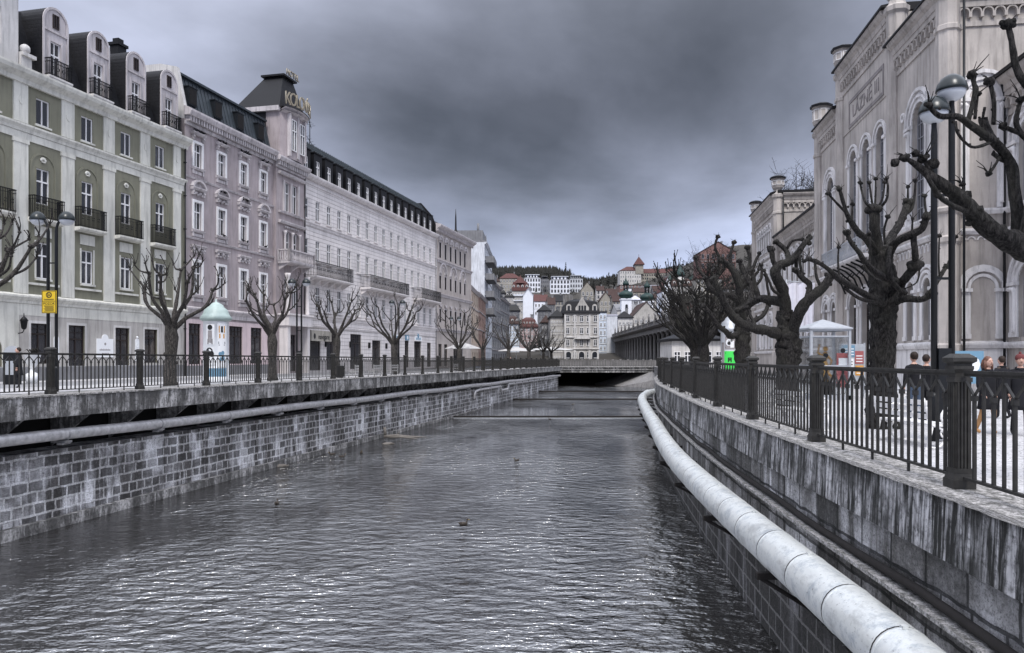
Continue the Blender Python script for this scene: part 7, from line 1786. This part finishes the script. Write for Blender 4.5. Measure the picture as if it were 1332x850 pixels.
# church with two onion towers
ch, W_, dp, h = HS('church', 'white baroque church with two patinated onion domes', 803, 845, 404, 432, 352, 'offwhite', 'gable', 'greyr', 3.5, 0, 0, depth=24, side=False, cat='church', bottom=10)
for px in (814, 841.5):
    cx_ = (px-803)/F*352; mb = MB(); q = 2.3; z0 = h-8; z1 = H-(389-HY)/F*352 - (H-(432-HY)/F*352)
    if px > 830: z1 -= 1.2
    mb.box(cx_-q,cx_+q,-2.5,-2.5+2*q,-6,z1); mb.box(cx_-q-.3,cx_+q+.3,-2.8,-2.2+2*q,z1-.6,z1); tw_ = part(mb, 'tower', M['purewhite'], ch)
    mb = MB(); mb.lathe([(q+.5,0),(q+.1,.4),(q+.9,1.2),(q+1.0,2.0),(q+.2,3.1),(1.1,3.7),(1.0,4.0)], (cx_, -2.5+q, z1), 12); mb.lathe([(1.35,6.4),(1.5,6.6),(1.3,7.4),(.5,8.4),(.25,9.2),(.12,10.5),(.03,12)], (cx_, -2.5+q, z1), 10); part(mb, 'onion_dome', M['domegreen'], tw_)
    mb = MB()
    for k in range(6): a = 1.047*k; mb.tube([(cx_+1.0*math.cos(a),-2.5+q+1.0*math.sin(a),z1+3.8),(cx_+1.0*math.cos(a),-2.5+q+1.0*math.sin(a),z1+6.5)], .16, 5)
    part(mb, 'lantern', M['blackroof'], tw_)
    for zz in (z1-5.5, z1-10.5):
        mb = MB(); mb.box(cx_-.6,cx_+.6,-2.58,-2.49,zz,zz+2.2); mb.disc(cx_,zz+2.2,.6,.08,0,0,180,y=-2.5); part(mb, 'belfry_window', M['farpane'], tw_)
# middle of the slope
HS('dormered_terrace', 'grey terrace with a dark dormered roof on the left slope', 641, 657, 381, 408, 400, 'greyr', 'mansard', 'blackroof', 3.6, 4, 3, top_rows=4, side=False)
HS('pale_terrace', 'pale terrace house right of the grey dormered one', 657.3, 668, 386, 410, 395, 'cream', 'mansard', 'blackroof', 3.0, 3, 3, top_rows=2, side=False)
rm, W_, dp, h = HS('red_mansard_villa', 'big villa with pointed red mansard roof and beige lower floors on the left slope', 665.5, 688, 378, 410, 480, 'cream', 'mansard', 'redroof', 6.8, 6, 4, top_rows=4, side=False, cat='villa')
mb = MB(); mb.lathe([(4.5,0),(2.5,2.2),(.4,4.6),(.1,5.6)], (W_*.5, 3.8, h+4.6), 10, smooth=False); part(mb, 'conical_roof', M['redroof'], rm)
mb = MB(); mb.box(-.3,W_+.3,-.9,-.2,h-3.4,h-2.6); mb.box(-.3,W_+.3,-.9,-.2,h-6.6,h-6.2); part(mb, 'balcony', M['purewhite'], rm)
HS('blank_white_house', 'narrow windowless white house front with a pointed top in the middle of the left slope', 680.5, 693.5, 384, 413, 425, 'purewhite', 'gable', 'paleroof', 3.6, 0, 0, depth=11, gable_front=True, side=False)
HS('red_gabled_house', 'small white house with a red gabled roof right of the windowless one', 695, 712, 392, 412, 452, 'purewhite', 'gable', 'redroof', 4.2, 4, 2, depth=12, side=False)
HS('long_red_roof_house', 'long beige house with a long red roof high on the left slope', 650, 677, 362, 384, 640, 'cream2', 'hip', 'redroof', 4.5, 7, 3, side=False)
HS('old_villa', 'small brownish villa at the left foot of the wood', 639, 650, 366, 384, 600, 'cream2', 'hip', 'brownroof', 4, 3, 2, side=False)
for nm, lb, x0, x1, e_, b_, Y, mt, nc, nr in (('apartment_block', 'left modern white apartment block with a set back top floor', 682, 703, 362, 392, 760, 'purewhite', 6, 5), ('apartment_block', 'darker grey apartment block between the two white ones', 703.4, 714, 364, 392, 770, 'greyr', 4, 5), ('apartment_block', 'middle modern white apartment block with a regular window grid', 716, 741, 364.5, 394, 730, 'purewhite', 6, 5), ('apartment_block', 'right grey and white apartment block with open balconies', 741.4, 758, 363, 394, 745, 'deco', 5, 5)):
    t, W_, dp, h = HS(nm, lb, x0, x1, e_, b_, Y, mt, 'flat', 'greyr', .5, nc, nr, depth=14, side=False, cat='apartment block', wfill=.5, dark=True, trim=False, bottom=16)
    mb = MB(); mb.box(1.5,W_-1.5,2,12,h+.4,h+3.4); mb.box(.9,W_-.9,1.2,12.5,h+3.4,h+3.8); pn_ = part(mb, 'penthouse', M[mt], t); mb = MB()
    for i in range(5): x = 2.2+(W_-4.4)*i/4; mb.box(x-.8,x+.8,1.93,2.0,h+1.0,h+3.0)
    part(mb, 'pane', M['farpane'], pn_)
HS('gable_house', 'yellowish gabled house right of the apartment blocks', 756, 772, 377, 398, 610, 'cream2', 'gable', 'brownroof', 6.0, 3, 2, depth=14, gable_front=True, side=False)
HS('brown_gable_house', 'brownish timber gabled house above the cream palace', 780, 796, 391, 408, 460, 'cream2', 'gable', 'brownroof', 5.0, 3, 2, depth=12, gable_front=True, side=False)
HS('brown_roof_house', 'low house with a broad brown roof behind the timber gabled house', 789, 806, 384, 396, 520, 'greyr', 'gable', 'brownroof', 4.5, 4, 2, side=False)
HS('modern_terrace_house', 'flat roofed dark and white modern house below the hilltop hotel, left one', 815, 837, 375.5, 386, 560, 'purewhite', 'flat', 'blackroof', .5, 6, 1, side=False, wfill=.55)
HS('modern_terrace_house', 'flat roofed dark modern house below the hilltop hotel, right one', 840, 862, 372, 384, 570, 'greyr', 'flat', 'paleroof', .5, 6, 2, side=False, wfill=.6)
HS('red_clad_house', 'low dark red building stepped under the hilltop hotel', 806, 842, 371.5, 377, 640, 'brick', 'flat', 'blackroof', .5, 8, 1, side=False)
# hotel on the hilltop
ht, W_, dp, h = HS('hilltop_hotel', 'long pale hilltop hotel with red roofs and a central pyramid tower', 806.5, 834, 352, 374, 880, 'offwhite', 'hip', 'redroof', 5.5, 9, 4, depth=20, side=False, cat='hotel', bottom=25)
mb = MB(); x0 = (834-806.5)*.88; x1 = (884-806.5)*.88; mb.box(x0,x1,4,20,-25,h-2.5); mb.box(x0-6.5,x0+2.5,-.5,9,h-4,h+7); part(mb, 'right_wing', M['cream2'], ht)
mb = MB(); mb.add([(x0,3.5,h-2.5),(x1,3.5,h-2.5),(x1,20,h-2.5),(x0,20,h-2.5),(x0,11,h+3),(x1,11,h+3)],[(0,1,5,4),(2,3,4,5),(1,2,5),(3,0,4)]); part(mb, 'wing_roof', M['redroof'], ht)
mb = MB(); cx_ = x0-2; mb.add([(cx_-6,-2,h+6.8),(cx_+6,-2,h+6.8),(cx_+6,10.5,h+6.8),(cx_-6,10.5,h+6.8),(cx_,4.2,h+16.5)],[(0,1,4),(1,2,4),(2,3,4),(3,0,4),(0,1,2,3)]); mb.tube([(cx_,4.2,h+16),(cx_,4.2,h+19)],.2,5); part(mb, 'tower_roof', M['redroof'], ht)
for i in range(16):
    for j in range(3): mb = MB(); x = x0+3+(x1-x0-5)*i/15; mb.box(x-.6,x+.6,3.92,3.99,h-6-4*j,h-4-4*j); part(mb, 'window', M['farpane'], ht)
# right shoulder
wh, W_, dp, h = HS('domed_hotel', 'ornate white hotel with small domes climbing the right slope', 868, 905, 372, 400, 455, 'offwhite', 'mansard', 'brownroof', 5.0, 9, 5, top_rows=6, side=False, cat='hotel', turn=0, bottom=14)
for fx, hh, rr in ((.12, 5.2, 1.6), (.48, 9.5, 2.6), (.9, 5.5, 1.8)):
    mb = MB(); x = W_*fx; mb.lathe([(rr,0),(rr,hh*.6)], (x, 2.2, h), 10); tw_ = part(mb, 'turret', M['offwhite'], wh); mb = MB(); mb.lathe([(rr+.4,hh*.6),(rr+.2,hh*.75),(rr*.8,hh*.95),(rr*.3,hh*1.15),(.15,hh*1.3),(.05,hh*1.7)], (x, 2.2, h), 10); part(mb, 'dome', M['domegreen'], tw_)
HS('white_side_villa', 'white villa with balconies just below the domed hotel', 875, 900, 392, 425, 430, 'purewhite', 'hip', 'brownroof', 3.5, 6, 4, side=False, bottom=16)
HS('red_gable_house', 'red brick house with a big stepped gable at the top of the right slope', 911, 957, 328, 352, 420, 'brick', 'gable', 'brownroof', 5.6, 7, 2, dark=True, depth=16, gable_front=True, side=False, bottom=30)
HS('slope_house', 'beige house half hidden by branches on the right slope', 906, 940, 362, 400, 400, 'cream2', 'hip', 'redroof', 4.5, 7, 4, side=False, bottom=20)
HS('slope_house', 'pale grey house behind the gnarled trees next to the bath house', 945, 985, 375, 420, 380, 'greyr', 'hip', 'brownroof', 4.5, 7, 4, side=False, bottom=20)
# low pavilion behind the dense trees
HS('white_pavilion', 'low white pavilion with large windows behind the dense trees on the right bank', 874, 942, 441, 483, 100, 'offwhite', 'hip', 'blackroof', 1.4, 5, 1, depth=8, side=False, bottom=.5, wfill=.5, cat='pavilion')
# colonnade
p0, p1 = Vector((38.3, 288)), Vector((33.5, 150)); loc, rz, CLN = frame_at(p0, p1, .0)
cn = thing('colonnade', 'long weathered stone colonnade with a balustrade and statues on its roof', 'colonnade', loc, rz)
nb_ = 22; srcc = None
for i in range(nb_+1):
    x = CLN*i/nb_
    if srcc is None: mb = MB(); mb.box(-.55,.55,-.55,.55,0,.7); mb.lathe([(.48,.7),(.40,.9),(.33,6.6),(.40,6.7),(.52,7.1)], (0,0,0), 12); mb.box(-.58,.58,-.58,.58,7.1,7.4); srcc = mb.build('column', M['stonedk'], cn, None, (x,0,.3))
    else: inst(srcc, cn, (x,0,.3))
mb = MB(); mb.box(-.6,CLN+.6,-.55,.6,7.7,9.0); mb.mold(-.8, CLN+.8, [(0,8.9),(.5,8.9),(.9,9.3),(.9,9.5),(0,9.55)], y=-.5); mb.box(-.6,CLN+.6,-.4,12,9.0,9.5); mb.box(-.8,CLN+.8,-1.2,12,-.6,.3); mb.box(-.6,.6,-.6,12,.3,9); part(mb, 'entablature', M['stonedk'], cn)
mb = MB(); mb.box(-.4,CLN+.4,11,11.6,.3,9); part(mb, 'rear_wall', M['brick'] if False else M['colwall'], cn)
mb = MB(); mb.box(-.5,CLN+.5,-.9,-.5,10.4,10.6)
for i in range(int(CLN/.7)): mb.box(.3+i*.7,.5+i*.7,-.8,-.6,9.5,10.4)
part(mb, 'balustrade', M['stonedk'], cn)
ss = None
for i in range(0, 14):
    x = CLN*i/13
    if ss is None: mb = MB(); mb.box(-.4,.4,-.4,.4,0,1.2); mb.tube([(0,0,1.2),(.05,0,1.9),(0,0,2.6),(0,0,2.9)],[.3,.24,.28,.1],8); mb.blob((0,0,3.05),.17,n=8,k=6); mb.tube([(.2,0,2.6),(.45,0,2.2)],[.09,.06],5); ss = mb.build('statue', M['stonedk'], cn, None, (x,-.7,9.5))
    else: inst(ss, cn, (x,-.7,9.5))
# trees of their own on the slope
bare_tree('bare_tree', 'leafless round tree on the slope behind the bath house pavilion', (P(1038,262,125).x, 125, P(0,262,125).z-9), 15, 6.0, 21, 46, None, r=.3)
bare_tree('bare_tree', 'large leafless tree behind the trees left of the pavilion', (P(968,466,130).x, 130, 0), 19, 7, 22, 50, None, r=.34)
bare_tree('bare_tree', 'leafless tree in front of the red gabled house', (P(925,330,300).x, 300, P(0,400,300).z), 24, 13, 23, 60, None, r=.5)
def conifer(label, px, base, top, Y, seed, w_=.24):
    rnd = random.Random(seed); b_ = P(px, base, Y); h = (base-top)/F*Y; t = thing('conifer', label, 'tree', b_, 0, 'dark conifers between the hillside houses'); mb = MB(); mb.tube([(0,0,-3),(0,0,h*.9)],[h*.02+.1,.08],6); part(mb,'trunk',M['twig'],t)
    mb = MB()
    for i in range(130):
        q = rnd.random(); z = h*(.08+.92*q); rr = h*w_*(1-q)**.8*rnd.uniform(.5,1.05)+.2; a = rnd.uniform(0,6.28); c = Vector((rr*math.cos(a), rr*math.sin(a), z-rr*.25)); n_ = Vector((-math.sin(a), math.cos(a), 0))*h*.035
        mb.face([Vector((0,0,z)), c+n_, c-n_+Vector((0,0,-.3))])
    part(mb, 'crown', M['forest'], t)
for i, (px, b_, tp, Y, lb) in enumerate(((867,376,352,620,'tall dark conifer in front of the hilltop hotel wing'), (858,372,356,640,'smaller dark conifer left of the tall one by the hilltop hotel'), (792,374,354,780,'dark conifer near the mast left of the hilltop hotel'), (800,376,357,770,'dark conifer between the mast and the hilltop hotel'), (782,377,361,760,'lowest dark conifer of the group left of the hilltop hotel'), (736,352,341,1010,'single conifer standing above the ridge wood'), (773,380,362,700,'dark conifer above the yellowish gabled house'), (930,352,322,380,'dark pine in front of the red gabled house'))): conifer(lb, px, b_, tp, Y, 300+i, .22 if i < 7 else .4)

FH = [(643,652,352+32,400,560,'cream2','hip','brownroof',4,3,2,'small beige house below the old villa'),
 (668,681,372-2,384,700,'offwhite','gable','redroof',4,4,2,'white house with a low red roof behind the red mansard villa'),
 (712,722,396,412,420,'greyr','gable','brownroof',4,3,3,'grey gabled house just above the palace side wing'),
 (722,733,392,410,460,'cream2','gable','blackroof',4,3,3,'beige house with a black roof behind the palace chimneys'),
 (700,716,404,416,360,'greyr','hip','blackroof',3,4,2,'low dark roofed house between the red gabled house and the palace wing'),
 (660,676,404,416,350,'greyr','mansard','blackroof',3,4,2,'grey house squeezed above the round dormer house'),
 (776,786,378,390,640,'offwhite','gable','brownroof',4,2,2,'pale gabled house on the slope left of the timber gabled one'),
 (760,772,396,408,430,'greyr','hip','brownroof',3,3,2,'grey house directly behind the palace roof'),
 (797,810,392,404,430,'cream2','gable','brownroof',4,3,2,'beige gabled house left of the church tower'),
 (820,834,390,404,430,'deco','hip','paleroof',2.5,4,2,'pale house between the two church towers'),
 (845,860,388,402,440,'cream','hip','brownroof',3,4,3,'cream house right of the second church tower'),
 (824,838,380,388,530,'cream2','gable','brownroof',3,4,1,'low brown roofed house below the modern terrace'),
 (850,862,379,388,520,'greyr','gable','brownroof',4,3,2,'grey gabled house left of the steep red roofed one'),
 (890,908,404,425,380,'cream','hip','redroof',4,4,3,'cream villa low on the right slope behind the dense trees'),
 (641,648,398,412,380,'offwhite','gable','redroof',4,2,3,'white house with a red roof at the left edge of the slope')]
for x0,x1,e_,b_,Y,mt,rt,rm_,rh_,nc,nr,lb in FH: HS('town_house', lb, x0, x1, e_, b_, Y, mt, rt, rm_, rh_, nc, nr, side=False, bottom=14, gable_front=(x0*7)%3==0, dark=True)
SKY_STOPS = [(0.0,(.28,.315,.445)),(.10,(.265,.30,.415)),(.20,(.23,.25,.325)),(.32,(.215,.23,.29)),(.44,(.23,.245,.30)),(.55,(.53,.56,.65)),(.75,(.82,.86,.98)),(1.0,(.92,.96,1.09))]
SKY_K = 1.0; SUN_E = 1.5; SUN_ANG = 16; EXPO = 0.95; CLOUD_SEED = 3.1
# ------------------------------------------------------------------ camera, sky, light
cam = bpy.data.cameras.new('camera'); co = bpy.data.objects.new('camera', cam); COL.objects.link(co)
cam.sensor_width = 36; cam.lens = 36*F/1332; cam.shift_y = (HY-425)/1332; cam.clip_end = 6000; cam.clip_start = .1
co.location = (0, 0, H); co.rotation_euler = (R(90), 0, 0); SC.camera = co
w = bpy.data.worlds.new('World'); SC.world = w; w.use_nodes = True
nt = w.node_tree; nt.nodes.clear()
def N(t_, **k):
    nd = nt.nodes.new(t_)
    for a, b_ in k.items(): setattr(nd, a, b_)
    return nd
def L(a, b_): nt.links.new(a, b_)
out = N('ShaderNodeOutputWorld'); bg = N('ShaderNodeBackground'); bgs = N('ShaderNodeBackground'); addS = N('ShaderNodeAddShader')
L(bg.outputs[0], addS.inputs[0]); L(bgs.outputs[0], addS.inputs[1]); L(addS.outputs[0], out.inputs[0])
sky = N('ShaderNodeTexSky', sky_type='NISHITA'); sky.sun_disc = False
SUN_EL, SUN_AZ = R(56), R(178)      # azimuth clockwise from +Y
sky.sun_elevation = SUN_EL; sky.sun_rotation = SUN_AZ
L(sky.outputs[0], bgs.inputs[0]); bgs.inputs[1].default_value = .006
tc = N('ShaderNodeTexCoord'); sep = N('ShaderNodeSeparateXYZ'); L(tc.outputs['Generated'], sep.inputs[0])
# cloud deck: direction projected on a flat layer so that clouds flatten towards the horizon
mz = N('ShaderNodeMath', operation='MAXIMUM'); L(sep.outputs['Z'], mz.inputs[0]); mz.inputs[1].default_value = 0.0
za = N('ShaderNodeMath', operation='ADD'); L(mz.outputs[0], za.inputs[0]); za.inputs[1].default_value = .22
dx = N('ShaderNodeMath', operation='DIVIDE'); L(sep.outputs['X'], dx.inputs[0]); L(za.outputs[0], dx.inputs[1])
dy = N('ShaderNodeMath', operation='DIVIDE'); L(sep.outputs['Y'], dy.inputs[0]); L(za.outputs[0], dy.inputs[1])
cb = N('ShaderNodeCombineXYZ'); L(dx.outputs[0], cb.inputs[0]); L(dy.outputs[0], cb.inputs[1]); cb.inputs[2].default_value = CLOUD_SEED
no = N('ShaderNodeTexNoise'); no.inputs['Scale'].default_value = .75; no.inputs['Detail'].default_value = 7; no.inputs['Roughness'].default_value = .52
no.inputs['Distortion'].default_value = .25; L(cb.outputs[0], no.inputs['Vector'])
el = N('ShaderNodeValToRGB'); L(mz.outputs[0], el.inputs[0]); e = el.color_ramp.elements
STOPS = SKY_STOPS
while len(e) < len(STOPS): e.new(.5)
for i, (p_, c) in enumerate(STOPS): e[i].position = p_; e[i].color = (*c, 1)
cl = N('ShaderNodeValToRGB'); L(no.outputs['Fac'], cl.inputs[0]); e = cl.color_ramp.elements
e[0].position = .37; e[0].color = (.58,.58,.57,1); e[1].position = .63; e[1].color = (1.62,1.62,1.64,1)
mx = N('ShaderNodeMix', data_type='RGBA', blend_type='MULTIPLY'); mx.inputs[0].default_value = 1
L(el.outputs[0], mx.inputs[6]); L(cl.outputs[0], mx.inputs[7])
# one heavy dark cloud mass over the valley, its edge broken by the same noise
def MATH(op, a, b_=None):
    m_ = N('ShaderNodeMath', operation=op)
    for k_, v_ in enumerate((a, b_)):
        if v_ is None: continue
        if isinstance(v_, (int, float)): m_.inputs[k_].default_value = v_
        else: L(v_, m_.inputs[k_])
    return m_.outputs[0]
ddx = MATH('MULTIPLY', MATH('SUBTRACT', sep.outputs['X'], .06), 1.9)
ddz = MATH('MULTIPLY', MATH('SUBTRACT', sep.outputs['Z'], .31), 4.2)
ddy = MATH('MULTIPLY', MATH('SUBTRACT', sep.outputs['Y'], .95), 1.2)
dist = MATH('SQRT', MATH('ADD', MATH('ADD', MATH('MULTIPLY', ddx, ddx), MATH('MULTIPLY', ddz, ddz)), MATH('MULTIPLY', ddy, ddy)))
n2 = N('ShaderNodeTexNoise'); n2.inputs['Scale'].default_value = 3.2; n2.inputs['Detail'].default_value = 6; L(tc.outputs['Generated'], n2.inputs['Vector'])
dist = MATH('ADD', dist, MATH('MULTIPLY', MATH('SUBTRACT', n2.outputs['Fac'], .5), 1.1))
dk = N('ShaderNodeValToRGB'); L(dist, dk.inputs[0]); e = dk.color_ramp.elements; e[0].position = .10; e[0].color = (.25,.245,.235,1); e[1].position = .92; e[1].color = (1,1,1,1)
mx2 = N('ShaderNodeMix', data_type='RGBA', blend_type='MULTIPLY'); mx2.inputs[0].default_value = 1
L(mx.outputs[2], mx2.inputs[6]); L(dk.outputs[0], mx2.inputs[7])
L(mx2.outputs[2], bg.inputs[0]); bg.inputs[1].default_value = SKY_K
su = bpy.data.lights.new('sun', 'SUN'); su.energy = SUN_E; su.angle = R(SUN_ANG); su.color = (1, .965, .92)
so = bpy.data.objects.new('sun', su); COL.objects.link(so)
dirv = Vector((math.sin(SUN_AZ)*math.cos(SUN_EL), math.cos(SUN_AZ)*math.cos(SUN_EL), math.sin(SUN_EL)))
so.rotation_euler = dirv.to_track_quat('Z', 'Y').to_euler(); so.location = (0, -20, 60)
SC.view_settings.view_transform = 'Standard'; SC.view_settings.look = 'None'; SC.view_settings.exposure = EXPO; SC.view_settings.gamma = 1
SC.view_settings.use_curve_mapping = False
SC.render.engine = 'CYCLES'
SC.render.resolution_x = 1024; SC.render.resolution_y = 653
